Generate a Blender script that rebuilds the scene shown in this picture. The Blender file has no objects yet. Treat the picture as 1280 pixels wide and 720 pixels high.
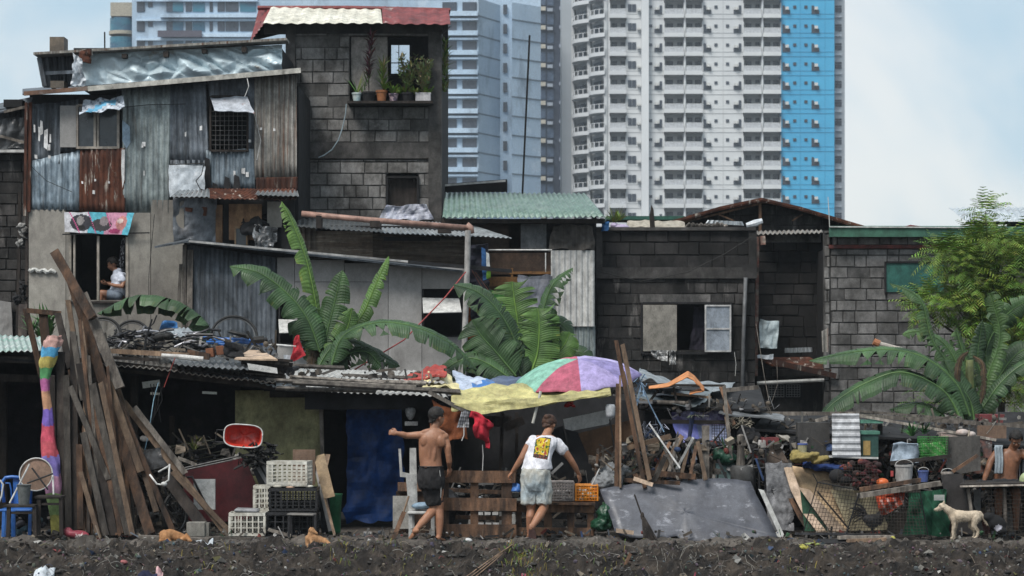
import bpy,math,random
from math import sin,cos,pi,radians
from mathutils import Vector,Matrix,noise
R=random.Random(7)
V=Vector
S=bpy.context.scene
COL=S.collection
CX,CD,CH,HOR=6.4,30.0,2.2,455.0
def P(px,py,Y=0.0):
 s=(CD+Y)/3000.0
 return V((CX+(px-640)*s,Y,CH+(HOR-py)*s))
def SC(Y):return(CD+Y)/3000.0
def rnd(a,b):return R.uniform(a,b)
def fb(x,y,z,o=3):
 return noise.fractal(V((x,y,z)),1.0,2.0,o)
def ang(d):return radians(d)
def ROT(rx=0,ry=0,rz=0):
 return(Matrix.Rotation(radians(rz),3,'Z')@Matrix.Rotation(radians(ry),3,'Y')@Matrix.Rotation(radians(rx),3,'X'))
class MB:
 """collects geometry for ONE mesh"""
 def __init__(s):
  s.v=[];s.f=[];s.c=[]
 def add(s,vs,fs,col=1.0):
  if not isinstance(col,(tuple,list)):col=(col,col,col)
  n=len(s.v)
  s.v.extend([V(p)for p in vs])
  for f in fs:
   s.f.append([i+n for i in f]);s.c.append(col)
  return s
 def quad(s,a,b,c,d,col=1.0):return s.add([a,b,c,d],[(0,1,2,3)],col)
 def box(s,c,size,rot=None,col=1.0,cham=0.0):
  x,y,z=size[0]/2,size[1]/2,size[2]/2
  if cham<=0:
   vs=[V((i*x,j*y,k*z))for i in(-1,1)for j in(-1,1)for k in(-1,1)]
   fs=[(0,1,3,2),(4,6,7,5),(0,4,5,1),(2,3,7,6),(0,2,6,4),(1,5,7,3)]
  else:
   e=cham;vs=[];
   for i in(-1,1):
    for j in(-1,1):
     for k in(-1,1):
      vs+=[V((i*(x-e),j*(y-e),k*z)),V((i*(x-e),j*y,k*(z-e))),V((i*x,j*(y-e),k*(z-e)))]
   def ix(i,j,k,a):return((i*4+j*2+k)*3+a)
   fs=[]
   for k in(0,1):fs.append([ix(0,0,k,0),ix(1,0,k,0),ix(1,1,k,0),ix(0,1,k,0)])
   for j in(0,1):fs.append([ix(0,j,0,1),ix(1,j,0,1),ix(1,j,1,1),ix(0,j,1,1)])
   for i in(0,1):fs.append([ix(i,0,0,2),ix(i,1,0,2),ix(i,1,1,2),ix(i,0,1,2)])
   for j in(0,1):
    for k in(0,1):fs.append([ix(0,j,k,0),ix(1,j,k,0),ix(1,j,k,1),ix(0,j,k,1)])
   for i in(0,1):
    for k in(0,1):fs.append([ix(i,0,k,0),ix(i,1,k,0),ix(i,1,k,2),ix(i,0,k,2)])
   for i in(0,1):
    for j in(0,1):fs.append([ix(i,j,0,1),ix(i,j,1,1),ix(i,j,1,2),ix(i,j,0,2)])
   for i in(0,1):
    for j in(0,1):
     for k in(0,1):fs.append([ix(i,j,k,0),ix(i,j,k,1),ix(i,j,k,2)])
  c=V(c)
  vs=[c+(rot@p if rot else p)for p in vs]
  return s.add(vs,fs,col)
 def beam(s,p0,p1,w,t,col=1.0,face=V((0,-1,0)),ragged=0.0,n=1,bow=0.0):
  """plank from p0 to p1; wide side w turned towards 'face', thickness t"""
  p0=V(p0);p1=V(p1);d=(p1-p0);L=d.length
  if L<1e-6:return s
  d.normalize();a=d.cross(face)
  if a.length<1e-4:a=d.cross(V((1,0,0)))
  a.normalize();b=a.cross(d).normalized()
  vs=[];fs=[]
  for i in range(n+1):
   u=i/n;q=p0+d*(L*u)+b*(bow*sin(pi*u))
   e=rnd(-ragged,ragged)if ragged else 0
   for(x,y)in((-1,-1),(1,-1),(1,1),(-1,1)):
    ex=(rnd(-ragged,ragged)if ragged else 0)
    end=(rnd(-ragged,ragged)*2 if ragged and i in(0,n)else 0)
    vs.append(q+a*(x*w/2+ex*.3)+b*(y*t/2)+d*end)
  for i in range(n):
   for k in range(4):
    fs.append((i*4+k,i*4+(k+1)%4,i*4+4+(k+1)%4,i*4+4+k))
  fs.append((0,1,2,3));m=n*4;fs.append((m,m+3,m+2,m+1))
  return s.add(vs,fs,col)
 def tube(s,pts,r,seg=8,col=1.0,cap=True,sq=None):
  pts=[V(p)for p in pts];n=len(pts)
  rr=r if isinstance(r,(list,tuple))else[r]*n
  vs=[];fs=[];up=None
  for i,p in enumerate(pts):
   d=(pts[min(i+1,n-1)]-pts[max(i-1,0)])
   if d.length<1e-7:d=V((0,0,1))
   d.normalize()
   if up is None:
    up=V((0,0,1))if abs(d.z)<.9 else V((0,1,0))
   a=d.cross(up)
   if a.length<1e-4:a=d.cross(V((1,0.1,0)))
   a.normalize();b=a.cross(d).normalized();up=b
   for k in range(seg):
    t=2*pi*k/seg
    ra=rr[i];rb=rr[i]*(sq or 1.0)
    vs.append(p+a*(cos(t)*ra)+b*(sin(t)*rb))
  for i in range(n-1):
   for k in range(seg):
    fs.append((i*seg+k,i*seg+(k+1)%seg,(i+1)*seg+(k+1)%seg,(i+1)*seg+k))
  if cap:
   fs.append(list(range(seg))[::-1]);fs.append([(n-1)*seg+k for k in range(seg)])
  return s.add(vs,fs,col)
 def ell(s,c,r,rot=None,nu=14,nv=8,col=1.0):
  c=V(c);vs=[];fs=[]
  for j in range(nv+1):
   ph=-pi/2+pi*j/nv
   for i in range(nu):
    t=2*pi*i/nu
    p=V((cos(ph)*cos(t)*r[0],cos(ph)*sin(t)*r[1],sin(ph)*r[2]))
    vs.append(c+(rot@p if rot else p))
  for j in range(nv):
   for i in range(nu):
    fs.append((j*nu+i,j*nu+(i+1)%nu,(j+1)*nu+(i+1)%nu,(j+1)*nu+i))
  return s.add(vs,fs,col)
 def loft(s,rings,seg=24,col=1.0):
  """rings = (centre, rx, ry[, rot]) joined into one closed elliptical body"""
  out=[]
  n=len(rings)
  def g(i):return rings[max(0,min(n-1,i))]
  for i in range(n-1):
   for k in range(5):
    t=k/5;q=[]
    for e in(0,1,2):
     p0,p1,p2,p3=g(i-1)[e],g(i)[e],g(i+1)[e],g(i+2)[e]
     q.append(.5*((p1*2)+(p2-p0)*t+(p0*2-p1*5+p2*4-p3)*t*t+(p1*3-p0-p2*3+p3)*t**3))
    out.append(q)
  out.append(list(rings[-1][:3]));vs=[];m=len(out);fs=[]
  for(c,rx,ry)in out:
   for k in range(seg):
    t=2*pi*k/seg;vs.append(V(c)+V((cos(t)*rx,sin(t)*ry,0)))
  for i in range(m-1):
   for k in range(seg):fs.append((i*seg+k,i*seg+(k+1)%seg,(i+1)*seg+(k+1)%seg,(i+1)*seg+k))
  fs.append(list(range(seg))[::-1]);fs.append([(m-1)*seg+k for k in range(seg)])
  return s.add(vs,fs,col)
 def lathe(s,c,prof,seg=20,rot=None,col=1.0,sx=1,sy=1):
  c=V(c);vs=[];fs=[];n=len(prof)
  for(r,z)in prof:
   for k in range(seg):
    t=2*pi*k/seg;p=V((r*cos(t)*sx,r*sin(t)*sy,z))
    vs.append(c+(rot@p if rot else p))
  for i in range(n-1):
   for k in range(seg):
    fs.append((i*seg+k,i*seg+(k+1)%seg,(i+1)*seg+(k+1)%seg,(i+1)*seg+k))
  return s.add(vs,fs,col)
 def slab(s,pts,Y=0.0,t=0.02,col=1.0,nrm=None):
  """polygon given in photo pixels (px,py[,Y]) with real thickness t going away from the viewer"""
  q=[P(p[0],p[1],p[2]if len(p)>2 else Y)for p in pts]
  return s.poly(q,t,col)
 def poly(s,q,t=0.02,col=1.0):
  n=V((0,0,0));k=len(q)
  for i in range(k):
   n+=(q[i]-q[0]).cross(q[(i+1)%k]-q[0])
  if n.length<1e-9:return s
  n.normalize()
  if n.y<0:n=-n
  vs=list(q)+[p+n*t for p in q]
  fs=[list(range(k)),[k+i for i in range(k)][::-1]]
  for i in range(k):fs.append((i,(i+1)%k,k+(i+1)%k,k+i))
  return s.add(vs,fs,col)
 def grid(s,nu,nv,fn,col=1.0,colfn=None,closed=False,holes=None):
  n0=len(s.v)
  for j in range(nv+1):
   for i in range(nu+1):
    s.v.append(V(fn(i/nu,j/nv)))
  for j in range(nv):
   for i in range(nu):
    if holes and holes((i+.5)/nu,(j+.5)/nv):continue
    c=colfn((i+.5)/nu,(j+.5)/nv)if colfn else col
    if not isinstance(c,(tuple,list)):c=(c,c,c)
    a=n0+j*(nu+1)+i
    s.f.append([a,a+1,a+nu+2,a+nu+1]);s.c.append(c)
  return s
 def corr(s,A,B,C,D,pitch=0.076,amp=0.009,col=1.0,dent=0.01,nv=6,trap=False,seed=0,rag=0.0):
  """corrugated sheet; A,B bottom (left,right) C,D top (right,left); ridges run bottom to top"""
  A,B,C,D=V(A),V(B),V(C),V(D)
  w=(B-A).length;nu=max(4,int(w/pitch*4))
  nrm=(B-A).cross(D-A).normalized()
  ph=rnd(0,6)
  def fn(u,v):
   e0=rag*noise.noise(V((u*w*6+seed,3.3,ph)))if rag else 0
   b=A.lerp(B,u);t=D.lerp(C,u)
   p=b.lerp(t,v+(e0*(1-2*v)if v in(0,1)else 0))
   x=u*w/pitch*2*pi
   if trap:a=max(-1,min(1,2.2*sin(x)))
   else:a=sin(x)
   k=dent*fb(p.x*1.3+seed,p.y*1.3,p.z*1.3+seed,3)
   return p+nrm*(amp*a+k)
  return s.grid(nu,nv,fn,col)
 def cloth(s,A,B,C,D,nu=24,nv=16,amp=0.03,freq=4,seed=0,sag=0.0,col=1.0,colfn=None,crease=0.0):
  A,B,C,D=V(A),V(B),V(C),V(D)
  nrm=(B-A).cross(D-A).normalized()
  w=(B-A).length;h=(D-A).length
  def fn(u,v):
   p=A.lerp(B,u).lerp(D.lerp(C,u),v)
   k=amp*fb(u*w*freq+seed,v*h*freq,seed*1.7,3)
   if crease:k+=crease*abs(noise.noise(V((u*w*freq*.8+seed+v,v*h*freq*.8-u*2,seed))))*2
   p=p+nrm*k
   p.z-=sag*sin(pi*u)*(0.3+0.7*v if False else 1)
   ee=min(u,v,1-u,1-v)
   if ee<0.01:p+=V((noise.noise(p*5),0,noise.noise(p*5+V((9,9,9)))))*amp*.6
   return p
  return s.grid(nu,nv,fn,col,colfn)
WL={}
def finish_mesh(name,mb,mat,off,smooth):
 me=bpy.data.meshes.new(name)
 me.from_pydata([tuple(p-off)for p in mb.v],[],mb.f)
 at=me.attributes.new('col','FLOAT_COLOR','FACE')
 fl=[]
 for c in mb.c:fl.extend((c[0],c[1],c[2],1.0))
 if len(at.data)==len(mb.c):at.data.foreach_set('color',fl)
 if mat:me.materials.append(mat)
 me.update()
 if smooth:me.polygons.foreach_set('use_smooth',[True]*len(me.polygons))
 return me
def tag(o,label=None,cat=None,group=None,kind=None):
 if label:o['label']=label
 if cat:o['category']=cat
 if group:o['group']=group
 if kind:o['kind']=kind
 return o
EACH={'post','board','ledge','paper_scrap','paint_patch','clamp','eave_beam','roof_batten','corner_post','grey_wall','beam','wall_board','batten','pipe_support','concrete_frame','roof_edge','plank_wall','wood_panel','orange_plank','side_sheets','lintel','brown_parapet','truss'}
def islands(mb):
 par=list(range(len(mb.v)))
 def fd(i):
  while par[i]!=i:par[i]=par[par[i]];i=par[i]
  return i
 for f in mb.f:
  a=fd(f[0])
  for i in f[1:]:
   b=fd(i)
   if a!=b:par[b]=a
 g={}
 for k,f in enumerate(mb.f):g.setdefault(fd(f[0]),[]).append(k)
 r=[]
 for ks in g.values():
  m=MB();mp={}
  for k in ks:
   nf=[]
   for i in mb.f[k]:
    if i not in mp:mp[i]=len(m.v);m.v.append(mb.v[i])
    nf.append(mp[i])
   m.f.append(nf);m.c.append(mb.c[k])
  r.append(m)
 return r
def build(name,mb,mat,parent=None,*a,**k):
 if parent is not None and name in EACH:
  for m in islands(mb):o=build1(name,m,mat,parent,*a,**k)
  return o
 return build1(name,mb,mat,parent,*a,**k)
def build1(name,mb,mat,parent=None,label=None,cat=None,group=None,kind=None,solid=0.0,smooth=False,loc=None,bevel=0.0):
 if not mb.v:return None
 if parent is not None:off=WL[parent.name]
 elif loc is not None:off=V(loc)
 else:
  xs=[p.x for p in mb.v];ys=[p.y for p in mb.v];zs=[p.z for p in mb.v]
  off=V(((min(xs)+max(xs))/2,(min(ys)+max(ys))/2,min(zs)))
 me=finish_mesh(name,mb,mat,off,smooth)
 o=bpy.data.objects.new(name,me);COL.objects.link(o)
 if parent is not None:o.parent=parent
 else:o.location=off
 WL[o.name]=off.copy()
 if solid:
  m=o.modifiers.new('t','SOLIDIFY');m.thickness=solid;m.offset=0
 if bevel:
  m=o.modifiers.new('b','BEVEL');m.width=bevel;m.segments=2;m.limit_method='ANGLE'
 return tag(o,label,cat,group,kind)
def thing(name,loc,label,cat,group=None,kind=None):
 o=bpy.data.objects.new(name,None);COL.objects.link(o)
 o.empty_display_size=.1
 o.location=V(loc);WL[o.name]=V(loc)
 return tag(o,label,cat,group,kind)
def one(name,mb,mat,label,cat,**k):return build(name,mb,mat,None,label,cat,**k)
def kids(o):return[c for c in bpy.data.objects if c.parent==o]
def dup(o,loc=None,rz=None,label=None,parent=None,scale=None,rot=None):
 c=o.copy();COL.objects.link(c)
 if parent is not None:c.parent=parent
 if loc is not None:c.location=V(loc)
 if rz is not None:c.rotation_euler.z=rz
 if rot is not None:c.rotation_euler=rot
 if scale is not None:c.scale=scale if isinstance(scale,(tuple,list))else(scale,)*3
 if label:c['label']=label
 for ch in kids(o):
  dup(ch,parent=c)
 return c
def remesh_body(name,mb,mat,parent=None,vox=0.01,smooth_it=5,off=None,disp=None,fur=None,**k):
 """fuse overlapping limb volumes into one continuous skin"""
 me=bpy.data.meshes.new('tmp');me.from_pydata([tuple(p)for p in mb.v],[],mb.f);me.update()
 o=bpy.data.objects.new('tmp',me);COL.objects.link(o)
 m=o.modifiers.new('r','REMESH');m.mode='VOXEL';m.voxel_size=vox;m.use_smooth_shade=True
 m2=o.modifiers.new('s','SMOOTH');m2.iterations=smooth_it;m2.factor=0.5
 dg=bpy.context.evaluated_depsgraph_get();dg.update()
 ev=o.evaluated_get(dg)
 nm=bpy.data.meshes.new_from_object(ev)
 bpy.data.objects.remove(o)
 r=MB();nn=[v.normal.copy()for v in nm.vertices];r.v=[v.co.copy()for v in nm.vertices]
 if disp:
  for(am,fx,fz,ridge)in disp:
   for i,v in enumerate(r.v):
    q=noise.noise(V((v.x*fx,v.y*fx,v.z*fz+am*50)))
    if ridge:q=.5-2*abs(q)
    r.v[i]=v+nn[i]*(am*q)
 if fur:
  FT=MB();L_,wd,cnt=fur
  for i in range(cnt):
   j=R.randrange(len(r.v));n=nn[j];d=(n*.55+V((.25,0,-.75))+V((rnd(-.3,.3),rnd(-.3,.3),rnd(-.3,.3)))).normalized();sd=d.cross(n);sd=sd.normalized()*wd if sd.length>1e-4 else V((wd,0,0))
   p=r.v[j]-n*.002;g=rnd(.75,1.25);FT.add([p-sd,p+sd,p+d*L_*rnd(.6,1.2)],[(0,1,2)],g)
  FT_=FT
 r.v=r.v;r.f=[list(p.vertices)for p in nm.polygons];r.c=[(1,1,1)]*len(r.f)
 bpy.data.meshes.remove(nm)
 if 'colfn' in k:
  cf=k.pop('colfn')
  r.c=[cf(sum((r.v[i]for i in f),V((0,0,0)))/len(f))for f in r.f]
 o=build(name,r,mat,parent,smooth=True,**k)
 if fur:build('fur',FT_,mat,parent)
 return o
MATS={}
def lin(c):
 """sRGB 0-255 triple -> linear"""
 return tuple((((x/255)+.055)/1.055)**2.4 if x/255>.04045 else x/255/12.92 for x in c)
def mat(name,col,col2=None,scale=4.0,rough=0.85,bump=0.15,bscale=30.0,metal=0.0,stain=None,stain2=None,fac=(0.4,0.6),stretch=(1,1,1),spec=0.3,trans=0.0,coat=0.0,wave=None,sub=0.0,emis=None,alpha=None,grit=.55):
 """stain = (colour, scale, lo, hi, stretch_xyz)"""
 if name in MATS:return MATS[name]
 m=bpy.data.materials.new(name);m.use_nodes=True;MATS[name]=m
 nt=m.node_tree;N=nt.nodes;L=nt.links
 b=N['Principled BSDF']
 tc=N.new('ShaderNodeTexCoord')
 def mapped(st):
  mp=N.new('ShaderNodeMapping');mp.inputs['Scale'].default_value=st
  L.new(tc.outputs['Object'],mp.inputs['Vector']);return mp.outputs['Vector']
 def nz(sc,st=(1,1,1),det=6,ro=0.6):
  n=N.new('ShaderNodeTexNoise');n.inputs['Scale'].default_value=sc;n.inputs['Detail'].default_value=det
  n.inputs['Roughness'].default_value=ro;L.new(mapped(st),n.inputs['Vector']);return n.outputs['Fac']
 def rng(x,lo,hi):
  r=N.new('ShaderNodeMapRange');r.inputs['From Min'].default_value=lo;r.inputs['From Max'].default_value=hi
  L.new(x,r.inputs['Value']);return r.outputs['Result']
 def mix(f,a,bb,mode='MIX'):
  x=N.new('ShaderNodeMix');x.data_type='RGBA';x.blend_type=mode
  if isinstance(f,(int,float)):x.inputs[0].default_value=f
  else:L.new(f,x.inputs[0])
  for i,q in((6,a),(7,bb)):
   if isinstance(q,tuple):x.inputs[i].default_value=(*q[:3],1)
   else:L.new(q,x.inputs[i])
  return x.outputs[2]
 c=mix(rng(nz(scale,stretch),fac[0],fac[1]),col,col2 if col2 else tuple(x*.75 for x in col))
 if stain:
  for stn in(stain,stain2):
   if stn:c=mix(rng(nz(stn[1],stn[4]if len(stn)>4 else(1,1,1),8,.65),stn[2],stn[3]),c,stn[0])
 fine=rng(nz(60,(1,1,1),3),0.3,0.7)
 c=mix(.22,c,mix(fine,(.25,.25,.25),(.8,.8,.8)),'SOFT_LIGHT')
 if grit:
  g1=N.new('ShaderNodeMapRange');g1.inputs['From Min'].default_value=.33;g1.inputs['From Max'].default_value=.67
  g1.inputs['To Min'].default_value=1-grit;g1.inputs['To Max'].default_value=1+grit*.55
  L.new(nz(7.5,(1,1,.7),10,.78),g1.inputs['Value'])
  gm=N.new('ShaderNodeVectorMath');gm.operation='SCALE';L.new(c,gm.inputs[0]);L.new(g1.outputs['Result'],gm.inputs['Scale']);c=gm.outputs[0]
 at=N.new('ShaderNodeAttribute');at.attribute_name='col'
 c=mix(1.0,c,at.outputs['Color'],'MULTIPLY')
 L.new(c,b.inputs['Base Color'])
 rr=rng(nz(scale*2.3),.3,.7);mr=N.new('ShaderNodeMapRange')
 mr.inputs['To Min'].default_value=max(0,rough-.12);mr.inputs['To Max'].default_value=min(1,rough+.1);L.new(rr,mr.inputs['Value'])
 L.new(mr.outputs['Result'],b.inputs['Roughness'])
 b.inputs['Metallic'].default_value=metal
 b.inputs['Specular IOR Level'].default_value=spec
 if trans:b.inputs['Transmission Weight'].default_value=trans
 if sub:
  b.inputs['Subsurface Weight'].default_value=sub;b.inputs['Subsurface Radius'].default_value=(.02,.008,.004)
 if coat:b.inputs['Coat Weight'].default_value=coat
 if bump:
  bp=N.new('ShaderNodeBump');bp.inputs['Strength'].default_value=min(1,bump);bp.inputs['Distance'].default_value=0.02
  src=nz(bscale,wave or(1,1,1),8,.7);L.new(src,bp.inputs['Height']);L.new(bp.outputs['Normal'],b.inputs['Normal'])
 if emis:
  b.inputs['Emission Color'].default_value=(*emis[:3],1);b.inputs['Emission Strength'].default_value=emis[3]
 return m
BL=(0.012,0.012,0.014)
m_block=mat('grey_block',(.20,.195,.19),(.11,.105,.10),2.2,.95,.5,45,stain=((.04,.038,.036),1.1,.5,.72),stain2=((.26,.25,.24),3.0,.66,.8))
m_block_l=mat('grey_block_pale',(.165,.16,.157),(.09,.087,.084),2.2,.95,.5,45,stain=((.05,.048,.046),1.3,.56,.75,(1,1,.4)),stain2=((.30,.29,.28),3.0,.66,.8))
m_block_s=mat('sooty_block',(.075,.07,.068),(.03,.029,.028),1.6,.95,.5,40,stain=((.010,.010,.010),.9,.42,.60,(1.3,1,.45)),stain2=((.22,.205,.195),2.5,.56,.72,(1.6,1.6,.3)))
m_block_k=mat('charred_block',(.035,.033,.033),(.012,.012,.012),1.5,.95,.5,40,stain=((.09,.085,.08),2.2,.62,.8,(1,1,.4)))
m_conc=mat('dark_concrete',(.085,.08,.078),(.05,.048,.046),2.5,.95,.5,30,stain=((.02,.02,.02),1.2,.5,.7,(1,1,.4)))
m_mort=(.42,.42,.42)
m_tin_b=mat('blue_grey_tin',(.27,.33,.38),(.10,.135,.165),2.6,.55,.12,25,metal=.35,stretch=(2.4,2.4,.5),stain=((.05,.055,.06),2.2,.52,.72,(3,3,.35)),stain2=((.30,.35,.38),3.5,.62,.8,(3,3,.5)),spec=.5)
m_tin_g=mat('green_grey_tin',(.30,.345,.345),(.14,.165,.17),2.6,.55,.12,25,metal=.35,stretch=(2.4,2.4,.5),stain=((.10,.075,.05),2.2,.55,.75,(3,3,.3)),stain2=((.32,.35,.35),3.5,.62,.8,(3,3,.5)),spec=.5)
m_tin_d=mat('dark_tin',(.14,.16,.185),(.06,.07,.082),2.6,.6,.12,25,metal=.3,stretch=(2.4,2.4,.5),stain=((.025,.025,.027),2.0,.52,.72,(3,3,.4)),spec=.4)
m_tin_r=mat('rusty_tin',(.095,.032,.017),(.045,.017,.011),3.0,.85,.25,25,stretch=(2,2,.5),stain=((.36,.33,.29),2.4,.58,.66,(4,4,.7)),stain2=((.02,.01,.008),2.0,.6,.75))
m_tin_w=mat('weathered_tin',(.30,.29,.265),(.15,.135,.12),2.0,.65,.15,25,metal=.2,stretch=(6,6,.15),stain=((.12,.05,.025),3.0,.54,.66,(8,8,.12)),stain2=((.48,.47,.45),3.5,.58,.7,(9,9,.15)))
m_tin_white=mat('white_tin',(.50,.50,.485),(.42,.42,.41),1.5,.5,.06,25,stain=((.24,.22,.2),2.5,.6,.8,(2,2,.25)),spec=.5)
m_tin_lt=mat('galvanised_tin',(.42,.45,.47),(.30,.33,.35),2.5,.45,.1,25,metal=.5,stain=((.16,.14,.12),2.5,.58,.75),spec=.5)
m_tin_gr=mat('green_roof_tin',(.15,.235,.20),(.10,.165,.14),2.5,.5,.08,20,metal=.15,stain=((.30,.36,.33),2.2,.5,.8,(1.5,3,1)),spec=.5)
m_tin_red=mat('red_roof_tin',(.21,.045,.045),(.13,.03,.032),2.5,.6,.12,20,stain=((.42,.35,.33),2.6,.60,.7),stain2=((.05,.02,.02),2,.6,.75))
m_tin_cream=mat('cream_roof_tin',(.62,.60,.52),(.52,.50,.42),2.5,.55,.08,20,stain=((.26,.15,.12),3.5,.63,.72))
m_wood=mat('brown_wood',(.135,.075,.045),(.055,.034,.024),3.5,.85,.35,26,stretch=(3,3,.5),stain=((.018,.014,.012),2.2,.52,.7,(2.5,2.5,.6)),stain2=((.2,.15,.11),5,.64,.75,(5,5,.7)))
m_wood_l=mat('pale_wood',(.29,.20,.135),(.17,.115,.08),4,.85,.3,26,stretch=(3,3,.5),stain=((.06,.045,.035),3,.58,.75))
m_wood_g=mat('grey_wood',(.155,.138,.12),(.08,.07,.062),4,.9,.35,26,stretch=(4,4,.4),stain=((.03,.026,.023),2.5,.54,.7,(3,3,.6)))
m_wood_d=mat('dark_wood',(.035,.028,.024),(.018,.015,.014),3,.9,.3,26,stretch=(3,3,.5),stain=((.075,.06,.05),3,.6,.75))
m_ply=mat('plywood',(.42,.30,.18),(.34,.24,.15),1.5,.8,.1,18,stretch=(.6,1,3),stain=((.16,.11,.07),2.2,.6,.78))
m_ply_pk=mat('pinkish_plywood',(.50,.38,.29),(.42,.31,.22),1.5,.8,.1,18,stretch=(.6,1,3),stain=((.2,.15,.1),3.2,.62,.78))
m_ply_y=mat('yellowed_plywood',(.48,.42,.28),(.38,.32,.2),1.5,.8,.1,18,stretch=(.6,1,3),stain=((.2,.15,.1),3.2,.62,.78))
m_ply_d=mat('damp_plywood',(.16,.09,.05),(.10,.058,.035),2,.85,.1,18,stain=((.04,.028,.02),1.6,.55,.75))
m_ply_ol=mat('olive_panel',(.24,.23,.12),(.17,.16,.085),2,.85,.1,18,stain=((.055,.05,.03),1.4,.56,.75),stain2=((.22,.21,.13),5,.62,.8,(.5,1,3)))
m_panel=mat('grey_board',(.27,.265,.26),(.215,.21,.205),1.2,.85,.08,18,stain=((.11,.105,.10),1.3,.56,.78,(1,1,.5)),stain2=((.31,.30,.28),2,.62,.8),grit=.22)
m_panel_b=mat('stained_beige_board',(.28,.265,.235),(.215,.20,.18),1.2,.85,.08,18,stain=((.10,.09,.08),1.6,.54,.76,(2,2,.35)),stain2=((.37,.355,.32),2,.62,.8),grit=.3)
m_black=mat('black_and_gap_shade',(.012,.012,.013),(.008,.008,.009),2,.95,.05)  # black for dark objects; also painted as the shade inside gaps
m_dark=mat('dark_finish_and_shade',(.02,.02,.022),(.011,.011,.012),2,.95,.15,10,stain=((.045,.042,.04),1.5,.6,.8))  # near-black for dark goods; also paints the shade inside open shacks
m_metal=mat('dark_metal',(.03,.03,.032),(.018,.018,.02),5,.5,.05,30,metal=.5)
m_metal_w=mat('white_metal',(.55,.55,.54),(.45,.45,.44),5,.5,.05,30,stain=((.2,.16,.13),5,.62,.72))
m_vc=mat('painted_plain',(1,1,1),(.82,.82,.82),3,.8,.1,20)
m_vcg=mat('coloured_plastic',(1,1,1),(.85,.85,.85),3,.4,.03,20,spec=.5)
m_vcc=mat('coloured_cloth',(1,1,1),(.8,.8,.8),5,.95,.25,60)
m_tarp_w=mat('white_tarp',(.52,.56,.60),(.42,.46,.5),2,.4,.1,10,stain=((.25,.25,.25),3,.6,.8),spec=.5)
m_foil=mat('silver_tarp',(.52,.63,.68),(.40,.48,.52),2,.48,.06,10,grit=.15,metal=.15,stain=((.26,.22,.17),1.8,.60,.72),spec=.6)
m_ytarp=mat('yellow_tarp',(.47,.43,.19),(.33,.30,.14),1.6,.6,.12,12,stain=((.30,.26,.13),2.2,.58,.8),stain2=((.70,.66,.45),1.4,.6,.8),sub=.05)
m_leaf=mat('banana_leaf',(.040,.086,.030),(.024,.054,.021),2.0,.55,.2,40,wave=(1,1,1),stain=((.13,.15,.05),3.5,.66,.8),spec=.35,grit=.35)
m_leafl=mat('young_banana_leaf',(.085,.165,.038),(.055,.115,.028),2.0,.55,.2,40,spec=.35,grit=.3)
m_stem=mat('banana_stem',(.14,.17,.06),(.09,.10,.04),4,.6,.2,20,stain=((.06,.04,.02),4,.55,.7,(1,1,.3)))
m_fol=mat('feathery_foliage',(.15,.25,.05),(.10,.18,.035),1.5,.6,0,20,spec=.3)
m_bark=mat('bark',(.10,.085,.07),(.05,.042,.036),6,.95,.5,20)
m_skin=mat('brown_skin',(.30,.145,.085),(.24,.115,.068),3,.5,.12,60,sub=.12,spec=.35,grit=.18)
m_skin_d=mat('tanned_skin',(.26,.125,.075),(.21,.10,.06),3,.5,.12,60,sub=.12,spec=.35,grit=.18)
m_hair=mat('black_hair',(.015,.012,.011),(.008,.007,.006),20,.6,.5,80)
m_hair_b=mat('brown_hair',(.07,.032,.018),(.03,.015,.01),20,.6,.5,80)
m_rub=mat('black_rubber',(.02,.02,.02),(.014,.014,.014),6,.7,.1,40)
m_glassd=mat('dark_glass',(.03,.035,.04),(.02,.024,.03),2,.2,.0,5,spec=.6)
m_crate_w=mat('white_crate_plastic',(.52,.51,.46),(.42,.40,.35),6,.55,.05,20,stain=((.22,.19,.15),6,.56,.75))
m_crate_k=mat('black_crate_plastic',(.022,.022,.024),(.015,.015,.016),6,.5,.05,20,stain=((.07,.065,.06),7,.62,.75))
m_soil=mat('dark_soil',(.052,.042,.034),(.015,.0125,.011),3.5,.95,1.0,14,stain=((.17,.16,.15),9,.62,.74),stain2=((.010,.009,.009),1.4,.48,.66,(1,2.5,1)))
mat('rim_metal',(.18,.18,.18),(.1,.1,.1),8,.4,0,metal=.8)
def lump(name,mb,m,label,cat,am=.02,f=9,vox=.012,**k):
 return remesh_body(name,mb,m,None,vox,2,disp=[(am,f,f,True),(am*.5,f*2.3,f*2.3,True)],label=label,cat=cat,**k)
m_tin_h=mat('rust_streaked_tin',(.15,.125,.10),(.08,.06,.045),2.4,.7,.15,25,metal=.2,stretch=(.3,.3,5),stain=((.27,.24,.20),2.6,.56,.7,(.4,.4,7)),stain2=((.045,.03,.022),2,.55,.7,(.5,.5,5)))
cam=bpy.data.cameras.new('camera');camo=bpy.data.objects.new('camera',cam);COL.objects.link(camo)
camo.location=(CX,-CD,CH);camo.rotation_euler=(radians(90),0,0)
cam.sensor_width=36;cam.lens=3000/1280*36;cam.shift_y=(HOR-360)/1280
cam.clip_start=.5;cam.clip_end=5000
cam.dof.use_dof=True;cam.dof.focus_distance=35.0;cam.dof.aperture_fstop=5.0
S.camera=camo
SUN_EL,SUN_AZ=radians(54),radians(214)
w=bpy.data.worlds.new('World');S.world=w;w.use_nodes=True
nt=w.node_tree;N=nt.nodes;L=nt.links
bg=N['Background'];bg.inputs['Strength'].default_value=0.1
sky=N.new('ShaderNodeTexSky');sky.sky_type='NISHITA';sky.sun_disc=False
sky.sun_elevation=SUN_EL;sky.sun_rotation=SUN_AZ;sky.dust_density=2.0;sky.air_density=1.0
tc=N.new('ShaderNodeTexCoord')
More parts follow.
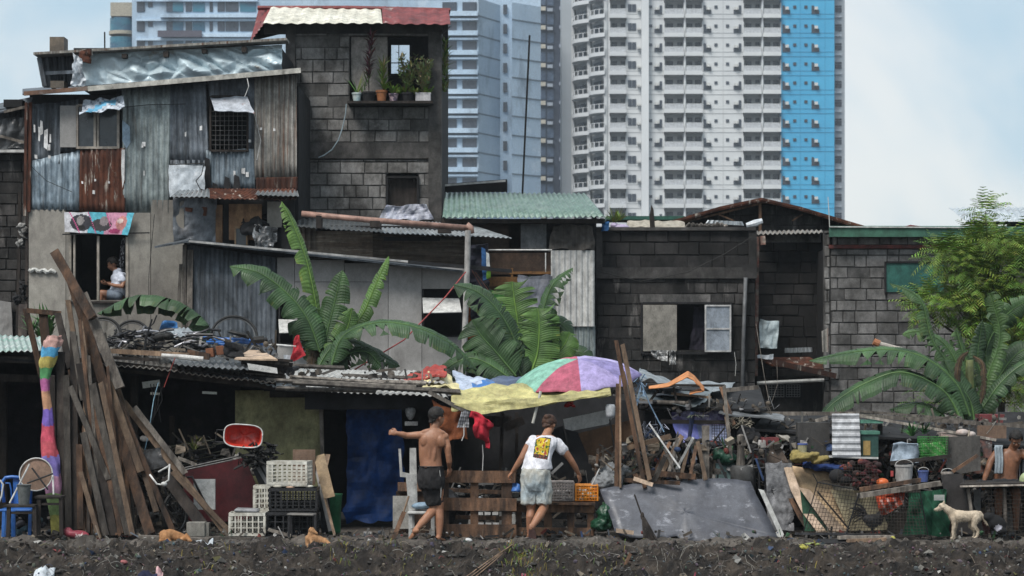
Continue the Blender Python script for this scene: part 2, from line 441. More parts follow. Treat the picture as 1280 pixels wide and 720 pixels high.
mp=N.new('ShaderNodeMapping');mp.inputs['Scale'].default_value=(1,1,1.8);mp.inputs['Location'].default_value=(.62,0,.2)
L.new(tc.outputs['Generated'],mp.inputs['Vector'])
nz=N.new('ShaderNodeTexNoise');nz.inputs['Scale'].default_value=4.5;nz.inputs['Detail'].default_value=5;nz.inputs['Roughness'].default_value=.5
nz.inputs['Distortion'].default_value=.6
L.new(mp.outputs['Vector'],nz.inputs['Vector'])
mr=N.new('ShaderNodeMapRange');mr.inputs['From Min'].default_value=.32;mr.inputs['From Max'].default_value=.66;mr.interpolation_type='SMOOTHERSTEP'
L.new(nz.outputs['Fac'],mr.inputs['Value'])
cl=N.new('ShaderNodeMix');cl.data_type='RGBA'
L.new(mr.outputs['Result'],cl.inputs[0]);cl.inputs[6].default_value=(3.5,4.95,6.0,1);cl.inputs[7].default_value=(6.6,6.8,6.8,1)
mx=N.new('ShaderNodeMix');mx.data_type='RGBA';mx.inputs[0].default_value=.84
L.new(sky.outputs['Color'],mx.inputs[6]);L.new(cl.outputs[2],mx.inputs[7]);L.new(mx.outputs[2],bg.inputs['Color'])
sl=bpy.data.lights.new('sun','SUN');sl.energy=2.9;sl.angle=radians(24);sl.color=(1,.96,.9)
so=bpy.data.objects.new('sun',sl);COL.objects.link(so)
sd=V((sin(SUN_AZ)*cos(SUN_EL),cos(SUN_AZ)*cos(SUN_EL),sin(SUN_EL)))
so.rotation_euler=sd.to_track_quat('Z','Y').to_euler();so.location=(0,0,60)
S.view_settings.view_transform='Standard';S.view_settings.look='None';S.view_settings.exposure=0.5;S.view_settings.gamma=1
S.render.engine='CYCLES'
S.cycles.max_bounces=6;S.cycles.diffuse_bounces=3;S.cycles.volume_bounces=0;S.cycles.transparent_max_bounces=6
HZ=True
if HZ:
 m=bpy.data.materials.new('haze');m.use_nodes=True;n=m.node_tree;n.nodes.remove(n.nodes['Principled BSDF'])
 pv=n.nodes.new('ShaderNodeVolumePrincipled');pv.inputs['Density'].default_value=0.0003;pv.inputs['Color'].default_value=(.80,.88,.96,1)
 pv.inputs['Anisotropy'].default_value=.2
 n.links.new(pv.outputs[0],n.nodes['Material Output'].inputs['Volume'])
 mb=MB();mb.box((6.4,240,42),(430,560,100));o=build('haze',mb,m,kind='stuff',label='thin pale haze over the whole district')
 del o['label']
def gz(x,y):
 z=0.0
 if y<-1.25:
  t=-1.25-y
  z-=min(2.2,.10*t+.42*t*t*.7)
 dn=max(0,min(1,(1.6-y)/2.4))if y<4 else 0
 if y>-6:
  z+=(.014+.07*dn)*fb(x*1.7,y*2.2,3,4)*(1 if y<2 else .4)
  if y<1.0:
   k=max(0,min(1,(-.3-y)/1.0))
   z+=(.015+.10*k)*fb(x*4.5,y*5,1,4)
   z+=(.008+.05*k)*abs(noise.noise(V((x*17,y*17,5))))
 return z
def lines(segs):
 r=[]
 for a,b,n in segs:
  r+=[a+(b-a)*i/n for i in range(n)]
 r.append(segs[-1][1]);return r
gx=lines([(-900,-60,4),(-60,-2,8),(-2,-.5,15),(-.5,13.4,400),(13.4,15,15),(15,70,8),(70,900,4)])
gy=lines([(-120,-12,6),(-12,-4,12),(-4,-2.8,20),(-2.8,.6,120),(.6,3,24),(3,30,20),(30,1500,10)])
mb=MB();nx=len(gx)
for y in gy:
 for x in gx:mb.v.append(V((x,y,gz(x,y))))
for j in range(len(gy)-1):
 for i in range(nx-1):
  a=j*nx+i;mb.f.append([a,a+1,a+nx+1,a+nx]);mb.c.append((1,1,1))
build('ground',mb,m_soil,kind='structure',smooth=False,loc=(0,0,0))
mb=MB();NX=420
for j in range(40):
 for i in range(NX+1):
  x=-.6+14*i/NX;f0=-1.22+.16*fb(x*1.1,3,9,3)+.05*fb(x*6,1,4,2);y=f0+(1.7-f0)*j/39
  mb.v.append(V((x,y,gz(x,y)+.012-(.03 if j==0 else 0)-(.004 if j==1 else 0)+.006*fb(x*9,y*9,4,3))))
for j in range(39):
 for i in range(NX):a=j*(NX+1)+i;mb.f.append([a,a+1,a+NX+2,a+NX+1]);mb.c.append((1,1,1))
build('path',mb,mat('trodden_earth',(.105,.092,.08),(.05,.044,.039),2.5,.95,.8,22,stain=((.14,.13,.12),6,.6,.78),stain2=((.03,.027,.025),2,.52,.7)),kind='structure',loc=(0,0,0))
mb=MB()
pal=[(.42,.41,.39)]*3+[(.25,.24,.22)]*8+[(.12,.10,.09)]*12+[(.26,.22,.17)]*4+[(.20,.05,.05),(.05,.08,.16),(.24,.14,.13),(.10,.15,.17),(.16,.15,.05)]
for i in range(9000):
 y=-2.75+3.5*R.random()**1.0;x=rnd(-.5,13.3)
 cl_=fb(x*1.1,y*1.5,8,2)
 if y>-1.3 and R.random()<.62:continue
 z=gz(x,y);c=R.choice(pal);k=rnd(.35,.95);c=tuple(q*k for q in c)
 t=R.random();s_=rnd(.005,.022)*(1.5 if R.random()<.08 else 1)
 if t<.62:
  c2=tuple(q*rnd(.3,.6)for q in(.2,.19,.18))if R.random()<.7 else c
  mb.ell((x,y,z+s_*.3),(s_*rnd(.7,1.6),s_*rnd(.7,1.4),s_*rnd(.5,.9)),ROT(rnd(0,90),rnd(0,90),rnd(0,90)),5,3,c2)
 elif t<.82:
  r=ROT(rnd(-70,70),rnd(-50,50),rnd(0,180));q=[(-1,-1,0),(1,-.8,.3),(1.1,1,-.2),(-.8,1,.4)]
  mb.add([V((x,y,z+s_))+r@(V(p)*s_*1.5)for p in q],[(0,1,2),(0,2,3)],c)
 else:
  a=rnd(0,pi);l=rnd(.04,.16)
  p0=V((x,y,z+.006));pts=[p0+V((cos(a)*l*u,sin(a)*l*u*.6,.03*sin(u*pi)+rnd(-.006,.012)))for u in(0,.35,.7,1)]
  pts=[V((p.x,p.y,max(p.z,gz(p.x,p.y)+.003)))for p in pts]
  mb.tube(pts,rnd(.0015,.0045),4,c)
for i in range(900):
 y=-2.8+3.0*R.random();x=rnd(-.5,13.3);s_=rnd(.008,.030)*(1.4 if y<-1.3 else .7);g=rnd(.018,.06);mb.ell((x,y,gz(x,y)+s_*.1),(s_*rnd(.8,1.7),s_,s_*rnd(.3,.6)),ROT(rnd(-10,10),rnd(-10,10),rnd(0,180)),9,6,(g,g*.92,g*.86))
build('loose_litter',mb,m_vc,kind='stuff',loc=(6.4,-1.5,-.2))
mb=MB()
for(cx_,n_,w_)in((120,26,60),(560,6,60),(700,6,70),(870,46,80),(300,16,60),(20,4,40)):
 for i in range(n_):
  px=cx_+R.gauss(0,w_*.5);yy=rnd(-2.6,-1.5);x=P(px,690,yy).x
  pts=[];a=rnd(0,6.28);q=V((x,yy,0))
  for k in range(rnd(4,9).__int__()):
   a+=rnd(-.9,.9);q=q+V((cos(a)*.05,-abs(sin(a))*.035,0));pts.append(V((q.x,q.y,gz(q.x,q.y)+rnd(.002,.05))))
  g=rnd(.08,.3);mb.tube(pts,rnd(.0015,.004),4,(g,g*.95,g*.86))
build('tangled_strands',mb,m_vc,kind='stuff',loc=(6.4,-2,-.2))
mb=MB()
for(cx_,n_,w_)in((655,170,26),(640,60,14),(430,60,30),(680,60,20),(490,40,40),(760,40,30),(1010,30,40),(250,30,60)):
 for i in range(n_):
  x=P(cx_+R.gauss(0,w_*.5),690,-2).x;y=rnd(-2.6,-1.35);z=gz(x,y);a=rnd(0,6.28);h=rnd(.03,.09)
  d=V((cos(a),sin(a),0))*rnd(.01,.05);wv=V((-sin(a),cos(a),0))*.003
  p=V((x,y,z));mb.add([p-wv,p+wv,p+d*.5+V((0,0,h))+wv,p+d+V((0,0,h*1.1))],[(0,1,2,3)],(rnd(.10,.26),rnd(.13,.24),.045))
build('weeds',mb,m_vc,kind='stuff',loc=(6.4,-2,-.2))
m_tw=mat('tower_white_paint',(.57,.59,.60),(.50,.52,.54),.06,.8,0,5,stain=((.47,.49,.51),.05,.6,.8,(1,1,.2)),grit=.08)
m_twb=mat('tower_blue_paint',(.06,.345,.57),(.055,.31,.53),.06,.8,0,5,grit=.08)
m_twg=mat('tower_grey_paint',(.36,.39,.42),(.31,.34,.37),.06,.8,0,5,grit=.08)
m_twpb=mat('stained_pale_blue_paint',(.42,.53,.64),(.33,.44,.56),.09,.8,0,5,stain=((.17,.22,.28),.22,.53,.72,(1,1,.35)),stain2=((.60,.68,.76),.15,.58,.75),grit=.35)
m_twd=mat('tower_dark_paint',(.022,.032,.055),(.014,.02,.036),.1,.6,0,5,grit=.08)
m_win=mat('tower_window_glass',(.045,.055,.075),(.03,.038,.052),.3,.3,0,5,spec=.5,grit=.08)
m_wing=mat('teal_window_glass',(.03,.14,.20),(.03,.08,.14),.2,.3,0,5,spec=.5,stretch=(1,1,3),grit=.08)
FY=350
def Tb(mb,x0,x1,y0,y1,Y0,Y1,col=1.0):
 """box: px range, py range at depth Y0, going back to Y1"""
 a=P(x0,y1,Y0);b=P(x1,y0,Y0)
 mb.box(((a.x+b.x)/2,(Y0+Y1)/2,(a.z+b.z)/2),(b.x-a.x,Y1-Y0,b.z-a.z),None,col)
condo=thing('apartment_tower',(P(880,470,FY).x,FY+12,0),'tall white and blue apartment tower with rows of balconies','building')
FH=23.7;K=list(range(-5,9));row=lambda k:93.4+FH*k
BOT=472
w=MB()
for(a,b)in((783,830),(878.5,929)):Tb(w,a,b,-60,BOT,FY,FY+6)
Tb(w,757,762,-60,BOT,FY,FY+6);Tb(w,757,976.5,-60,BOT,FY+6.2,FY+22)
Tb(w,802,811,-60,BOT,FY-1.2,FY-.01,1.08)
Tb(w,855,857,-60,BOT,FY-.5,FY+2);Tb(w,952,954,-60,BOT,FY-.5,FY+2)
for k in K:
 for(a,b)in((783,802),(811,830),(878.5,929)):Tb(w,a,b,row(k)+.6,row(k)+1.2,FY-.05,FY-.01,.72)
 for(a,b)in((783,802),(811,830),(878.5,929)):Tb(w,a,b,row(k)-5.2,row(k)-4.8,FY-.05,FY-.01,.8)
for x in(903.5,):Tb(w,x,x+.6,-60,BOT,FY-.04,FY-.008,.82)
build('white_wall',w,m_tw,condo)
w=MB();Tb(w,976.5,1043,-60,BOT,FY,FY+22)
for k in K:
 Tb(w,976.5,1043,row(k)+.6,row(k)+1.2,FY-.05,FY-.01,.75);Tb(w,976.5,1043,row(k)-5.2,row(k)-4.8,FY-.05,FY-.01,.82)
for x in(1000,1031):Tb(w,x,x+.5,-60,BOT,FY-.04,FY-.008,.8)
build('blue_wall',w,m_twb,condo)
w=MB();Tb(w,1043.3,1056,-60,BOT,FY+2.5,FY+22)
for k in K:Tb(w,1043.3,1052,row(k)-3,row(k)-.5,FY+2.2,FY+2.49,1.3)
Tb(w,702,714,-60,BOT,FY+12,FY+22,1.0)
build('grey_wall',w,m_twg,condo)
def bay(x0,x1,k,right):
 """one recessed balcony: parapet slab, railing, room wall, door, cooler box"""
 yb=row(k);par=MB()
 Tb(par,x0,x1,yb-5,yb,FY-.9,FY-.6);Tb(par,x0,x1,yb-1.2,yb-.2,FY-.6,FY+2)
 Tb(par,x0,x0+.8,yb-19,yb-5,FY-.1,FY+2.0,.95);Tb(par,x1-.8,x1,yb-19,yb-5,FY-.1,FY+2.0,.95)
 Tb(par,x0+.8,x1-.8,yb-23.5,yb-1.3,FY+2.01,FY+2.3,.8)
 Tb(par,x0+.8,x1-.8,yb-11.4,yb-10.7,FY-.85,FY-.78,1.0)
 o=build('balcony',par,m_tw,condo)
 d=MB();w_=x1-x0
 if right:Tb(d,x0+w_*.55,x1-3,yb-17,yb-2,FY+1.9,FY+1.99);Tb(d,x0+1.6,x0+w_*.4,yb-17,yb-12,FY+1.9,FY+1.98)
 else:Tb(d,x0+3,x0+w_*.45,yb-17,yb-2,FY+1.9,FY+1.99);Tb(d,x0+w_*.66,x1-1.6,yb-17,yb-13,FY+1.9,FY+1.98)
 build('door',d,m_win,o)
 r=MB();Tb(r,x0+.9,x1-.9,yb-10.7,yb-5,FY-.83,FY-.80,(.50,.52,.55));build('railing',r,m_vcg,o)
 return o
protos=[]
for(x0,x1,rt)in((830,855,0),(857,878.5,1),(929,952,0),(954,976.5,1),(762,783,0)):
 o=bay(x0,x1,0,rt);protos.append((o,x0,x1))
def mv(o,k):
 return V((0,0,-FH*k*SC(FY)))
def reps(o):
 for k in K:
  if k:c=dup(o,loc=o.location+mv(o,k),parent=o.parent)
for(o,a,b)in protos:reps(o)
def win(name,rects,extra=None,mat_=m_win,Y=FY):
 d=MB()
 for(a,b,c,e)in rects:Tb(d,a,b,c,e,Y-.12,Y-.02)
 o=build(name,d,mat_,condo)
 if extra:
  d=MB();Tb(d,*extra,Y-.7,Y-.13,(.62,.63,.62));build('air_conditioner',d,m_vcg,o)
 reps(o)
y0=row(0)
for(a,lft)in((818,1),(879.5,0),(917,1),(978,0),(1014.5,0)):
 if lft:win('window',[(a+6.5,a+9.5,y0-15.5,y0-5),(a,a+6.4,y0-10,y0-5)],(a+1.5,a+5.5,y0-14,y0-10.2))
 else:win('window',[(a,a+3,y0-15.5,y0-5),(a+3.1,a+9.5,y0-10,y0-5)],(a+4,a+8,y0-14,y0-10.2))
win('window',[(785,789.6,y0-17,y0-8),(790.2,795,y0-17,y0-8)],(796.5,800.5,y0-12,y0-9))
for a in(809.9+1.6,893,907.5,991.5,1005.5):win('vent_window',[(a,a+3.8,y0-15.5,y0-12)])
win('side_window',[(1044,1052,y0-16,y0-13.6),(1044,1052,y0-12.8,y0-7.5)],None,m_win,FY+2.5)
for i in range(46):
 a_=R.choice((830,857,929,954,762));k=R.choice(K[2:]);x_=a_+rnd(3,16);w_=rnd(2,6);h_=rnd(3,7);d=MB();c_=R.choice([(.5,.2,.2),(.2,.3,.5),(.6,.6,.6),(.55,.5,.3),(.2,.35,.3),(.65,.62,.6),(.12,.12,.15),(.5,.35,.4)])
 Tb(d,x_,x_+w_,row(k)-10.5,row(k)-10.5+h_,FY-.1,FY-.02,c_);build('laundry',d,m_vcc,condo)
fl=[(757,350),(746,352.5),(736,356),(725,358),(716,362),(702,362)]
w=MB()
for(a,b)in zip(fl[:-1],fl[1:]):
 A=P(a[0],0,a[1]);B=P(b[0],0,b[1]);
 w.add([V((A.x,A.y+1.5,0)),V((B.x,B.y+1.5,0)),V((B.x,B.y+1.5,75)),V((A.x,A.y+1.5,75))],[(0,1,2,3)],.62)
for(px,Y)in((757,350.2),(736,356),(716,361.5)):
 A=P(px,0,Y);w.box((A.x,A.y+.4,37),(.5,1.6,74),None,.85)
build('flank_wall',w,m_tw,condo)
for j,(pa,pb)in enumerate((((737,355),(756,349.5)),((716,361),(736,355)))):
 A0=P(pa[0],0,pa[1]);B0=P(pb[0],0,pb[1]);z=P(0,row(0),350).z
 n_=V((-(B0.y-A0.y),B0.x-A0.x,0)).normalized();n_=n_ if n_.y<0 else-n_
 b_=MB();ns=6;pts=[]
 for i in range(ns+1):
  u=i/ns;p=A0.lerp(B0,u)+n_*(1.1*sin(pi*u));pts.append(V((p.x,p.y,z)))
 for i in range(ns):
  a,b=pts[i],pts[i+1]
  b_.add([a,b,b+V((0,0,.62)),a+V((0,0,.62))],[(0,1,2,3)]);
  b_.add([a+V((0,0,1.35)),b+V((0,0,1.35)),b+V((0,0,1.42)),a+V((0,0,1.42))],[(0,1,2,3)])
 b_.add(pts+[V((B0.x,B0.y+1.4,z)),V((A0.x,A0.y+1.4,z))],[list(range(ns+3))],.8)
 pass
 for i in range(ns+1):b_.beam(pts[i]+V((0,0,.6)),pts[i]+V((0,0,1.4)),.08,.08)
 o=build('balcony',b_,m_tw,condo,solid=.08)
 d=MB();q0=A0.lerp(B0,.3)-n_*-0;q1=A0.lerp(B0,.8)
 d.add([V((q0.x,q0.y+1.3,z+.1)),V((q1.x,q1.y+1.3,z+.1)),V((q1.x,q1.y+1.3,z+2.3)),V((q0.x,q0.y+1.3,z+2.3))],[(0,1,2,3)])
 build('door',d,m_win,o,solid=.05);reps(o)
LY=345;lb=thing('apartment_block',(P(400,470,LY).x,LY+12,0),'stained pale blue apartment block behind the cinder block tower house','building')
w=MB();Tb(w,165,598,0,BOT,LY,LY+25);Tb(w,170,560,-14,-1,LY+2,LY+20,.7)
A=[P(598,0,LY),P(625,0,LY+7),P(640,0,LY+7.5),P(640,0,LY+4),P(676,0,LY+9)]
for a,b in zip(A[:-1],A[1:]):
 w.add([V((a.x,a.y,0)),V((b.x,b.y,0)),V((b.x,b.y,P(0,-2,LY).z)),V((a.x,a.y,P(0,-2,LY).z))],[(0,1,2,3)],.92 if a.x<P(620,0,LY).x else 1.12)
Tb(w,598,676,-2,BOT,LY+9.1,LY+25)
for k in range(-1,13):
 z=P(0,44+24.4*k,LY).z
 for a,b in((A[0],A[1]),(A[3],A[4])):
  w.beam(V((a.x,a.y-.05,z)),V((b.x,b.y-.05,z)),.22,.1,.38)
build('wall',w,m_twpb,lb)
fr=MB()
for k in range(-1,13):
 yb=41+24.4*k
 Tb(fr,545,597,yb-3,yb+3,LY-1.0,LY-.02,1.15);Tb(fr,548,597.5,yb+4,yb+5,LY-.4,LY-.02,.35)
 Tb(fr,552,597.5,yb+6,yb+8.5,LY-.7,LY-.02,1.2)
 if k<3:
  Tb(fr,200,322,yb+1,yb+5,LY-1.0,LY-.02,1.2 if k!=1 else .9)
  Tb(fr,170,322,yb-17.5,yb-15,LY-.5,LY-.02,1.25)
build('ledge',fr,m_twpb,lb)
tb=MB()
Tb(tb,138,167,3,20,LY+.5,LY+6);
for k in range(0,5):tb.lathe(P(153,44+24*k,LY+2.2),[(0,0),(2.1,0),(2.1,.55),(0,.55)],24)
Tb(tb,139,167,3,BOT,LY+2.5,LY+20,.7)
build('tan_corner',tb,mat('tan_paint',(.36,.33,.27),(.3,.28,.23),.1,.8,0),lb)
for k in range(0,6):
 d=MB();d.lathe(P(153,42+24*k,LY+2.25),[(1.95,0),(1.95,2.35)],24);build('curved_window',d,m_wing,lb)
for k in range(-1,12):
 yb=41+24.4*k
 for(a,b)in((553,571),(578,596)):
  if yb>300:continue
  d=MB();Tb(d,a,b,yb-14,yb-3,LY-.15,LY-.02);build('window',d,m_win,lb)
 if yb<280:
  d=MB();Tb(d,629,634,yb-11,yb+1,LY+6.9,LY+7.1);build('stair_window',d,m_win,lb)
 if k<2:
  for(a,b,mm)in((171,181,m_win),(185,191,m_win),(208,216,m_win),(216,229,m_wing),(232,240,m_win),(241,256,m_wing),(262,266,m_win),(272,281,m_win),(282,298,m_win),(300,320,m_wing if k else m_win)):
   d=MB();Tb(d,a,b,yb-14+0,yb-(8 if a==185 else 2),LY-.12,LY-.02);build('window',d,mm,lb)
d=MB()
for k in(0,1):Tb(d,197,252,38+24.4*k,46+24.4*k,LY-1.4,LY-1.01)
build('brown_parapet',d,mat('brown_render',(.10,.095,.12),(.08,.075,.1),.1,.8,0),lb)
DY=420;dt=thing('dark_tower',(P(689,470,DY).x,DY+10,0),'slim dark blue tower seen between the pale block and the white tower','building')
w=MB();Tb(w,672,716,-80,470,DY,DY+20);build('wall',w,m_twd,dt)
for k in range(-2,13):
 y=8+23.6*k
 d=MB();Tb(d,675,682,y,y+5,DY-.8,DY-.02,(.48,.45,.38));Tb(d,684,691,y+2,y+6,DY-.8,DY-.02,(.32,.36,.42));Tb(d,699,703,y,y+4,DY-.8,DY-.02,(.3,.33,.4))
 build('balcony',d,m_vc,dt)
 d=MB();Tb(d,676,682,y-14,y-2,DY-.2,DY-.03);Tb(d,684,692,y-14,y-1,DY-.2,DY-.03);build('window',d,mat('blue_black_glass',(.07,.10,.15),(.04,.06,.10),.4,.3,0),dt)
def cut(ints,a,b):
 r=[]
 for(c,d)in ints:
  if b<=c or a>=d:r.append((c,d));continue
  if a>c:r.append((c,a))
  if b<d:r.append((b,d))
 return r
def block_wall(mb,x0,x1,y0,y1,Y,holes=(),bw=.40,bh=.20,top=None,deep=.15,mort=.42,var=(.72,1.2),seedoff=0,flush=.08):
 """block masonry facing the viewer; px rectangle at depth Y; holes px rects; every block its own relief in the same mesh"""
 A=P(x0,y1,Y);B=P(x1,y0,Y);H=[(P(h[0],0,Y).x,P(h[1],0,Y).x,P(0,h[3],Y).z,P(0,h[2],Y).z)for h in holes]
 z=A.z;k=0;bh0=bh
 while z<B.z-.01:
  zt=min(z+bh,B.z);zc=(z+zt)/2
  iv=[(A.x,B.x)]
  if top:
   T=[P(p[0],p[1],Y)for p in top];xs=[]
   for(p,q)in zip(T[:-1],T[1:]):
    if(p.z-zt)*(q.z-zt)<0:xs.append(p.x+(q.x-p.x)*(zt-p.z)/(q.z-p.z))
   iv=[(A.x,B.x)]
   def hz(x):
    for(p,q)in zip(T[:-1],T[1:]):
     if p.x<=x<=q.x:return p.z+(q.z-p.z)*(x-p.x)/(q.x-p.x)
    return-9
   xs=sorted(xs+[A.x,B.x]);iv=[(a,b)for a,b in zip(xs[:-1],xs[1:])if hz((a+b)/2)>zt]
  for h in H:
   if h[2]<zc<h[3]:iv=cut(iv,h[0],h[1])
  off=(k%2)*bw/2+rnd(-.06,.06)
  for(a,b)in iv:
   mb.box(((a+b)/2,Y+.022+deep/2,zc),(b-a,deep,zt-z),None,mort)
   x=a-((a-off)%bw);
   while x<b:
    q=x+bw*(rnd(.85,1.12)if R.random()<.8 else .55)
    l,r=max(a,x)+.006,min(b,q)-.006
    if r-l>.04:
     t=rnd(*var);d=rnd(-.006,.006);g=rnd(.003,.014)
     u0,u1,w0,w1=l,r,z+g*.7+rnd(0,.004),zt-g*.7-rnd(0,.004);e=.009;f=Y+d
     j=lambda:rnd(-.006,.006)
     if R.random()<flush:t=mort*rnd(1.1,1.6);f=Y+.014;e=.002;u0-=.006;u1+=.006;w0-=.006;w1+=.004
     mb.add([(u0,f+.03,w0),(u1,f+.03,w0),(u1,f+.03,w1),(u0,f+.03,w1),(u0+e+j(),f,w0+e+j()),(u1-e+j(),f,w0+e+j()),(u1-e+j(),f,w1-e+j()),(u0+e+j(),f,w1-e+j())],[(4,5,6,7),(0,1,5,4),(1,2,6,5),(2,3,7,6),(3,0,4,7)],t)
    x=q
  z=zt;k+=1;bh=bh0*rnd(.93,1.07)
 return mb
def pbox(mb,x0,x1,y0,y1,Y0,Y1,col=1.0,cham=0.0):
 a=P(x0,y1,Y0);b=P(x1,y0,Y0)
 return mb.box(((a.x+b.x)/2,(Y0+Y1)/2,(a.z+b.z)/2),(b.x-a.x,Y1-Y0,b.z-a.z),None,col,cham)
def pcorr(mb,pts,Y,**k):
 """pts: px of bottom-left, bottom-right, top-right, top-left"""
 q=[P(p[0],p[1],p[2]if len(p)>2 else Y)for p in pts]
 return mb.corr(*q,**k)
def pcloth(mb,pts,Y,**k):
 q=[P(p[0],p[1],p[2]if len(p)>2 else Y)for p in pts]
 return mb.cloth(*q,**k)
def pbeam(mb,a,b,Y,w,t=.04,col=1.0,**k):
 Ya=a[2]if len(a)>2 else Y;Yb=b[2]if len(b)>2 else Y
 return mb.beam(P(a[0],a[1],Ya),P(b[0],b[1],Yb),w,t,col,**k)
def ptube(mb,pts,Y,r,seg=7,col=1.0,**k):
 return mb.tube([P(p[0],p[1],p[2]if len(p)>2 else Y)for p in pts],r,seg,col,**k)
def wire(name,pts,Y,r,m,label,cat='wire',sag=0,n=1,**k):
 mb=MB();q=[P(p[0],p[1],p[2]if len(p)>2 else Y)for p in pts]
 r_=[]
 for a,b in zip(q[:-1],q[1:]):
  for i in range(6):
   u=i/6;p=a.lerp(b,u);p.z-=sag*4*u*(1-u);r_.append(p)
 r_.append(q[-1]);mb.tube(r_,r,5);return one(name,mb,m,label,cat,**k)
Y=14.0
th=thing('tin_house',P(200,470,Y+2)*1,'tall patchwork house of corrugated tin over grey boards on the left','house')
th.location.z=0;WL[th.name]=V(th.location)
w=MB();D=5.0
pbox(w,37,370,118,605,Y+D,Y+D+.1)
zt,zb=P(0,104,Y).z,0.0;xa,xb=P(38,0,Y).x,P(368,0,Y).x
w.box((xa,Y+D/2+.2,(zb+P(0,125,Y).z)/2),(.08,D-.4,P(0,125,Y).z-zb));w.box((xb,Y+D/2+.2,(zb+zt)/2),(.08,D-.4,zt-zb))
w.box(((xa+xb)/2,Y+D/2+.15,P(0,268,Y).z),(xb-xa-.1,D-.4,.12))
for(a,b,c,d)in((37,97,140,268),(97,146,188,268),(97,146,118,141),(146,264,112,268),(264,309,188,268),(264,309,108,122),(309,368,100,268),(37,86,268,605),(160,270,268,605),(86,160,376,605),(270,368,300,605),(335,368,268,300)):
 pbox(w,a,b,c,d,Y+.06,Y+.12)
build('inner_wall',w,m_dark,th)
r=MB();r.poly([P(28,117,Y-.35),P(375,88,Y-.35),P(375,84,Y+D+.3),P(28,111,Y+D+.3)],.03);build('roof',r,m_tin_d,th)
sheets=[([(40,204),(75,205),(77,128),(38,130)],m_tin_d,0.0,.9),([(74,190),(97,190),(98,124),(76,127)],m_tin_d,.01,.8),([(40,262),(100,263),(101,188),(39,201)],m_tin_b,-.02,1.15),([(99,265),(157,267),(156,186),(100,187)],m_tin_r,-.05,1.0),([(154,268),(212,268),(213,104),(152,109)],m_tin_g,-.03,.95),([(211,206),(262,204),(257,99),(211,104)],m_tin_d,0.0,1.15),([(212,240),(262,240),(262,200),(212,200)],m_tin_d,-.01,.9),([(257,235),(319,236),(317,186),(257,188)],m_tin_b,-.04,.75),([(309,190),(320,190),(320,95),(309,96)],m_tin_d,0.0,1.0),([(262,124),(310,122),(310,94),(260,99)],m_tin_d,-.012,.8),([(318,224),(371,223),(371,93),(318,96)],m_tin_w,-.05,1.0),([(320,238),(372,236),(372,221),(320,222)],m_tin_r,-.08,.6),]
for i,(q,m,dy,tn)in enumerate(sheets):
 c=MB();pcorr(c,q,Y+dy,pitch=.10 if m is not m_tin_w else .085,amp=.019,dent=.03,seed=i*3.1,col=tn,rag=.02);build('tin_sheet',c,m,th,solid=.004,smooth=True)
boards=[((36,82),(262,605),m_panel_b,1.0),((82.6,87),(265,605),m_panel_b,.8),((160,188),(266,605),m_panel_b,.85),((188.7,230),(250,605),m_panel_b,.72),((87.6,159.6),(375,605),m_panel_b,.7)]
for i,((a,b),(c_,d),m,tn)in enumerate(boards):
 c=MB();pbox(c,a,b,c_,d,Y-.03-.004*i,Y+.04,tn);build('wall_board',c,m,th)
c=MB();pbeam(c,(30,117),(204,103),Y-.38,.075,.05,1.0);build('fascia',c,mat('rust_fascia',(.16,.09,.06),(.10,.06,.045),4,.8,.2,stain=((.3,.29,.27),2,.5,.7,(1,1,1))),th)
c=MB();pbeam(c,(110,111),(376,88),Y-.40,.09,.04,1.0);build('fascia',c,mat('pale_fascia',(.45,.44,.40),(.34,.33,.30),4,.7,.1,stain=((.12,.11,.10),4,.58,.72)),th,'pale grey strip along the roof edge')
c=MB();pbeam(c,(38,128),(36,265),Y-.06,.06,.06,1.0);pbeam(c,(33,128),(31,270),Y-.1,.05,.05,.8);build('corner_post',c,m_tin_r,th)
pt=MB()
for(x,y,w_,h_)in((252,264,14,12),(236,262,10,6)):pt.slab([(x-w_/2,y-h_/2),(x+w_/2,y-h_/2+1),(x+w_/2-1,y+h_/2),(x-w_/2+1,y+h_/2-1)],Y-.08,.01)
build('rust_patch',pt,m_tin_r,th)
for(x,y0_,y1_)in((259,196,238),(284,220,240),(296,218,240),(269,228,240)):pt=MB();pt.slab([(x-3,y0_),(x+3,y0_+3),(x+5,y1_),(x-5,y1_)],Y-.09,.008);build('dark_patch',pt,m_dark,th)
wn=MB();f=wn
for(a,b,c_,d)in((95,97.5,131,186),(146,149,131,186),(117,120,133,183),(121,123.5,133,183),(97.5,146,183,186),(97.5,146,130,133)):pbox(f,a,b,c_,d,Y-.08,Y-.02)
wo=build('window',f,mat('beige_frame',(.34,.30,.26),(.26,.23,.2),4,.7,.1),th)
p=MB();pbox(p,97.5,117,133,183,Y-.03,Y-.015);build('pane',p,m_glassd,wo);p=MB();pbox(p,123.5,146,133,183,Y-.03,Y-.015);build('pane',p,m_glassd,wo)
p=MB();pbox(p,75,95,132,184,Y-.09,Y-.06);build('shutter',p,m_panel,wo)
f=MB()
for(a,b,c_,d)in((261.5,264,120,189),(308,310.5,120,189),(264,308,187,189.5),(264,308,119,121.5)):pbox(f,a,b,c_,d,Y-.10,Y-.04)
wo=build('window',f,m_wood_d,th)
g=MB()
for i in range(1,8):pbox(g,264+i*5.5-.25,264+i*5.5+.25,121,187,Y-.075,Y-.067,1)
for i in range(1,11):pbox(g,264,308,121+i*6-.25,121+i*6+.25,Y-.085,Y-.077,1)
build('grille',g,mat('grille_wire',(.12,.12,.12),(.08,.08,.08),9,.6,0),wo)
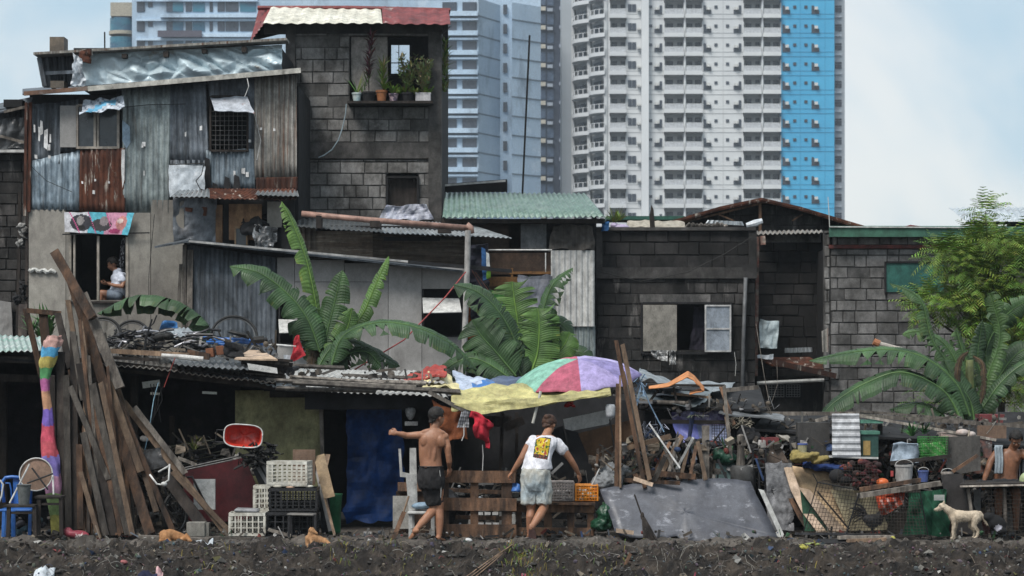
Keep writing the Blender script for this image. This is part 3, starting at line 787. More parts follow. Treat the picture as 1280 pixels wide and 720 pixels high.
a=MB();pcloth(a,[(268,138,Y-.55),(318,142,Y-.55),(309,122,Y-.1),(263,121.5,Y-.1)],Y,nu=14,nv=6,amp=.03,freq=3,seed=3);o=build('awning',a,mat('awning_tin',(.42,.45,.5),(.34,.36,.4),3,.6,.1,stain=((.3,.12,.07),4,.6,.7)),th,solid=.012)
a=MB();pcloth(a,[(100,145,Y-.45),(154,137,Y-.5),(156,122,Y-.1),(105,127,Y-.1)],Y,nu=20,nv=8,amp=.06,freq=4,seed=8,crease=.05,colfn=lambda u,v:(.16,.42,.62)if .15<u<.8 and .25<v+.2*sin(u*7)<.72 else((.5,.55,.62)if(u*7+v*3)%1>.25 else(.22,.25,.3)))
build('awning',a,m_vcc,th,'crumpled blue and white plastic sheet over the left window',solid=.008)
f=MB()
for(a,b,c_,d)in((86,89,292,376),(91.5,94,292,376),(121,124,295,376),(157,160.5,296,376)):pbox(f,a,b,c_,d,Y-.06,Y+.02)
wo=build('window',f,mat('pale_post',(.30,.27,.235),(.22,.2,.17),4,.8,.2,stretch=(3,3,.5)),th,'tall open window with pale uprights')
b=MB();face=[(318,276,7),(0,0,0)]
def ban(u,v):
 x=80+u*88;yy=292-v*27
 c=(.66,.66,.7)
 if u>.36:c=(.12,.45,.55)
 if u>.62:c=(.62,.30,.42)
 if u>.9:c=(.14,.52,.66)
 for(cx_,cy_,rx,ry,cc)in((102,279,14,11,(.05,.05,.06)),(101,276,5,6,(.32,.30,.30)),(103,285,5,3,(.02,.02,.02)),(129,281,14,8,(.06,.055,.06)),(132,276,6,6,(.26,.22,.23)),(155,278,7,9,(.55,.24,.22)),(153,275,4,3,(.75,.6,.55)),(148,288,8,3,(.35,.05,.14))):
  if((x-cx_)/rx)**2+((yy-cy_)/ry)**2<1:c=cc
 if abs((x-yy*.5)%23)<1.1 and u<.7:c=(.65,.12,.3)
 return c
pcloth(b,[(81,290),(160,294),(168,266),(80,265)],Y-.16,nu=70,nv=22,amp=.02,freq=2,seed=5,colfn=ban)
one('banner',b,m_vcc,'pink and turquoise printed banner with dark photographs nailed above the open window','banner',solid=.004)
c=MB();pbeam(c,(78,293),(187,291),Y-.15,.022,.02,.6);build('banner_rail',c,m_metal,th)
pt=MB()
for(x,y,ww,hh)in((52,160,3,17),(57,175,4,22),(61,184,3.5,6),(49,167,2,14),(63,172,2,10),(45,196,3,4),(62,196,3,3),(43,160,2,8),(180,180,4,5),(178,182,2,4),(180,216,1.6,5),(251,160,3,5),(232,168,2,5),(312,176,3,3),(326,161,2.6,3),(343,162,2.4,3),(304,214,4,6),(309,218,3,5),(293,216,2,5),(117,240,2.5,4),(119,225,2,3),(136,228,2,3),(103,228,2,3)):
 k=.02
 q=[P(x+sx*ww*rnd(.4,.7),y+sy*hh*rnd(.4,.7),Y-.075-.0*k)for sx,sy in((-1,-1),(1,-1),(1,1),(-1,1))];pt.poly(q,.006,rnd(.5,.75))
build('paper_scrap',pt,m_vc,th)
pt=MB()
for i in range(3):
 y0_=186;x0_=151+i*1.0
pt.slab([(152,187),(156,187),(155.5,225),(153,235),(151.5,210)],Y-.085,.006,.62);pt.slab([(153,150),(162,158),(163,178),(158,186),(153,176)],Y-.062,.006,(.30,.40,.50))
build('paint_patch',pt,m_vc,th)
c=MB();pcloth(c,[(217,304),(272,304),(270,245),(216,247)],Y-.05,nu=26,nv=26,amp=.05,freq=2.5,seed=11,crease=.05);build('crumpled_sheet',c,mat('pewter_sheet',(.15,.165,.185),(.10,.11,.125),2,.5,.1,metal=.3,stain=((.06,.06,.065),2,.56,.7)),th,solid=.008)
c=MB()
pbox(c,269.5,278,256,304,Y-.09,Y-.02,.9);pbox(c,286,327,255,300,Y-.05,Y,1.3);build('wood_panel',c,mat('tan_wood',(.22,.13,.07),(.16,.09,.05),3,.8,.2,stretch=(3,3,.6)),th)
c=MB();pbox(c,279,286,256,304,Y-.06,Y-.01);build('gap_shade_strip',c,m_black,th)  # solid black strip standing in for shade between the wood panels
f=MB()
for(a,b_,c_,d)in((293,295,283,306),(307.5,309.5,283,306),(295,307.5,283,285.5)):pbox(f,a,b_,c_,d,Y-.12,Y-.06)
wo=build('window',f,mat('tan_frame',(.33,.22,.13),(.26,.17,.1),4,.7,.1),th,'small tan framed window beside the silver tarp');p=MB();pbox(p,295,307.5,285.5,306,Y-.1,Y-.07);build('pane',p,m_glassd,wo)
p=MB();pbox(p,334,352,252,284,Y-.05,Y+.02,1.1);build('wall_board',p,m_panel_b,th)
c=MB();pcorr(c,[(214,247,Y-.75),(371,249,Y-.75),(370,236,Y-.1),(260,236,Y-.1)],Y,pitch=.09,amp=.012,col=1.15,dent=.02,rag=.04)
lo=build('lean_to_roof',c,m_tin_r,th,'small rusty lean-to roof',solid=.005)
c=MB();pcorr(c,[(213,247,Y-.8),(262,246,Y-.8),(262,236,Y-.15),(226,236,Y-.15)],Y,pitch=.09,amp=.012,col=.8,dent=.02);build('sheet',c,m_tin_lt,lo,solid=.005)
c=MB();pcorr(c,[(318,243,Y-.84),(374,245,Y-.84),(372,238,Y-.15),(322,238,Y-.15)],Y,pitch=.09,amp=.012,col=.65,dent=.02);build('sheet',c,m_tin_lt,lo,solid=.005)
b=MB();pcloth(b,[(212,246),(256,238),(257,208),(211,205)],Y-.2,nu=20,nv=16,amp=.05,freq=2,seed=21,crease=.03)
one('white_tarp',b,m_tarp_w,'white plastic sheet hung on the tin wall above the small rusty lean-to','tarp',solid=.005)
b=MB();pcloth(b,[(320,309),(342,310),(347,284),(318,280)],Y-.35,nu=22,nv=18,amp=.16,freq=4,seed=2,crease=.16)
one('silver_sheet',b,mat('crumpled_foil',(.5,.5,.5),(.38,.38,.38),3,.3,.05,metal=.7),'crumpled silver plastic sheet hanging beside the small tan framed window','plastic sheet',solid=.006,smooth=False)
b=MB();b.ell(P(314,286,Y-.3),(.17,.15,.13));b.ell(P(324,280,Y-.3),(.16,.15,.10));b.ell(P(306,278,Y-.3),(.13,.08,.035),ROT(0,25,0))
lump('bundle',b,m_dark,'dark bundle of rags on the ledge above the silver plastic sheet','bundle',.08,5,.03)
wire('hanging_wire',[(309,98,13.6),(311,108,13.5),(306,121,13.5)],Y,.008,m_metal_w,'short pale wire from roof edge to the tin window awning')
wire('electric_wire',[(318,143,13.6),(322,158,13.8),(326,176,13.8),(321,200,13.8)],Y,.006,m_metal_w,'thin loose wire hanging right of the grilled window')
wire('electric_wire',[(155,134),(185,131),(232,130)],13.85,.007,m_rub,'black wire running along the tin wall from the blue awning')
wire('electric_wire',[(38,207),(58,226),(90,240)],13.85,.006,m_rub,'black wire crossing the blue-grey tin at the left corner')
wire('electric_wire',[(193,268),(190,300),(186,345),(186,372)],13.8,.006,m_rub,'black wire hanging down the beige boards right of the open window')
wire('electric_wire',[(212,206),(255,204),(252,218),(245,226),(250,236),(255,238)],13.7,.009,m_rub,'black cable looped over the white plastic sheet')
b=MB();b.tube([P(36+i*2.8,337+1.5*sin(i*1.7)+i*.22,Y-.06)for i in range(13)],[.03+.015*abs(sin(i*2.1))for i in range(13)],6);build('sealant_streak',b,mat('white_foam',(.5,.5,.48),(.4,.4,.38),9,.9,.3),th)
ur=thing('rooftop_shelter',P(200,100,Y+2),'low rooftop shelter clad in crumpled silver tarp above the tin house','shelter')
c=MB();pbeam(c,(45,69),(360,51),Y+.3,.045,.5,.9);build('roof_edge',c,m_tin_w,ur)
c=MB();pbox(c,92,352,60,105,Y+.6,Y+3.0,1.0);build('wall',c,m_dark,ur)
c=MB()
A,B,C_,D_=P(98,108,Y+.25),P(353,88,Y+.25),P(353,56,Y+.4),P(98,68,Y+.4)
def tf(u,v):
 p=A.lerp(B,u).lerp(D_.lerp(C_,u),v);x=u*9
 a=noise.voronoi(V((x*.95+v*1.1,v*1.4+.5*sin(x),4)))[0]
 k=(a[1]-a[0])*.42+.08*fb(x*1.2,v*2,3);
 e=min(1,min(v,1-v)*5+.15)
 return p+V((0,-k*e*(.35+.65*min(1,u*1.6)),0))
c.grid(150,26,tf);build('silver_tarp',c,m_foil,ur,solid=.004)
c=MB()
for i,(x,y)in enumerate(((155,70),(207,67),(255,64),(305,61),(103,72))):pbox(c,x-3,x+3,y-3,y+2+(i%2)*2,Y+.1,Y+.3)
build('clamp',c,m_wood_d,ur)
c=MB();pcorr(c,[(55,110),(97,108),(97,70),(47,69)],Y+.5,pitch=.12,amp=.03,dent=.05,col=.5);pbeam(c,(49,72),(56,108),Y+.2,.08,.05,.6);pbeam(c,(50,92),(92,90),Y+.3,.06,.05,1.4)
build('side_sheets',c,m_tin_d,ur,solid=.006)
c=MB();c.tube([P(107,63+i*3,Y+.0)+V((rnd(-.04,.04),0,0))for i in range(6)],.11,8);build('rusty_bundle',c,m_tin_r,ur,solid=0)
c=MB();pcloth(c,[(90,108),(106,108),(104,75),(93,66)],Y-.02,nu=14,nv=20,amp=.12,freq=4,seed=4,crease=.1);build('torn_plastic',c,m_tarp_w,ur,solid=.005)
ch=MB();A=P(62,66,Y+1.0);
def hollow(mb,x0,x1,y0,y1,Y0,Y1,t=.03,col=1.0):
 tp=t/SC(Y0)
 pbox(mb,x0,x0+tp,y0,y1,Y0,Y1,col);pbox(mb,x1-tp,x1,y0,y1,Y0,Y1,col);pbox(mb,x0+tp,x1-tp,y0,y1,Y1-t,Y1,col*.8);pbox(mb,x0+tp,x1-tp,y0,y1,Y0,Y0+t,col)
hollow(ch,62,80,46,67,Y+.9,Y+1.3);one('metal_duct',ch,mat('brown_duct',(.16,.13,.10),(.1,.085,.07),3,.6,.1,metal=.3),'brown square metal duct standing on the rooftop at upper left','duct')
ch=MB();hollow(ch,63,80,101,110,Y+.1,Y+.5);one('metal_duct',ch,MATS['brown_duct'],'short brown duct piece just above the left roof edge','duct')
b=MB();ptube(b,[(131,64),(130.8,40)],Y+1,.014,6);one('antenna_rod',b,m_metal,'thin dark rod standing on the silver-tarp rooftop','rod')
Y=15.5
b=MB();block_wall(b,-60,38,190,600,Y,bw=.42,bh=.21,var=(.6,1.15));
lh=thing('block_house',(P(0,0,Y).x,Y+1,0),'sooty cinder block house cut off by the left edge of the photo','house')
build('wall',b,m_block_s,lh);c=MB();pbox(c,-60,34,187,190.5,Y-.25,Y+3,1);build('roof_edge',c,m_metal_w,lh)
c=MB();pcorr(c,[(-30,188),(36,188),(36,132),(-30,140)],Y+.1,pitch=.1,amp=.012,dent=.05,col=.55);build('tin_sheet',c,m_tin_d,lh,solid=.004)
c=MB();c.poly([P(-40,147,Y-.2),P(36,133,Y-.2),P(40,121,Y+1.5),P(-30,135,Y+2.5)],.03,.8);build('roof',c,m_tin_d,lh);c=MB();pbox(c,-60,37,135,600,Y+.5,Y+4,1);build('inner_wall',c,m_dark,lh)
c=MB();pcloth(c,[(-5,186),(32,186),(34,145),(-5,150)],Y-.03,nu=20,nv=18,amp=.07,freq=3,seed=6,crease=.06);build('plastic_sheet',c,mat('murky_plastic',(.09,.095,.10),(.05,.053,.056),3,.35,.1,stain=((.22,.24,.25),3.5,.6,.72)),lh,solid=.004)
c=MB();pbeam(c,(0,170),(30,178),Y-.12,.05,.03,1.1);pbeam(c,(5,140),(34,133),Y-.3,.05,.04,1.1);build('batten',c,m_wood_g,lh)
b=MB();b.box(P(18,130,Y),(.35,.3,.14));one('metal_box',b,m_dark,'small black box on the roof of the leftmost block house','box')
b=MB();pcloth(b,[(-4,420),(16,420),(14,378),(-4,375)],Y-.1,nu=6,nv=6,amp=.02);build('plaster_patch',b,m_panel,lh,solid=.01)
m_plr=mat('dirty_torn_plastic',(.30,.30,.29),(.07,.07,.07),9,.8,.3)
for i,(x,y)in enumerate(((26,290),(25,362))):
 b=MB()
 for j in range(5):b.ell(P(x+rnd(-6,6),y+j*5-8,14.6),(.05,.04,rnd(.05,.12)),ROT(rnd(0,60),rnd(0,60),0),8,5)
 lump('rag',b,m_plr if i==0 else m_dark,['pale torn plastic caught on the corner post of the tin house','dark tangled rag on the corner post near the grey boards'][i],'rag',.10,9,.012)
b=MB();pbeam(b,(25,240),(22,420),14.9,.06,.06);pbeam(b,(34,200),(33,420),14.6,.05,.05,1.6);pbeam(b,(29,380),(28,420),14.4,.16,.04,3.5)
one('corner_pole',b,m_wood_d,'dark upright poles in the gap between the leftmost houses','pole')
Y=17.0
tw=thing('block_tower_house',(P(455,0,Y).x,Y+2,0),'tall narrow cinder block house with red and cream metal roof and potted plants','house')
b=MB();block_wall(b,369,538,30,178,Y,holes=[(437,537,40,127)],bw=.43,bh=.229,var=(.78,1.2),flush=.14);build('wall',b,m_block,tw,'upper wall of grey blocks')
b=MB();block_wall(b,371,538,199,305,Y,holes=[(483,523,222,262)],bw=.43,bh=.229,var=(.75,1.25));build('wall',b,m_block,tw,'lower wall of grey blocks')
b=MB();pbox(b,357,369,30,305,Y-.05,Y+.4);pbox(b,535.5,552,40,305,Y-.06,Y+.4,.95);pbox(b,369,535.5,178,198,Y-.03,Y+.3,1.0);pbox(b,330,556,27,42,Y-.02,Y+.1,.6);build('concrete_frame',b,m_conc,tw)
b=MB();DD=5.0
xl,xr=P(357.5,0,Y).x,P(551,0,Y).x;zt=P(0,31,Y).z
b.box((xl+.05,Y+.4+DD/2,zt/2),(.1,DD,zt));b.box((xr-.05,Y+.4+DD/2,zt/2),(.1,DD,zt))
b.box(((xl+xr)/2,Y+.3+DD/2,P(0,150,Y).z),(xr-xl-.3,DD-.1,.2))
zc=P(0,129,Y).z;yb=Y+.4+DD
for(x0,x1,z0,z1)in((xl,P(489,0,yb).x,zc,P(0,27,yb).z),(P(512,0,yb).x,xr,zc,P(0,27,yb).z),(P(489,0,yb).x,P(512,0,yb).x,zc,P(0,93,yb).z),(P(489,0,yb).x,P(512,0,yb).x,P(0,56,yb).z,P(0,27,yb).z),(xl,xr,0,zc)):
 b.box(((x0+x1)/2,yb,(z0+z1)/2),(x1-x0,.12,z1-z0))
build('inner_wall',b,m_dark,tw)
f=MB()
for(a,b_,c_,d)in((487,489,56,93),(512,514,56,93),(498,499,56,93),(487,514,92,94),(487,514,78,79)):pbox(f,a,b_,c_,d,yb-.1,yb-.05)
build('rear_window',f,m_metal,tw)
b=MB();b.slab([(439,100),(439,42),(484,43),(485,100),(475,118),(462,118),(448,116)],Y+.12,.03);build('grey_partition',b,mat('grey_partition',(.30,.28,.265),(.25,.235,.22),2,.8,.05),tw)
b=MB();pbox(b,434,541,126,129,Y-.45,Y+.1);build('ledge',b,m_wood_d,tw)
f=MB()
for(a,b_,c_,d)in((482.5,485,220,263),(521,523.5,220,263),(485,521,220,222.5),(485,521,261,264)):pbox(f,a,b_,c_,d,Y-.05,Y+.06)
wo=build('window',f,m_dark,tw);p=MB();pcloth(p,[(485,261),(521,261),(521,222),(485,222)],Y+.1,nu=24,nv=6,amp=.03,freq=3,seed=4);build('curtain',p,mat('brown_curtain',(.035,.028,.025),(.022,.018,.016),5,.9,.2,stretch=(6,1,.5)),wo,solid=.004)
rf=MB();A,B=P(316,32,Y-.55),P(478,29,Y-.55);
def rsheet(x0,x1,y0,y1,m,lb_=None,tn=1.0):
 c=MB();A,B=P(x0,y0,Y-.55),P(x1,y1,Y-.55);k=SC(Y+.8)
 C_,D_=P(x1-2,11.5,Y+.9),P(x0+(10 if x0<340 else-1),9,Y+.9)
 c.corr(A,B,C_,D_,pitch=.24,amp=.014,trap=False,dent=.012,nv=4,col=tn);return build('roof_sheet',c,m,tw,lb_,solid=.006)
rsheet(329,478,29,29.5,m_tin_cream,'peeling cream painted roof sheet');rsheet(478.5,563,29.5,31,m_tin_red,'red painted roof sheet')
c=MB();c.corr(P(313,52,Y+0.4),P(330,30,Y-.5),P(340,9,Y+.9),P(324,10,Y+1.6),pitch=.18,amp=.012);build('roof_sheet',c,m_tin_red,tw,solid=.006)
c=MB();ptube(c,[(322,10,Y+.9),(440,10,Y+.9),(563,13,Y+.9)],Y,.05,6);c.poly([P(335,10,Y+.9),P(563,12,Y+.9),P(560,30,Y+5.6),P(335,28,Y+5.6)],.03);build('ridge',c,m_tin_red,tw)
c=MB();pbeam(c,(552,34),(556,44),Y-.3,.03,.03);pbeam(c,(552,43),(563,33),Y-.4,.02,.02);build('bracket',c,m_metal,tw)
c=MB();c.poly([P(316,50,Y+.5),P(357,40,Y+.1),P(357,30,Y+.1),P(326,26,Y+.5)],.04);build('gable_board',c,m_dark,tw)
b=MB();pcloth(b,[(474,275),(541,274),(535,256),(484,256)],Y-.12,nu=20,nv=8,amp=.08,freq=3,seed=9,crease=.05,colfn=lambda u,v:(.55,.57,.66)if(u*6+v)%1>.2 else(.38,.4,.5));one('window_tarp',b,m_vcc,'white plastic sheet spread below the dark lower window of the block tower house','tarp',solid=.004)
b=MB();b.tube([P(313,16+0,Y)]*0+[P(x,y,Y-.12)for x,y in((433,130),(432,142),(428,160),(423,175),(415,187),(405,194),(398,197))],.012,6);one('garden_hose',b,mat('pale_hose',(.3,.38,.42),(.24,.3,.34),5,.5,0),'thin pale blue hose hanging down the block wall from the plant ledge','hose')
b=MB();b.add([P(371.5,145,Y-.06),P(380,152,Y-.12),P(371.5,160,Y-.06),P(371.5,152,Y+.02)],[(0,1,3),(1,2,3),(0,2,1)],1);build('bracket_plate',b,m_black,tw)
def pot(name,px,py0,py1,w_,m,Yp,round_=True,col=1.0):
 b=MB();base=P(px,py1,Yp);h=(py1-py0)*SC(Yp);r=w_/2*SC(Yp)
 if round_:b.lathe(base,[(0,0),(r*.72,0),(r*.95,h*.8),(r*1.05,h*.82),(r*1.05,h),(r*.9,h),(r*.85,h*.8),(0,h*.8)],18,None,col)
 else:
  b.box(base+V((0,0,h/2)),(r*2,r*1.2,h),None,col,.01);b.box(base+V((0,0,h)),(r*2.1,r*1.3,h*.12),None,1.1)
 return b
def blades(mb,base,n,L_,spread,wd,col,droop=.5,up=.6):
 for i in range(n):
  a=rnd(0,2*pi);e=rnd(.15,1)*spread;l=L_*rnd(.55,1.1);d=V((cos(a)*e,sin(a)*e,up)).normalized()
  pts=[];p=V(base)+V((rnd(-.02,.02),rnd(-.02,.02),0))
  for k in range(4):
   pts.append(V(p));p=p+d*(l/3);d=(d+V((0,0,-droop*.35))).normalized()
  s_=d.cross(V((0,0,1)));s_=(s_.normalized()if s_.length>1e-3 else V((1,0,0)))*wd
  c=tuple(q*rnd(.7,1.25)for q in col)
  vs=[]
  for k,q in enumerate(pts):
   ww=(.6,1,.8,.05)[k];vs+=[q-s_*ww,q+s_*ww]
  mb.add(vs,[(0,1,3,2),(2,3,5,4),(4,5,7,6)],c)
YP=Y-.25
specs=[('paint_can_plant',446,116,127,12,mat('white_can',(.5,.56,.55),(.3,.4,.42),8,.5,0),'slender green plant in a white paint can at the left end of the ledge','a'),('cordyline_plant',461,115,128,17,m_dark,'tall dark red leafed plant in a black pot on the ledge','b'),('spiky_plant',477,113,127.5,14,mat('terracotta',(.30,.12,.05),(.22,.09,.04),8,.8,.1),'spiky yellow-green plant in a round terracotta pot','c'),('bushy_plant',492,117,128,12,mat('patterned_can',(.4,.3,.32),(.08,.06,.09),14,.5,0,fac=(.48,.52)),'bright green leafy plant in a patterned tin on the ledge','d'),('small_leafed_plant',510,116,127.5,16,m_dark,'tall variegated bush in a black pot beside the white trough','e'),('trough_plant',529,117,127,19,mat('white_trough',(.45,.44,.45),(.36,.35,.36),8,.5,0),'pale leafed shrub in a white trough at the right end of the ledge','f')]
for(nm,px,a,b_,w_,m,lb_,k)in specs:
 base=P(px,b_,YP);t=thing(nm,base,lb_,'potted plant','potted plants on the ledge of the block tower')
 build('pot',pot('pot',px,a,b_,w_,m,YP,k!='f'),m,t,smooth=False)
 f=MB();st=MB();top=P(px,a+2,YP)
 if k=='a':blades(f,top,12,.5,.5,.012,(.12,.17,.05));[blades(f,top+V((.12+.03*i,0,.08*i)),4,.25,.6,.012,(.12,.17,.05))for i in range(5)]
 if k=='b':
  st.tube([top,P(461,85,YP),P(464,62,YP)],.014,5)
  for i in range(14):blades(f,P(461+i*.25,98-i*4,YP),8,.27,1,.017,(.13,.045,.06)if i%3 else(.09,.06,.06),.7,.5)
 if k=='c':[blades(f,P(478+.2*i,110-i*4.5,YP),12,.3,.9,.013,(.20,.21,.07)if i>3 else(.15,.22,.05))for i in range(7)]
 if k=='d':[blades(f,top+V((rnd(-.22,.22),rnd(-.1,.1),rnd(0,.15))),14,.22,1,.018,(.15,.26,.04))for i in range(7)]
 if k in 'ef':
  for i in range(16):
   x=px+rnd(-11,9);hh=rnd(35,62 if k=='e' else 52);q=P(x,b_-hh,YP);st.tube([top,top.lerp(q,.5)+V((rnd(-.03,.03),0,0)),q],.006,4)
   for j in range(9):blades(f,top.lerp(q,.25+.75*j/8)+V((rnd(-.04,.04),rnd(-.06,.06),0)),5,.12,1,.014,(.26,.28,.14)if k=='f' or i%2 else(.16,.22,.08),.4,.4)
  if k=='f':[blades(f,top+V((rnd(-.25,.2),rnd(-.05,.05),rnd(0,.06))),12,.2,1,.02,(.17,.24,.05))for i in range(6)]
 build('foliage',f,m_vc,t);build('stem',st,m_bark,t)
f=MB();[blades(f,P(556,55+i*5,Y+.3),12,.25,1,.016,(.13,.20,.05)if i<4 else(.2,.24,.09))for i in range(13)]
one('hanging_fern',f,m_vc,'trailing green plant growing on the right edge of the block tower house','plant')
Y=12.0
gh=thing('grey_board_house',(P(400,0,Y).x,Y+1,0),'low house with dark corrugated side and pale grey boards behind the banana plants','house')
c=MB();pcorr(c,[(226,612),(346,612),(346,322),(230,305)],Y,pitch=.085,amp=.012,dent=.02,col=.9);build('tin_sheet',c,m_tin_d,gh,solid=.004,smooth=True)
c=MB()
for i,(a,b_,y0_,y1_)in enumerate(((346.5,368,322,376),(368.6,430,325,352),(368.6,430,352.6,612),(430.6,485,329,352),(430.6,485,352.6,612),(485.6,527,332,612),(527.6,580,334,361),(527.6,580,421,612),(346.5,368,432,612))):
 pbox(c,a,b_,y0_,y1_,Y-.012*(i%2),Y+.06,rnd(.86,1.08))
build('wall_board',c,m_panel,gh)
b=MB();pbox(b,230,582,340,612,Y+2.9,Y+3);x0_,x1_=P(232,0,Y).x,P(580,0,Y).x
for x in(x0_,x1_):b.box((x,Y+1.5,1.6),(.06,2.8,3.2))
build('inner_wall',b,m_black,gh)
c=MB();c.poly([P(193,308,Y-.4),P(235,301,Y-.4),P(237,298,Y+1.2),P(200,306,Y+1.2)],.03,.8);c.poly([P(233,301.5,Y-.4),P(578,338,Y-.4),P(580,335,Y+3),P(237,298,Y+3)],.03,.8);build('roof',c,m_tin_d,gh)
c=MB();pbeam(c,(236,301.5),(510,327),Y-.42,.035,.03);build('roof_edge',c,mat('edge_tin',(.4,.4,.39),(.2,.2,.2),1.2,.5,.1),gh)
c=MB();pbeam(c,(510,327.5),(640,339),Y-.42,.06,.05,.9);build('roof_edge',c,m_metal,gh)
c=MB();pbeam(c,(231,306),(229,440),Y-.05,.07,.05);pbeam(c,(238,312),(236,440),Y-.06,.1,.04,1.1);pbeam(c,(226,330),(223,385),Y-.07,.05,.04,.6);build('corner_post',c,m_wood_g,gh)
for(a,b_,y0_,y1_,ax0,ax1,ay0,ay1,lb_)in((348,379,376,431,348,380,400,416,'small dark window behind the banana plant'),(528,577,361,421,528,577,373,391,'dark window with a propped white flap')):
 f=MB()
 for q in((a,a+2,y0_,y1_),(b_-2,b_,y0_,y1_),(a,b_,y1_-2,y1_)):pbox(f,*q,Y-.03,Y+.05)
 wo=build('window',f,m_dark,gh,lb_)
 p=MB();p.slab([(ax0+1,ay1,Y-.45),(ax1,ay1-1,Y-.45),(ax1-3,ay0,Y-.03),(ax0,ay0-1,Y-.03)],Y,.015);build('flap',p,m_tin_white,wo)
Y=13.6
ts=thing('tin_shed',(P(480,0,Y).x,Y+1,0),'rusty horizontal corrugated shed with small white tin roof below the block tower house','shed')
c=MB();pcorr(c,[(452,330),(452,290),(370,288),(372,330)][0:0]or[(466,324),(466,289),(385,289),(385,324)],Y,pitch=.1,amp=.016,dent=.03,col=1.5);build('tin_sheet',c,m_tin_h,ts,'rusty horizontal corrugated sheet',solid=.004)
c=MB();pcorr(c,[(583,336),(583,293),(465,292),(465,330)],Y+.04,pitch=.1,amp=.016,dent=.03,col=.75);build('tin_sheet',c,m_tin_h,ts,solid=.004)
c=MB();pcorr(c,[(372,311),(395,311),(395,284),(372,284)],Y-.03,pitch=.1,amp=.016,dent=.03,col=.6);build('tin_sheet',c,m_tin_h,ts,solid=.004)
c=MB();pbox(c,352,583,282,340,Y+.1,Y+.15);pbox(c,480,550,296,301,Y-.06,Y-.02);build('inner_wall',c,m_dark,ts)
c=MB();pcorr(c,[(372,284,Y-.5),(478,291,Y-.5),(480,277,Y+1.4),(372,272,Y+1.4)],Y,pitch=.09,amp=.012,dent=.04,col=.35);build('roof_sheet',c,m_tin_lt,ts,solid=.005)
c=MB();pcorr(c,[(477,291,Y-.6),(640,297,Y-.6),(592,282,Y+1.4),(478,273,Y+1.4)],Y,pitch=.09,amp=.013,dent=.02,col=.95);build('roof_sheet',c,m_tin_lt,ts,'white corrugated roof sheet',solid=.005)
c=MB()
for(a,b_,c_,d)in((395,402,268,285),(462,475,276,284),(547,564,286,291)):pbox(c,a,b_,c_,d,Y-.75,Y-.5)
build('pipe_support',c,m_wood_d,ts)
c=MB();ptube(c,[(377,267),(450,274),(585,285)],12.9,.052,12);ptube(c,[(583,281),(588,285),(589,292)],12.9,.062,12);o=one('drain_pipe',c,mat('brown_pipe',(.33,.20,.16),(.25,.15,.12),3,.5,.05),'long brown plastic drain pipe sloping across below the block tower house','pipe',smooth=True)
c=MB();ptube(c,[(585,288),(584,336),(579,470),(579,600)],11.4,.050,12);build('downpipe',c,mat('grey_pipe',(.36,.35,.34),(.28,.27,.26),3,.5,.05,stain=((.16,.14,.12),3,.58,.75,(1,1,.3))),o,'grey vertical pipe')
c=MB();pcloth(c,[(588,400),(612,392),(610,306),(586,306)],12.2,nu=14,nv=20,amp=.12,freq=3,seed=3);ln=one('hanging_garment',c,mat('navy_cloth',(.012,.013,.022),(.008,.008,.014),4,.95,.2),'black jacket hung beside the grey downpipe','clothes',group='clothes hung beside the downpipe',solid=.02)
c=MB();pcloth(c,[(604,352),(611,350),(607,312),(602,310)],12.0,nu=6,nv=12,amp=.05,freq=3,seed=5);one('hanging_garment',c,mat('blue_cloth',(.03,.10,.25),(.02,.07,.18),4,.95,.2),'narrow blue garment hung in front of the black jacket','clothes',group='clothes hung beside the downpipe',solid=.02)
c=MB();pcloth(c,[(609,350),(614,348),(611,318),(608,316)],11.95,nu=6,nv=12,amp=.05,freq=3,seed=6,colfn=lambda u,v:(.4,.42,.42)if v>.3 else(.2,.4,.05));one('hanging_garment',c,m_vcc,'white and lime green garment rightmost on the hanging line','clothes',group='clothes hung beside the downpipe',solid=.02)
c=MB();pbeam(c,(575,333),(613,335),11.9,.05,.05);one('clothes_rail',c,m_metal,'dark rail holding the jacket beside the grey downpipe','rail')
wire('red_rope',[(582,340,11.3),(556,372,10.5),(533,396,10),(505,425,9),(430,470,7.5)],Y,.012,mat('red_rope',(.32,.07,.06),(.25,.05,.05),8,.9,.1),'thin red rope running down from the downpipe past the banana leaves','rope')
for k in range(4):
 wire('electric_wire',[(590+k*2,338+k,12),(604+k*3,362,12),(618+k*3,400,12)],Y,.008,m_rub if k%2 else mat('brown_wire',(.12,.05,.04),(.1,.04,.03),8,.8,0),'dark wires hanging below the clothes rail','wire',group='wires below the clothes rail')
Y=15.0
gr=thing('green_roof_house',(P(650,0,Y).x,Y+1,0),'shabby timber house with green corrugated roof beside the sooty block house','house')
c=MB();pcorr(c,[(553,272,Y-.5),(757,271,Y-.5),(733,242,Y+3.0),(556,241,Y+3.0)],Y,pitch=.105,amp=.02,dent=.012,nv=3);build('roof',c,m_tin_gr,gr,solid=.006,smooth=True)
c=MB();pbox(c,552,756,273.5,279,Y-.35,Y-.2,1);build('eave_beam',c,m_wood_d,gr)
c=MB();pbox(c,550,742,276,602,Y+.06,Y+.1);x0_,x1_=P(553,0,Y).x,P(744,0,Y).x
for x in(x0_,x1_):c.box((x,Y+1.6,2.5),(.06,2.8,5))
build('inner_wall',c,m_dark,gr)
c=MB()
for(a,b_,y0_,y1_,t)in((590,650,278,315,.5),(602,690,316,343,1.1),(600,650,375,420,.6),(636,660,278,312,.35),(690,742,315,602,.5)):pbox(c,a,b_,y0_,y1_,Y-.01,Y+.05,t)
build('plank_wall',c,mat('umber_board',(.10,.062,.042),(.055,.036,.026),1.6,.85,.15,stretch=(.7,1,2),stain=((.025,.02,.018),1.6,.52,.72)),gr)
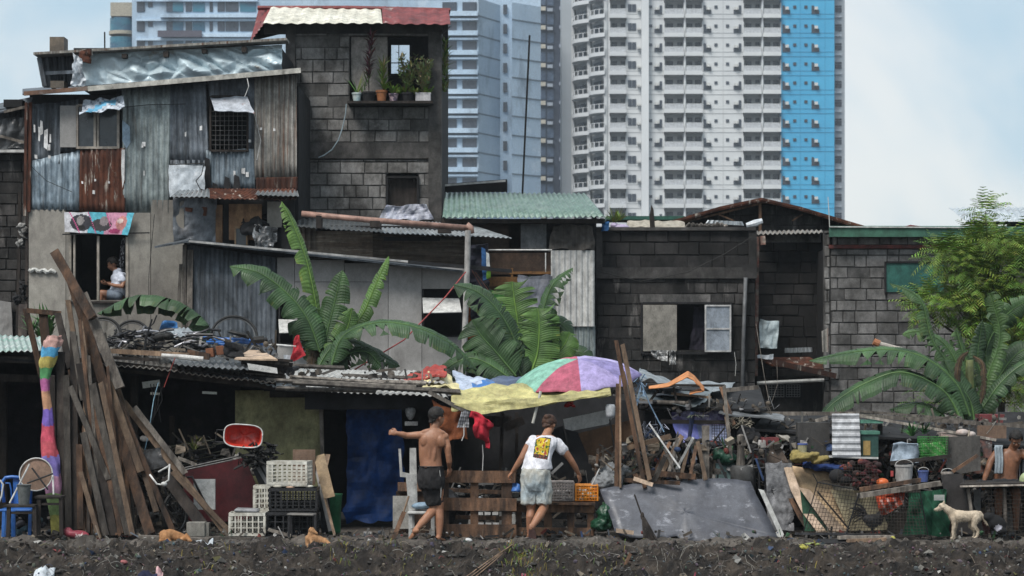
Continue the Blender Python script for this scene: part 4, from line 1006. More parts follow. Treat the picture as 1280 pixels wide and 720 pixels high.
c=MB();pbox(c,608,648,346,358,Y-.05,Y,1.2);pbeam(c,(637,341),(690,341),Y-.05,.05,.03,1.5);pbeam(c,(640,335),(640,346),Y-.04,.04,.03,1.5);pbox(c,606,652,358,375,Y-.03,Y,.4);build('orange_plank',c,mat('orange_wood',(.17,.085,.03),(.11,.055,.022),3,.8,.2,stretch=(.6,1,3),stain=((.04,.025,.018),2.5,.55,.7)),gr)
c=MB();pbox(c,651,683,279,311,Y-.06,Y-.01);build('wall_board',c,mat('blue_grey_board',(.15,.155,.16),(.10,.105,.11),2.5,.9,.1),gr)
c=MB();pcloth(c,[(684,312,Y-.1),(743,313,Y-.1),(741,282,Y-.05),(692,282,Y-.05)],Y,nu=40,nv=10,amp=.10,freq=3,seed=7);build('curtain',c,mat('ash_cloth',(.09,.082,.075),(.06,.055,.05),4,.95,.2,stretch=(6,1,.7)),gr,'ash grey cloth hung under the eave',solid=.006)
c=MB();pcorr(c,[(689,408),(743,408),(743,313),(689,313)],Y-.12,pitch=.105,amp=.014,dent=.008,trap=True);build('tin_sheet',c,m_tin_white,gr,'tall white ribbed sheet',solid=.005)
c=MB();pcorr(c,[(698,612),(745,612),(744,407),(700,407)],Y-.06,pitch=.105,amp=.018,dent=.01);build('tin_sheet',c,m_tin_g,gr,solid=.005)
c=MB();pcloth(c,[(652,470),(692,470),(691,345),(648,344)],Y-.16,nu=26,nv=30,amp=.10,freq=1.6,seed=14,crease=.05);one('grey_tarp',c,mat('slate_tarp',(.145,.155,.185),(.115,.125,.15),1.5,.5,.1),'slate grey plastic sheet hung left of the tall white ribbed sheet','tarp',solid=.006)
c=MB();ptube(c,[(590,312.5),(690,312.5)],Y-.3,.016,7);ptube(c,[(689.5,313),(689.5,345)],Y-.3,.014,7);ptube(c,[(682,316),(682,340)],Y-.3,.012,7);one('white_rail',c,m_metal_w,'thin white rail across the timber house wall','rail')
c=MB();c.v and 0
pcloth(c,[(604,395),(632,398),(630,362),(606,362)],13.5,nu=20,nv=14,amp=.1,freq=3,seed=31,colfn=lambda u,v:(.08,.26,.06)if v>.25 else((.30,.22,.2)if int(u*9)%2 else(.2,.13,.14)));one('green_net',c,m_vcc,'green netting hung behind the middle banana leaves','net',solid=.01)
c=MB();pcloth(c,[(582,425),(597,430),(596,384),(584,382)],12.6,nu=12,nv=12,amp=.08,freq=3,seed=33);one('orange_cloth',c,mat('orange_cloth',(.36,.09,.02),(.25,.06,.015),4,.95,.2),'orange cloth hung right of the grey downpipe','cloth',solid=.01)
b=MB();ptube(b,[(662,44),(653,242)],21,.022,7);one('metal_pole',b,m_metal,'tall thin leaning pole standing behind the green corrugated roof','pole')
b=MB();b.poly([P(553,240,20),P(552,230,20),P(634,224,20),P(634,240,20)],.1,1);c=one('back_roof',b,m_dark,'dark low roof slab just behind the left part of the green roof','roof')
b=MB();pbeam(b,(552,232),(632,226),19.9,.04,.04);build('roof_edge',b,m_tin_white,c);
Y=15.3
sh=thing('sooty_house',(P(845,0,Y).x,Y+1.5,0),'soot-blackened block house with a half open window in the middle right','house')
b=MB();block_wall(b,746,944,347,604,Y,holes=[(803,915,379,441)],bw=.40,bh=.21,var=(.88,1.1),mort=.62,flush=.45);build('wall',b,m_block_s,sh,'lower wall')
b=MB();block_wall(b,752,938,287,335,Y+.02,bw=.44,bh=.245,var=(.6,1.05),flush=.3);build('wall',b,m_block_k,sh,'sooty upper wall')
b=MB();pbox(b,744,946,334,348,Y-.05,Y+.2,.7);pbox(b,744,753,286,335,Y-.03,Y+.2,1);pbox(b,936,946,286,335,Y-.03,Y+.2,.6);pbox(b,744,945,284,288,Y-.06,Y+.25,.9);pbox(b,800,888,368,378,Y-.02,Y+.05,2.0);build('concrete_frame',b,m_conc,sh)
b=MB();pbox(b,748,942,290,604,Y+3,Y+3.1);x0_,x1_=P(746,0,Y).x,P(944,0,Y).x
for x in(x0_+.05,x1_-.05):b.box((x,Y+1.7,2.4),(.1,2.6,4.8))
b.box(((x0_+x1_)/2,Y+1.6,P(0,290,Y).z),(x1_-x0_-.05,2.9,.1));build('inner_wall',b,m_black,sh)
f=MB()
for q in((801,803.5,378,442),(912,915,378,442),(803.5,912,440,443),(803.5,912,377.5,380)):pbox(f,*q,Y-.05,Y+.05)
wo=build('window',f,m_dark,sh)
p=MB();pbox(p,804,846,381,439,Y-.07,Y-.04);build('shutter',p,mat('beige_panel',(.24,.225,.20),(.19,.18,.16),1.5,.8,.05),wo,'flat beige shutter')
p=MB()
for q in((881,883,381,440),(912,914,381,440),(883,912,381,383),(883,912,438,440),(883,912,410,412)):pbox(p,*q,Y-.16,Y-.12)
so_=build('casement',p,mat('casement_white',(.42,.42,.42),(.34,.34,.34),3,.6,.05),wo);p=MB();pbox(p,883,912,383,410,Y-.14,Y-.13);pbox(p,883,912,412,438,Y-.14,Y-.13);build('pane',p,mat('frosted_pane',(.24,.27,.31),(.2,.23,.27),2,.4,0),so_)
p=MB();pcloth(p,[(862,437),(880,437),(880,383),(868,383)],Y+.3,nu=14,nv=10,amp=.08,freq=3,seed=2);build('curtain',p,mat('lilac_curtain',(.035,.03,.045),(.02,.02,.03),5,.9,.2,stretch=(5,1,.6)),wo,solid=.005)
b=MB();pcloth(b,[(814,446),(834,451),(835,439),(812,438)],Y-.18,nu=14,nv=8,amp=.06,freq=5,seed=2,crease=.06);pcloth(b,[(836,456),(845,454),(844,439),(836,439)],Y-.17,nu=8,nv=10,amp=.06,freq=6,seed=5,crease=.06)
one('wet_rag',b,mat('speckled_rag',(.5,.5,.5),(.12,.12,.12),16,.9,.2,fac=(.44,.52)),'speckled white rag hanging from the sill of the sooty house window','rag',solid=.006)
b=MB();ptube(b,[(932,347),(929,430),(926,604)],Y-.1,.036,10);one('drain_pipe',b,mat('dim_pipe',(.10,.105,.11),(.07,.072,.075),3,.5,.1),'grey vertical drain pipe on the right side of the sooty house','pipe',smooth=True)
b=MB();b.poly([P(813,286,Y-.02),P(819,286,Y-.02),P(817,262,Y-.02),P(814.5,256,Y-.02),P(812,270,Y-.02)],.08);one('wood_stake',b,m_wood_d,'short dark stake standing on the sooty house parapet','stake')
b=MB();pcloth(b,[(752,289),(760,288),(762,278),(752,279)],Y-.1,nu=8,nv=8,amp=.06,freq=4);one('blue_tarp',b,mat('bright_blue_tarp',(.03,.13,.32),(.02,.09,.24),2,.4,.1),'blue plastic rag at the left end of the sooty house parapet','tarp',solid=.01)
b=MB();b.ell(P(776,284,Y+.1),(.16,.12,.06),None,12,8);b.ell(P(768,282,Y+.1),(.08,.1,.06),None,10,6);one('lilac_bag',b,mat('lilac_plastic',(.42,.36,.5),(.34,.29,.42),5,.5,.1),'lilac plastic bag lying on the sooty house parapet','bag')
b=MB();pcloth(b,[(783,286,Y+.1),(858,286,Y+.1),(854,276,Y+.6),(784,275,Y+.6)],Y,nu=40,nv=6,amp=.07,freq=3,seed=8);one('canvas_sheet',b,mat('ivory_canvas',(.36,.33,.28),(.28,.255,.215),3,.9,.1),'dull ivory canvas lying along the top of the sooty house','canvas',solid=.02)
b=MB();b.poly([P(758,270,19),P(856,270,19),P(856,274.5,19),P(758,274.5,19)],1.0);one('green_fascia',b,mat('deep_green_paint',(.03,.10,.075),(.022,.08,.06),2,.6,.05),'thin green roof edge just behind the sooty house parapet','roof')
b=MB()
for i in range(10):b.tube([P(857+i*5.2,284+rnd(-1,1),Y+.15),P(862+i*5.2,281+rnd(-3,2),Y+.1)],rnd(.02,.05),6,rnd(.3,1.2)if i!=9 else 3)
one('scrap_pile',b,mat('scrap_mix',(.2,.18,.16),(.05,.045,.04),8,.9,.2),'low heap of scrap sticks on the sooty house roof left of the gable','scrap',)
b=MB();blades(b,P(768,279,Y+.2),40,.40,1,.012,(.20,.26,.06));blades(b,P(774,276,Y+.2),30,.3,1.1,.012,(.26,.30,.08));one('wild_shrub',b,m_vc,'light green weed growing on the parapet beside the lilac bag','plant')
wire('electric_wire',[(918,440,15.0),(920,455,15.0),(919,470,15.0)],Y,.005,m_metal_w,'short pale cord dangling from the open casement')
wire('electric_wire',[(746,338,15.1),(800,352,15.1),(860,340,15.1),(905,318,15.1),(940,296,15.1)],Y,.009,m_rub,'black cable sagging along the sooty house front')
Y=19.0
gb=thing('gable_house',(P(955,0,Y).x,Y+2,0),'block house with a low rusty gable roof rising behind the parapets','house')
TOP=[(838,276),(900,258),(952,247),(1000,258),(1080,282)]
b=MB();block_wall(b,840,1078,248,592,Y,top=TOP,bw=.42,bh=.21,var=(.55,1.1));build('wall',b,m_block_s,gb)
b=MB()
for p_,q_ in zip(TOP[:-1],TOP[1:]):
 b.poly([P(p_[0],p_[1],Y-.45),P(q_[0],q_[1],Y-.45),P(q_[0],q_[1]+1,Y+3.5),P(p_[0],p_[1]+1,Y+3.5)],.05)
 pbeam(b,(p_[0],p_[1]+3),(q_[0],q_[1]+3),Y-.4,.07,.05,1.4)
build('roof',b,m_tin_r,gb)
b=MB();b.poly([P(p_[0],p_[1]+1.5,Y+.19)for p_ in TOP]+[P(1078,300,Y+.19),P(840,300,Y+.19)],.05,.5);build('gable_backing',b,m_block_s,gb)
b=MB();pbeam(b,(952,254),(846,280),Y-.25,.04,.04,1.5);pbeam(b,(898,268),(918,276),Y-.25,.03,.03,2);pbeam(b,(945,252),(975,254),Y-.2,.05,.04,2.4);pbeam(b,(950,250),(950,290),Y-.25,.06,.05,1.2);pbeam(b,(990,276),(1003,268),Y-.1,.03,.03,2);build('truss',b,m_wood,gb)
b=MB();b.poly([P(884,278,Y-.8),P(930,281,Y-.8),P(930,285,Y-.8),P(884,285,Y-.8)],.2);one('dark_awning',b,m_black,'small dark awning with a scalloped white edge left of the gable','awning')
b=MB();pcorr(b,[(882,279),(930,282),(928,277),(885,275)],Y-.9,pitch=.1,amp=.012,col=1);one('awning_edge',b,m_tin_lt,'short corrugated strip above the small dark awning','tin sheet',solid=.006)
b=MB();ptube(b,[(933,282,17.5),(944,279,17.5),(953,276,17.5)],Y,[.05,.07,.05],8);one('white_bundle',b,m_tarp_w,'small rolled white bundle on the roof left of the recess','bundle')
Y=17.2
rc=thing('recess_house',(P(990,0,Y).x,Y+1,0),'dark charred block wall recessed between the sooty house and the green edged house','house')
b=MB();block_wall(b,946,1030,292,596,Y,bw=.42,bh=.21,var=(.5,1.3),flush=.35);build('wall',b,m_block_k,rc)
b=MB();pbox(b,950,1026,293,303,Y-.02,Y+.02,1);build('top_course',b,m_block,rc)
b=MB();pcorr(b,[(944,293,Y-.5),(1028,291,Y-.5),(1028,288,Y+.2),(944,289,Y+.2)],Y,pitch=.09,amp=.018);build('roof_edge',b,m_tin_w,rc,solid=.006)
b=MB();pbeam(b,(947,296),(945,470),15.9,.06,.06,1);pbeam(b,(953,295),(954,306),15.9,.1,.06,1.5);build('rusty_post',b,mat('flaking_red_post',(.18,.06,.045),(.24,.2,.17),6,.9,.3,stain=((.04,.035,.03),4,.5,.7)),rc)
b=MB();pcloth(b,[(949,436),(971,436),(974,402),(950,400)],15.7,nu=16,nv=14,amp=.05,freq=3,seed=41,crease=.04);one('tin_scrap',b,mat('light_tin_scrap',(.45,.52,.54),(.30,.36,.38),3,.5,.1,stain=((.15,.14,.13),4,.6,.7)),'pale blue bent tin scrap hung between the sooty house and the recess','tin sheet',solid=.006)
b=MB();pcloth(b,[(945,447),(967,450),(967,443),(946,444)],15.6,nu=12,nv=4,amp=.08,freq=4,seed=42);one('white_rag',b,m_tarp_w,'white rag just below the pale blue bent tin scrap','rag',solid=.008)
b=MB();pcorr(b,[(981,441),(1016,440),(1015,434),(981,435)],16.4,pitch=.07,amp=.02);one('tin_scrap',b,m_tin_lt,'small white corrugated strip in the charred recess','tin sheet',solid=.006)
b=MB();b.poly([P(945,447,16.2),P(1012,446,16.2),P(1040,462,15.6),P(965,456,15.6)],.03,1);pbeam(b,(965,452),(1045,470),15.5,.1,.05,.35);one('rusty_shelf_roof',b,m_tin_r,'small rusty lean-to sheet low in the charred recess','roof')
b=MB();pbox(b,946,1036,470,602,16.2,16.5,1.0);one('low_wall',b,m_block_s,'low grey render wall at the foot of the charred recess','wall')
b=MB();ptube(b,[(946,479),(1030,475)],15.5,.035,8);one('white_pipe',b,mat('dull_white_pipe',(.3,.3,.29),(.22,.22,.21),4,.6,.1),'pale horizontal pipe crossing the foot of the charred recess','pipe')
g=MB();
for(x0,x1,y0_,y1_)in((961,980,481,496),(983,1000,481,496)):
 for i in range(6):pbox(g,x0+(x1-x0)*i/5-.3,x0+(x1-x0)*i/5+.3,y0_,y1_,16.12,16.13);pbox(g,x0,x1,y0_+(y1_-y0_)*i/5-.3,y0_+(y1_-y0_)*i/5+.3,16.1,16.11)
wn=thing('vent_window',P(980,496,16.1),'small pair of wire mesh windows under the pale horizontal pipe','window');build('mesh',g,mat('pale_mesh',(.2,.2,.2),(.15,.15,.15),9,.6,0),wn);g=MB();pbox(g,959,1002,480,498,16.15,16.19);build('backing',g,m_dark,wn)
wire('electric_wire',[(945,405,15),(949,430,14.6),(955,468,14.4),(962,505,14)],Y,.007,m_wood_g,'pale cord hanging in front of the charred recess')
wire('electric_wire',[(971,450,15),(972,480,14.6),(964,505,14)],Y,.004,m_wood_g,'second thin cord hanging right in front of the mesh windows')
Y=15.6
rh=thing('green_edged_house',(P(1140,0,Y).x,Y+1.5,0),'grey block house with dark green roof edge and green shutter on the right','house')
b=MB();block_wall(b,1038,1330,311,602,Y,holes=[(1107,1181,328,366)],bw=.40,bh=.213,var=(.75,1.2));build('wall',b,m_block_l,rh)
b=MB();block_wall(b,1042,1330,296,306.5,Y+.01,bw=.38,bh=.16,var=(.8,1.3));build('wall',b,m_block_l,rh)
b=MB();pbox(b,1036,1330,306,310.5,Y-.05,Y+.1);build('red_beam',b,mat('red_beam',(.13,.035,.03),(.08,.025,.022),4,.8,.1,stain=((.03,.02,.02),3,.55,.7)),rh)
b=MB();pbox(b,1037,1330,284.5,296,Y-.3,Y-.2,1);b.poly([P(1037,284,Y-.3),P(1330,285,Y-.3),P(1330,283,Y+4),P(1037,282,Y+4)],.04);build('fascia',b,mat('green_fascia',(.045,.125,.085),(.035,.10,.07),1.5,.6,.05,stain=((.03,.06,.05),2,.6,.8)),rh)
b=MB();pbeam(b,(1037,283.5),(1205,284.5),Y-.32,.02,.03,1);build('roof_edge',b,m_tin_white,rh)
b=MB();block_wall(b,1030,1037.5,288,602,Y-.02,bw=.16,bh=.21,var=(.7,1.4));build('wall_end',b,m_block,rh)
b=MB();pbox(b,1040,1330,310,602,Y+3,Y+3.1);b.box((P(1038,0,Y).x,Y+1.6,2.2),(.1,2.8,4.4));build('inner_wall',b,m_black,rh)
f=MB();pbox(f,1108,1180,329,365,Y-.03,Y+.03);wo=build('window',f,mat('green_shutter',(.03,.115,.095),(.022,.09,.075),1.2,.5,.05,stain=((.02,.05,.045),1.5,.58,.75)),rh,'flat green shutter')
f=MB()
for q in((1106,1108,327,367),(1180,1182,327,367),(1108,1180,326.5,328.8)):pbox(f,*q,Y-.06,Y+.05)
build('frame',f,m_dark,wo)
b=MB();pcorr(b,[(1028,440),(1035,440),(1035,410),(1027,414)],15.3,pitch=.08,amp=.02);one('tin_strip',b,m_tin_w,'narrow corrugated strip at the left corner of the green edged house','tin sheet',solid=.006)
wire('antenna_rod',[(1037,284),(1036,262),(1035,246)],15.5,.008,m_metal_w,'thin pale rod at the left end of the green roof edge','rod')
b=MB();b.poly([P(1127,284,18),P(1138,281,18),P(1160,284,18)],.8);one('red_roof_scrap',b,m_tin_red,'sliver of red roof just above the green roof edge','roof')
b=MB();ptube(b,[(1094,428),(1098,430),(1128,438)],14.2,.055,10,(.42,.38,.34));ptube(b,[(1092,427),(1099,430)],14.2,.068,10,(.36,.15,.07));o=one('drain_pipe',b,m_vcg,'short pale pipe with an orange collar sticking out behind the banana leaves','pipe')
b=MB();pcorr(b,[(1208,276,18.2),(1330,276,18.2),(1330,258,20.2),(1186,260,20.2)],Y,pitch=.11,amp=.02,dent=.02,nv=4,col=1.5);rr_=one('far_right_roof',b,m_tin_lt,'light corrugated roof jutting in at the right edge of the photo','roof',solid=.006)
b=MB();pbox(b,1209,1330,277,280,18.3,18.5);pbox(b,1262,1330,280,592,19.2,19.5);build('beam',b,m_dark,rr_)
def leaf(mid,wd,Y=8,m=None,parent=None,roll=0.0,droop=.9,tear=.25,col=1.0,fold=.55,seed=0,vert=0,light=.0,face=None):
 """mid = pixel polyline of the midrib (base first); wd = half width (m)"""
 pts=[P(p[0],p[1],p[2]if len(p)>2 else Y)for p in mid]
 def cr(p0,p1,p2,p3,t):return .5*((2*p1)+(p2-p0)*t+(2*p0-5*p1+4*p2-p3)*t*t+(3*p1-p0-3*p2+p3)*t**3)
 q=[]
 for i in range(len(pts)-1):
  a=pts[max(i-1,0)];b=pts[i];c=pts[i+1];d=pts[min(i+2,len(pts)-1)]
  for k in range(26):q.append(cr(a,b,c,d,k/26))
 q.append(pts[-1]);n=len(q)
 mb=MB()
 vw=V((0,-1,0));ub=V(face)if face else V((0,-.5,1));ub.normalize()
 frames=[]
 for i in range(n):
  t=(q[min(i+1,n-1)]-q[max(i-1,0)]).normalized();s_=t.cross(ub)
  if s_.length<.15:s_=t.cross(V((.3,-1,0)))
  s_.normalize();u=s_.cross(t).normalized()
  if roll:
   rm=Matrix.Rotation(roll,3,t);s_=rm@s_;u=rm@u
  if frames and s_.dot(frames[-1][1])<0:s_=-s_;u=s_.cross(t).normalized()
  frames.append((t,s_,u))
 for sd in(-1,1):
  i=2;ex=rnd(-.1,.1)
  while i<n-1:
   ln=R.choice((3,4,6,8))if R.random()<tear*1.1 else R.choice((9,13,18))
   j=min(i+ln,n-1);ex=rnd(-.18,.34)*(tear*1.5+.3);fw=rnd(.22,.34);gap=rnd(0,.3)if R.random()<tear*.9 else 0
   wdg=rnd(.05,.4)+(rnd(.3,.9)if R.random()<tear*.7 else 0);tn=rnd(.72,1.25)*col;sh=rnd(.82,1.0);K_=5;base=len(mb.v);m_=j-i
   for k in range(i,j+1):
    u_=k/(n-1);prof=min(1,(u_*6)**.6)*(1-max(0,(u_-.62)/.38)**2.2);prof=max(prof,.03)
    t,s_,up=frames[k];w_=wd*prof*(.68 if parent is D or parent is E else .95)*(sh if k in(i,j)and ln<6 else 1)
    kk=(k-i)/max(1,m_)-.5
    p=V(q[k]);d0=fold*-.3
    for x in range(K_+1):
     mb.v.append(V(p)+up*(.0022*(1 if k%2 else-1)*(x>0)));a=d0+(droop+ex)*(x/K_)**1.2*1.25+.03*sin(k*.55+x*.3+i)
     d=(s_*sd*cos(a)-up*sin(a)+t*fw).normalized()
     if x>1:d=(d+V((0,0,-.12*x*(droop)))).normalized()
     p=p+d*(w_/K_*1.1)-t*(kk*wdg*w_*x/K_*.5)
   for k in range(m_):
    for x in range(K_):
     a=base+k*(K_+1)+x
     rib=(.93,1.05,.97,1.09,1.0)[(k+i)%5]
     dry=x==K_-1 and R.random()<.12
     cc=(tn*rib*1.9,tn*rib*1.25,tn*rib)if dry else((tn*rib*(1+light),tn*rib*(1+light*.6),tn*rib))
     mb.f.append([a,a+1,a+K_+2,a+K_+1]);mb.c.append(cc)
   i=j
 mb.tube([p+fr[2]*.006 for p,fr in zip(q,frames)],[.016*(1-.85*k/(n-1))*(wd/.32)**.5 for k in range(n)],6,(2.0,1.75,1.5))
 return build('leaf',mb,m or m_leaf,parent,smooth=False,solid=.002)
def banana(px,pyb,pyt,Y,label,r=.11,lean=0):
 base=P(px,pyb,Y);base.z=0
 t=thing('banana_plant',base,label,'banana plant','banana plants between the shacks and the houses')
 c=MB();top=P(px+lean,pyt,Y);n=8
 c.tube([base.lerp(top,i/n)for i in range(n+1)],[r*(1-.55*i/n)for i in range(n+1)],12);build('trunk',c,m_stem,t,smooth=True)
 return t
D=E=None
A=banana(405,470,395,8,'banana plant with tall upright leaves in front of the grey board house',.10)
leaf([(402,430),(398,400),(384,330),(366,280),(352,252)],.20,7.8,m_leafl,A,roll=.2,droop=1.2,tear=.5,light=.2,face=(.6,-.7,.35))
leaf([(400,440),(385,400),(360,368),(325,342),(287,333)],.33,7.6,None,A,droop=.95,tear=.30,face=(0,-.75,.8))
leaf([(404,450),(408,420),(418,380),(428,338)],.24,7.7,None,A,droop=.9,tear=.1,face=(-.2,-1,.1),light=.1)
leaf([(412,450),(425,425),(452,395),(470,355),(486,320)],.16,8.1,m_leafl,A,droop=1.1,tear=.5,face=(-.4,-.8,.3))
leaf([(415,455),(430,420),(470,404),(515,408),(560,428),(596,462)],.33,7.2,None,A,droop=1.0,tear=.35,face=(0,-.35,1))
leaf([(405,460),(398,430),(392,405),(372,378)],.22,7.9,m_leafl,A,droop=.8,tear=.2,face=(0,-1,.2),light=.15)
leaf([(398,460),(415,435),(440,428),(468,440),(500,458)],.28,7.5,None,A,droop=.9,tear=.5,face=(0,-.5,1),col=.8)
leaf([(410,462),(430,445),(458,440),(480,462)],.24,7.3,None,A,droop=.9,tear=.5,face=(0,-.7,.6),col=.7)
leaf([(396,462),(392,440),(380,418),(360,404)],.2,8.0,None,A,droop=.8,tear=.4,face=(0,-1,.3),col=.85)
leaf([(412,462),(418,440),(434,410),(440,385)],.2,7.6,m_leafl,A,droop=.8,tear=.3,face=(.3,-1,.2),col=.9)
B=banana(655,480,430,8.5,'banana plant with broad fanned leaves behind the striped parasol',.12)
leaf([(652,465),(645,430),(625,392),(598,366),(567,356)],.34,8.2,None,B,droop=.9,tear=.45,face=(.3,-.7,.8),col=.85)
leaf([(650,450),(648,410),(643,375),(640,352)][::1],.38,8.8,m_leafl,B,droop=.45,tear=.35,face=(0,-1,.15),col=.9)
leaf([(668,455),(672,420),(680,385),(692,355),(716,335)],.26,8.4,None,B,droop=1.25,tear=.6,face=(-.3,-.5,.8),col=.85)
leaf([(665,462),(678,440),(690,415),(700,405),(716,420)],.3,8.6,None,B,droop=.9,tear=.4,face=(0,-.7,.6),col=.75)
leaf([(645,470),(620,440),(602,420),(590,400)],.36,7.9,None,B,droop=.6,tear=.3,face=(-.2,-1,.2),col=.9)
leaf([(640,475),(610,455),(585,448),(560,460),(548,478)],.3,7.7,None,B,droop=.9,tear=.3,face=(0,-.6,.8),col=.85)
leaf([(662,470),(672,440),(674,405),(672,385)],.34,8.1,m_leafl,B,droop=.5,tear=.25,face=(.1,-1,.1),col=.95)
leaf([(680,475),(690,450),(706,430),(712,415)],.22,8.3,m_leafl,B,droop=.5,tear=.3,face=(0,-1,.1),col=1.0)
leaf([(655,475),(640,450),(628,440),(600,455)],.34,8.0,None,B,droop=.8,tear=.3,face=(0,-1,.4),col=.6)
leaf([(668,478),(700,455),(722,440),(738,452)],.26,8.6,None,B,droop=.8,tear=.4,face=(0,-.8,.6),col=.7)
m_dead=mat('dead_banana_leaf',(.085,.062,.04),(.05,.036,.024),3,.9,.2,30)
for(q_,w_,par_,y_)in(([(404,440),(395,432),(390,450),(392,468)],.14,A,7.7),([(412,445),(422,440),(430,455),(428,472)],.13,A,7.6),([(660,450),(650,440),(642,455),(640,475)],.16,B,8.2),([(668,450),(684,445),(694,460),(696,476)],.15,B,8.2)):leaf(q_,w_,y_,m_dead,par_,droop=1.3,tear=.8,face=(0,-.8,.5))
C_=banana(265,470,440,9.0,'single broad banana leaf arching over the scrap on the left roof',.09)
leaf([(262,432),(250,398),(215,376),(170,372),(122,392)],.42,9.0,None,C_,droop=1.25,tear=.12,face=(0,.2,1),fold=.2)
D=banana(1212,540,450,7.5,'banana plant with long arching leaves in front of the green edged house',.13)
for(q_,w_)in(([(1210,440),(1200,450),(1196,475),(1198,500)],.10),([(1216,445),(1228,455),(1230,480),(1226,505)],.10)):leaf(q_,w_,7.3,m_dead,D,droop=1.3,tear=.8,face=(0,-.8,.5))
leaf([(1212,520),(1195,480),(1160,450),(1120,438),(1070,440),(1012,451)],.50,7.2,None,D,droop=1.15,tear=.35,face=(.1,-.35,1),col=1.1)
leaf([(1205,535),(1180,490),(1130,466),(1085,478),(1045,502),(1026,522)],.46,7.0,None,D,droop=1.0,tear=.35,face=(-.1,-.4,1),col=.85)
leaf([(1210,520),(1195,470),(1165,425),(1150,375),(1112,354)],.24,7.6,None,D,droop=1.2,tear=.75,face=(.4,-.6,.5),light=.3,col=1.1)
leaf([(1212,515),(1200,465),(1180,430),(1150,415),(1128,418)],.28,7.7,None,D,droop=1.0,tear=.4,face=(0,-.6,.8),light=.2)
leaf([(1220,515),(1235,470),(1250,420),(1240,376),(1236,366)],.25,7.8,None,D,droop=1.1,tear=.7,face=(-.6,-.6,.4),light=.3)
leaf([(1216,520),(1212,470),(1200,430),(1195,412)],.25,7.9,None,D,droop=1.0,tear=.6,face=(.5,-.7,.3),light=.2)
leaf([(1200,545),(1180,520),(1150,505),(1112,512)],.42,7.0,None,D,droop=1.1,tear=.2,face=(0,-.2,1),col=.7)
leaf([(1218,530),(1212,500),(1190,470),(1180,450)],.3,7.3,None,D,droop=.7,tear=.3,face=(.3,-1,.2),col=.8)
leaf([(1222,520),(1250,480),(1280,455),(1310,450)],.28,7.5,None,D,droop=1.0,tear=.4,face=(0,-.5,.9),col=.85)
E=banana(1240,540,440,8.6,'banana plant reaching out of the right edge of the photo',.10)
leaf([(1236,470),(1232,440),(1245,410),(1262,390),(1290,372)],.34,8.4,None,E,droop=.8,tear=.15,face=(.5,-.8,.4),light=.1)
leaf([(1240,500),(1250,470),(1275,440),(1310,430)],.34,8.2,None,E,droop=.8,tear=.2,face=(0,-.8,.5),col=.7)
leaf([(1236,510),(1232,480),(1222,450),(1228,400)],.22,8.3,None,E,droop=.8,tear=.5,face=(.2,-.9,.3),col=.8)
F=thing('wild_shrub',P(52,425,6),'green leafed weed growing between the upright planks on the left','plant')
F.location.z=0;WL[F.name]=V(F.location);f=MB();[blades(f,P(rnd(38,72),rnd(395,425),6.4),10,.3,1,.02,(.11,.22,.08))for i in range(14)];build('foliage',f,m_vc,F)
f=MB();f.tube([V((F.location.x,6.4,0)),P(52,425,6.4)],.03,6);build('stem',f,m_bark,F)
tr=thing('feathery_tree',(P(1235,0,10.5).x,10.5,0),'bright feathery leafed tree at the right edge','tree')
YT=10.5
t=MB();trunk=[P(1228,0,YT)];tb_=V((P(1226,0,YT).x,YT,0));
t.tube([tb_,P(1229,480,YT),P(1234,420,YT),P(1240,350,YT)],[.10,.085,.07,.05],10)
t.tube([V((P(1255,0,YT).x,YT+.3,0)),P(1252,500,YT+.3),P(1244,430,YT+.3),P(1262,360,YT+.2)],[.07,.06,.05,.03],8)
tips=[]
cl_=[(1232,264,9,10,.5),(1222,300,20,12,.8),(1255,303,28,16,.8),(1178,318,20,14,.6),(1205,330,26,24,.7),(1270,345,30,40,.9),(1165,377,20,17,.6),(1195,383,28,16,.6),(1225,360,30,30,.8),(1255,395,34,34,.8),(1290,315,18,22,.8),(1230,405,26,20,.7),(1280,420,24,40,.8),(1146,384,9,8,.3),(1240,440,28,22,.7),(1265,470,26,30,.8)]
for(x,y,rx,ry,d)in cl_:
 a=P(1238,370 if y<360 else 430,YT);b_=P(x,y,YT+rnd(-.2,.2));mid=a.lerp(b_,.5)+V((0,0,-.12))
 t.tube([a,mid,b_],[.035,.022,.008],6)
build('trunk',t,m_bark,tr)
f=MB()
def frond(mb,p,d,L_,col):
 """drooping feathered leaf: rachis with paired leaflets"""
 d=d.normalized();q=V(p);nseg=7
 for k in range(nseg):
  q2=q+d*(L_/nseg);s_=d.cross(V((0,0,1)))
  if s_.length<.01:s_=V((1,0,0))
  s_.normalize();ll=L_*.30*sin(pi*(k+1)/(nseg+1))**.7
  for sg in(-1,1):
   e=q+(s_*sg*.85+d*.55+V((0,0,-.35))).normalized()*ll;w_=d*(L_*.028)
   mb.add([q-w_,q+w_,e+w_*.5,e-w_*.3],[(0,1,2,3)],tuple(c*rnd(.8,1.2)for c in col))
  q=q2;d=(d+V((0,0,-.16))).normalized()
for(x,y,rx,ry,dp)in cl_:
 n_=int(rx*ry*.34)+12;c=P(x,y,YT);k=SC(YT)
 for i in range(n_):
  while 1:
   u=V((rnd(-1,1),rnd(-1,1),rnd(-1,1)))
   if u.length<1:break
  p=c+V((u.x*rx*k,u.y*dp*.8,u.z*ry*k));dd=V((u.x+rnd(-.5,.5),u.y+rnd(-.6,.3),u.z*.8+rnd(-.1,.7)))
  g=rnd(.7,1.3);yel=rnd(.9,1.25)
  frond(f,p,dd,rnd(.22,.46),(g*yel,g,g*.8))
build('crown',f,m_fol,tr)
f=MB()
for i in range(420):
 p=P(rnd(1135,1330),rnd(455,590),rnd(9.5,11));frond(f,p,V((rnd(-1,1),rnd(-1,.3),rnd(-.2,.8))),rnd(.2,.4),(.5,.55,.5))
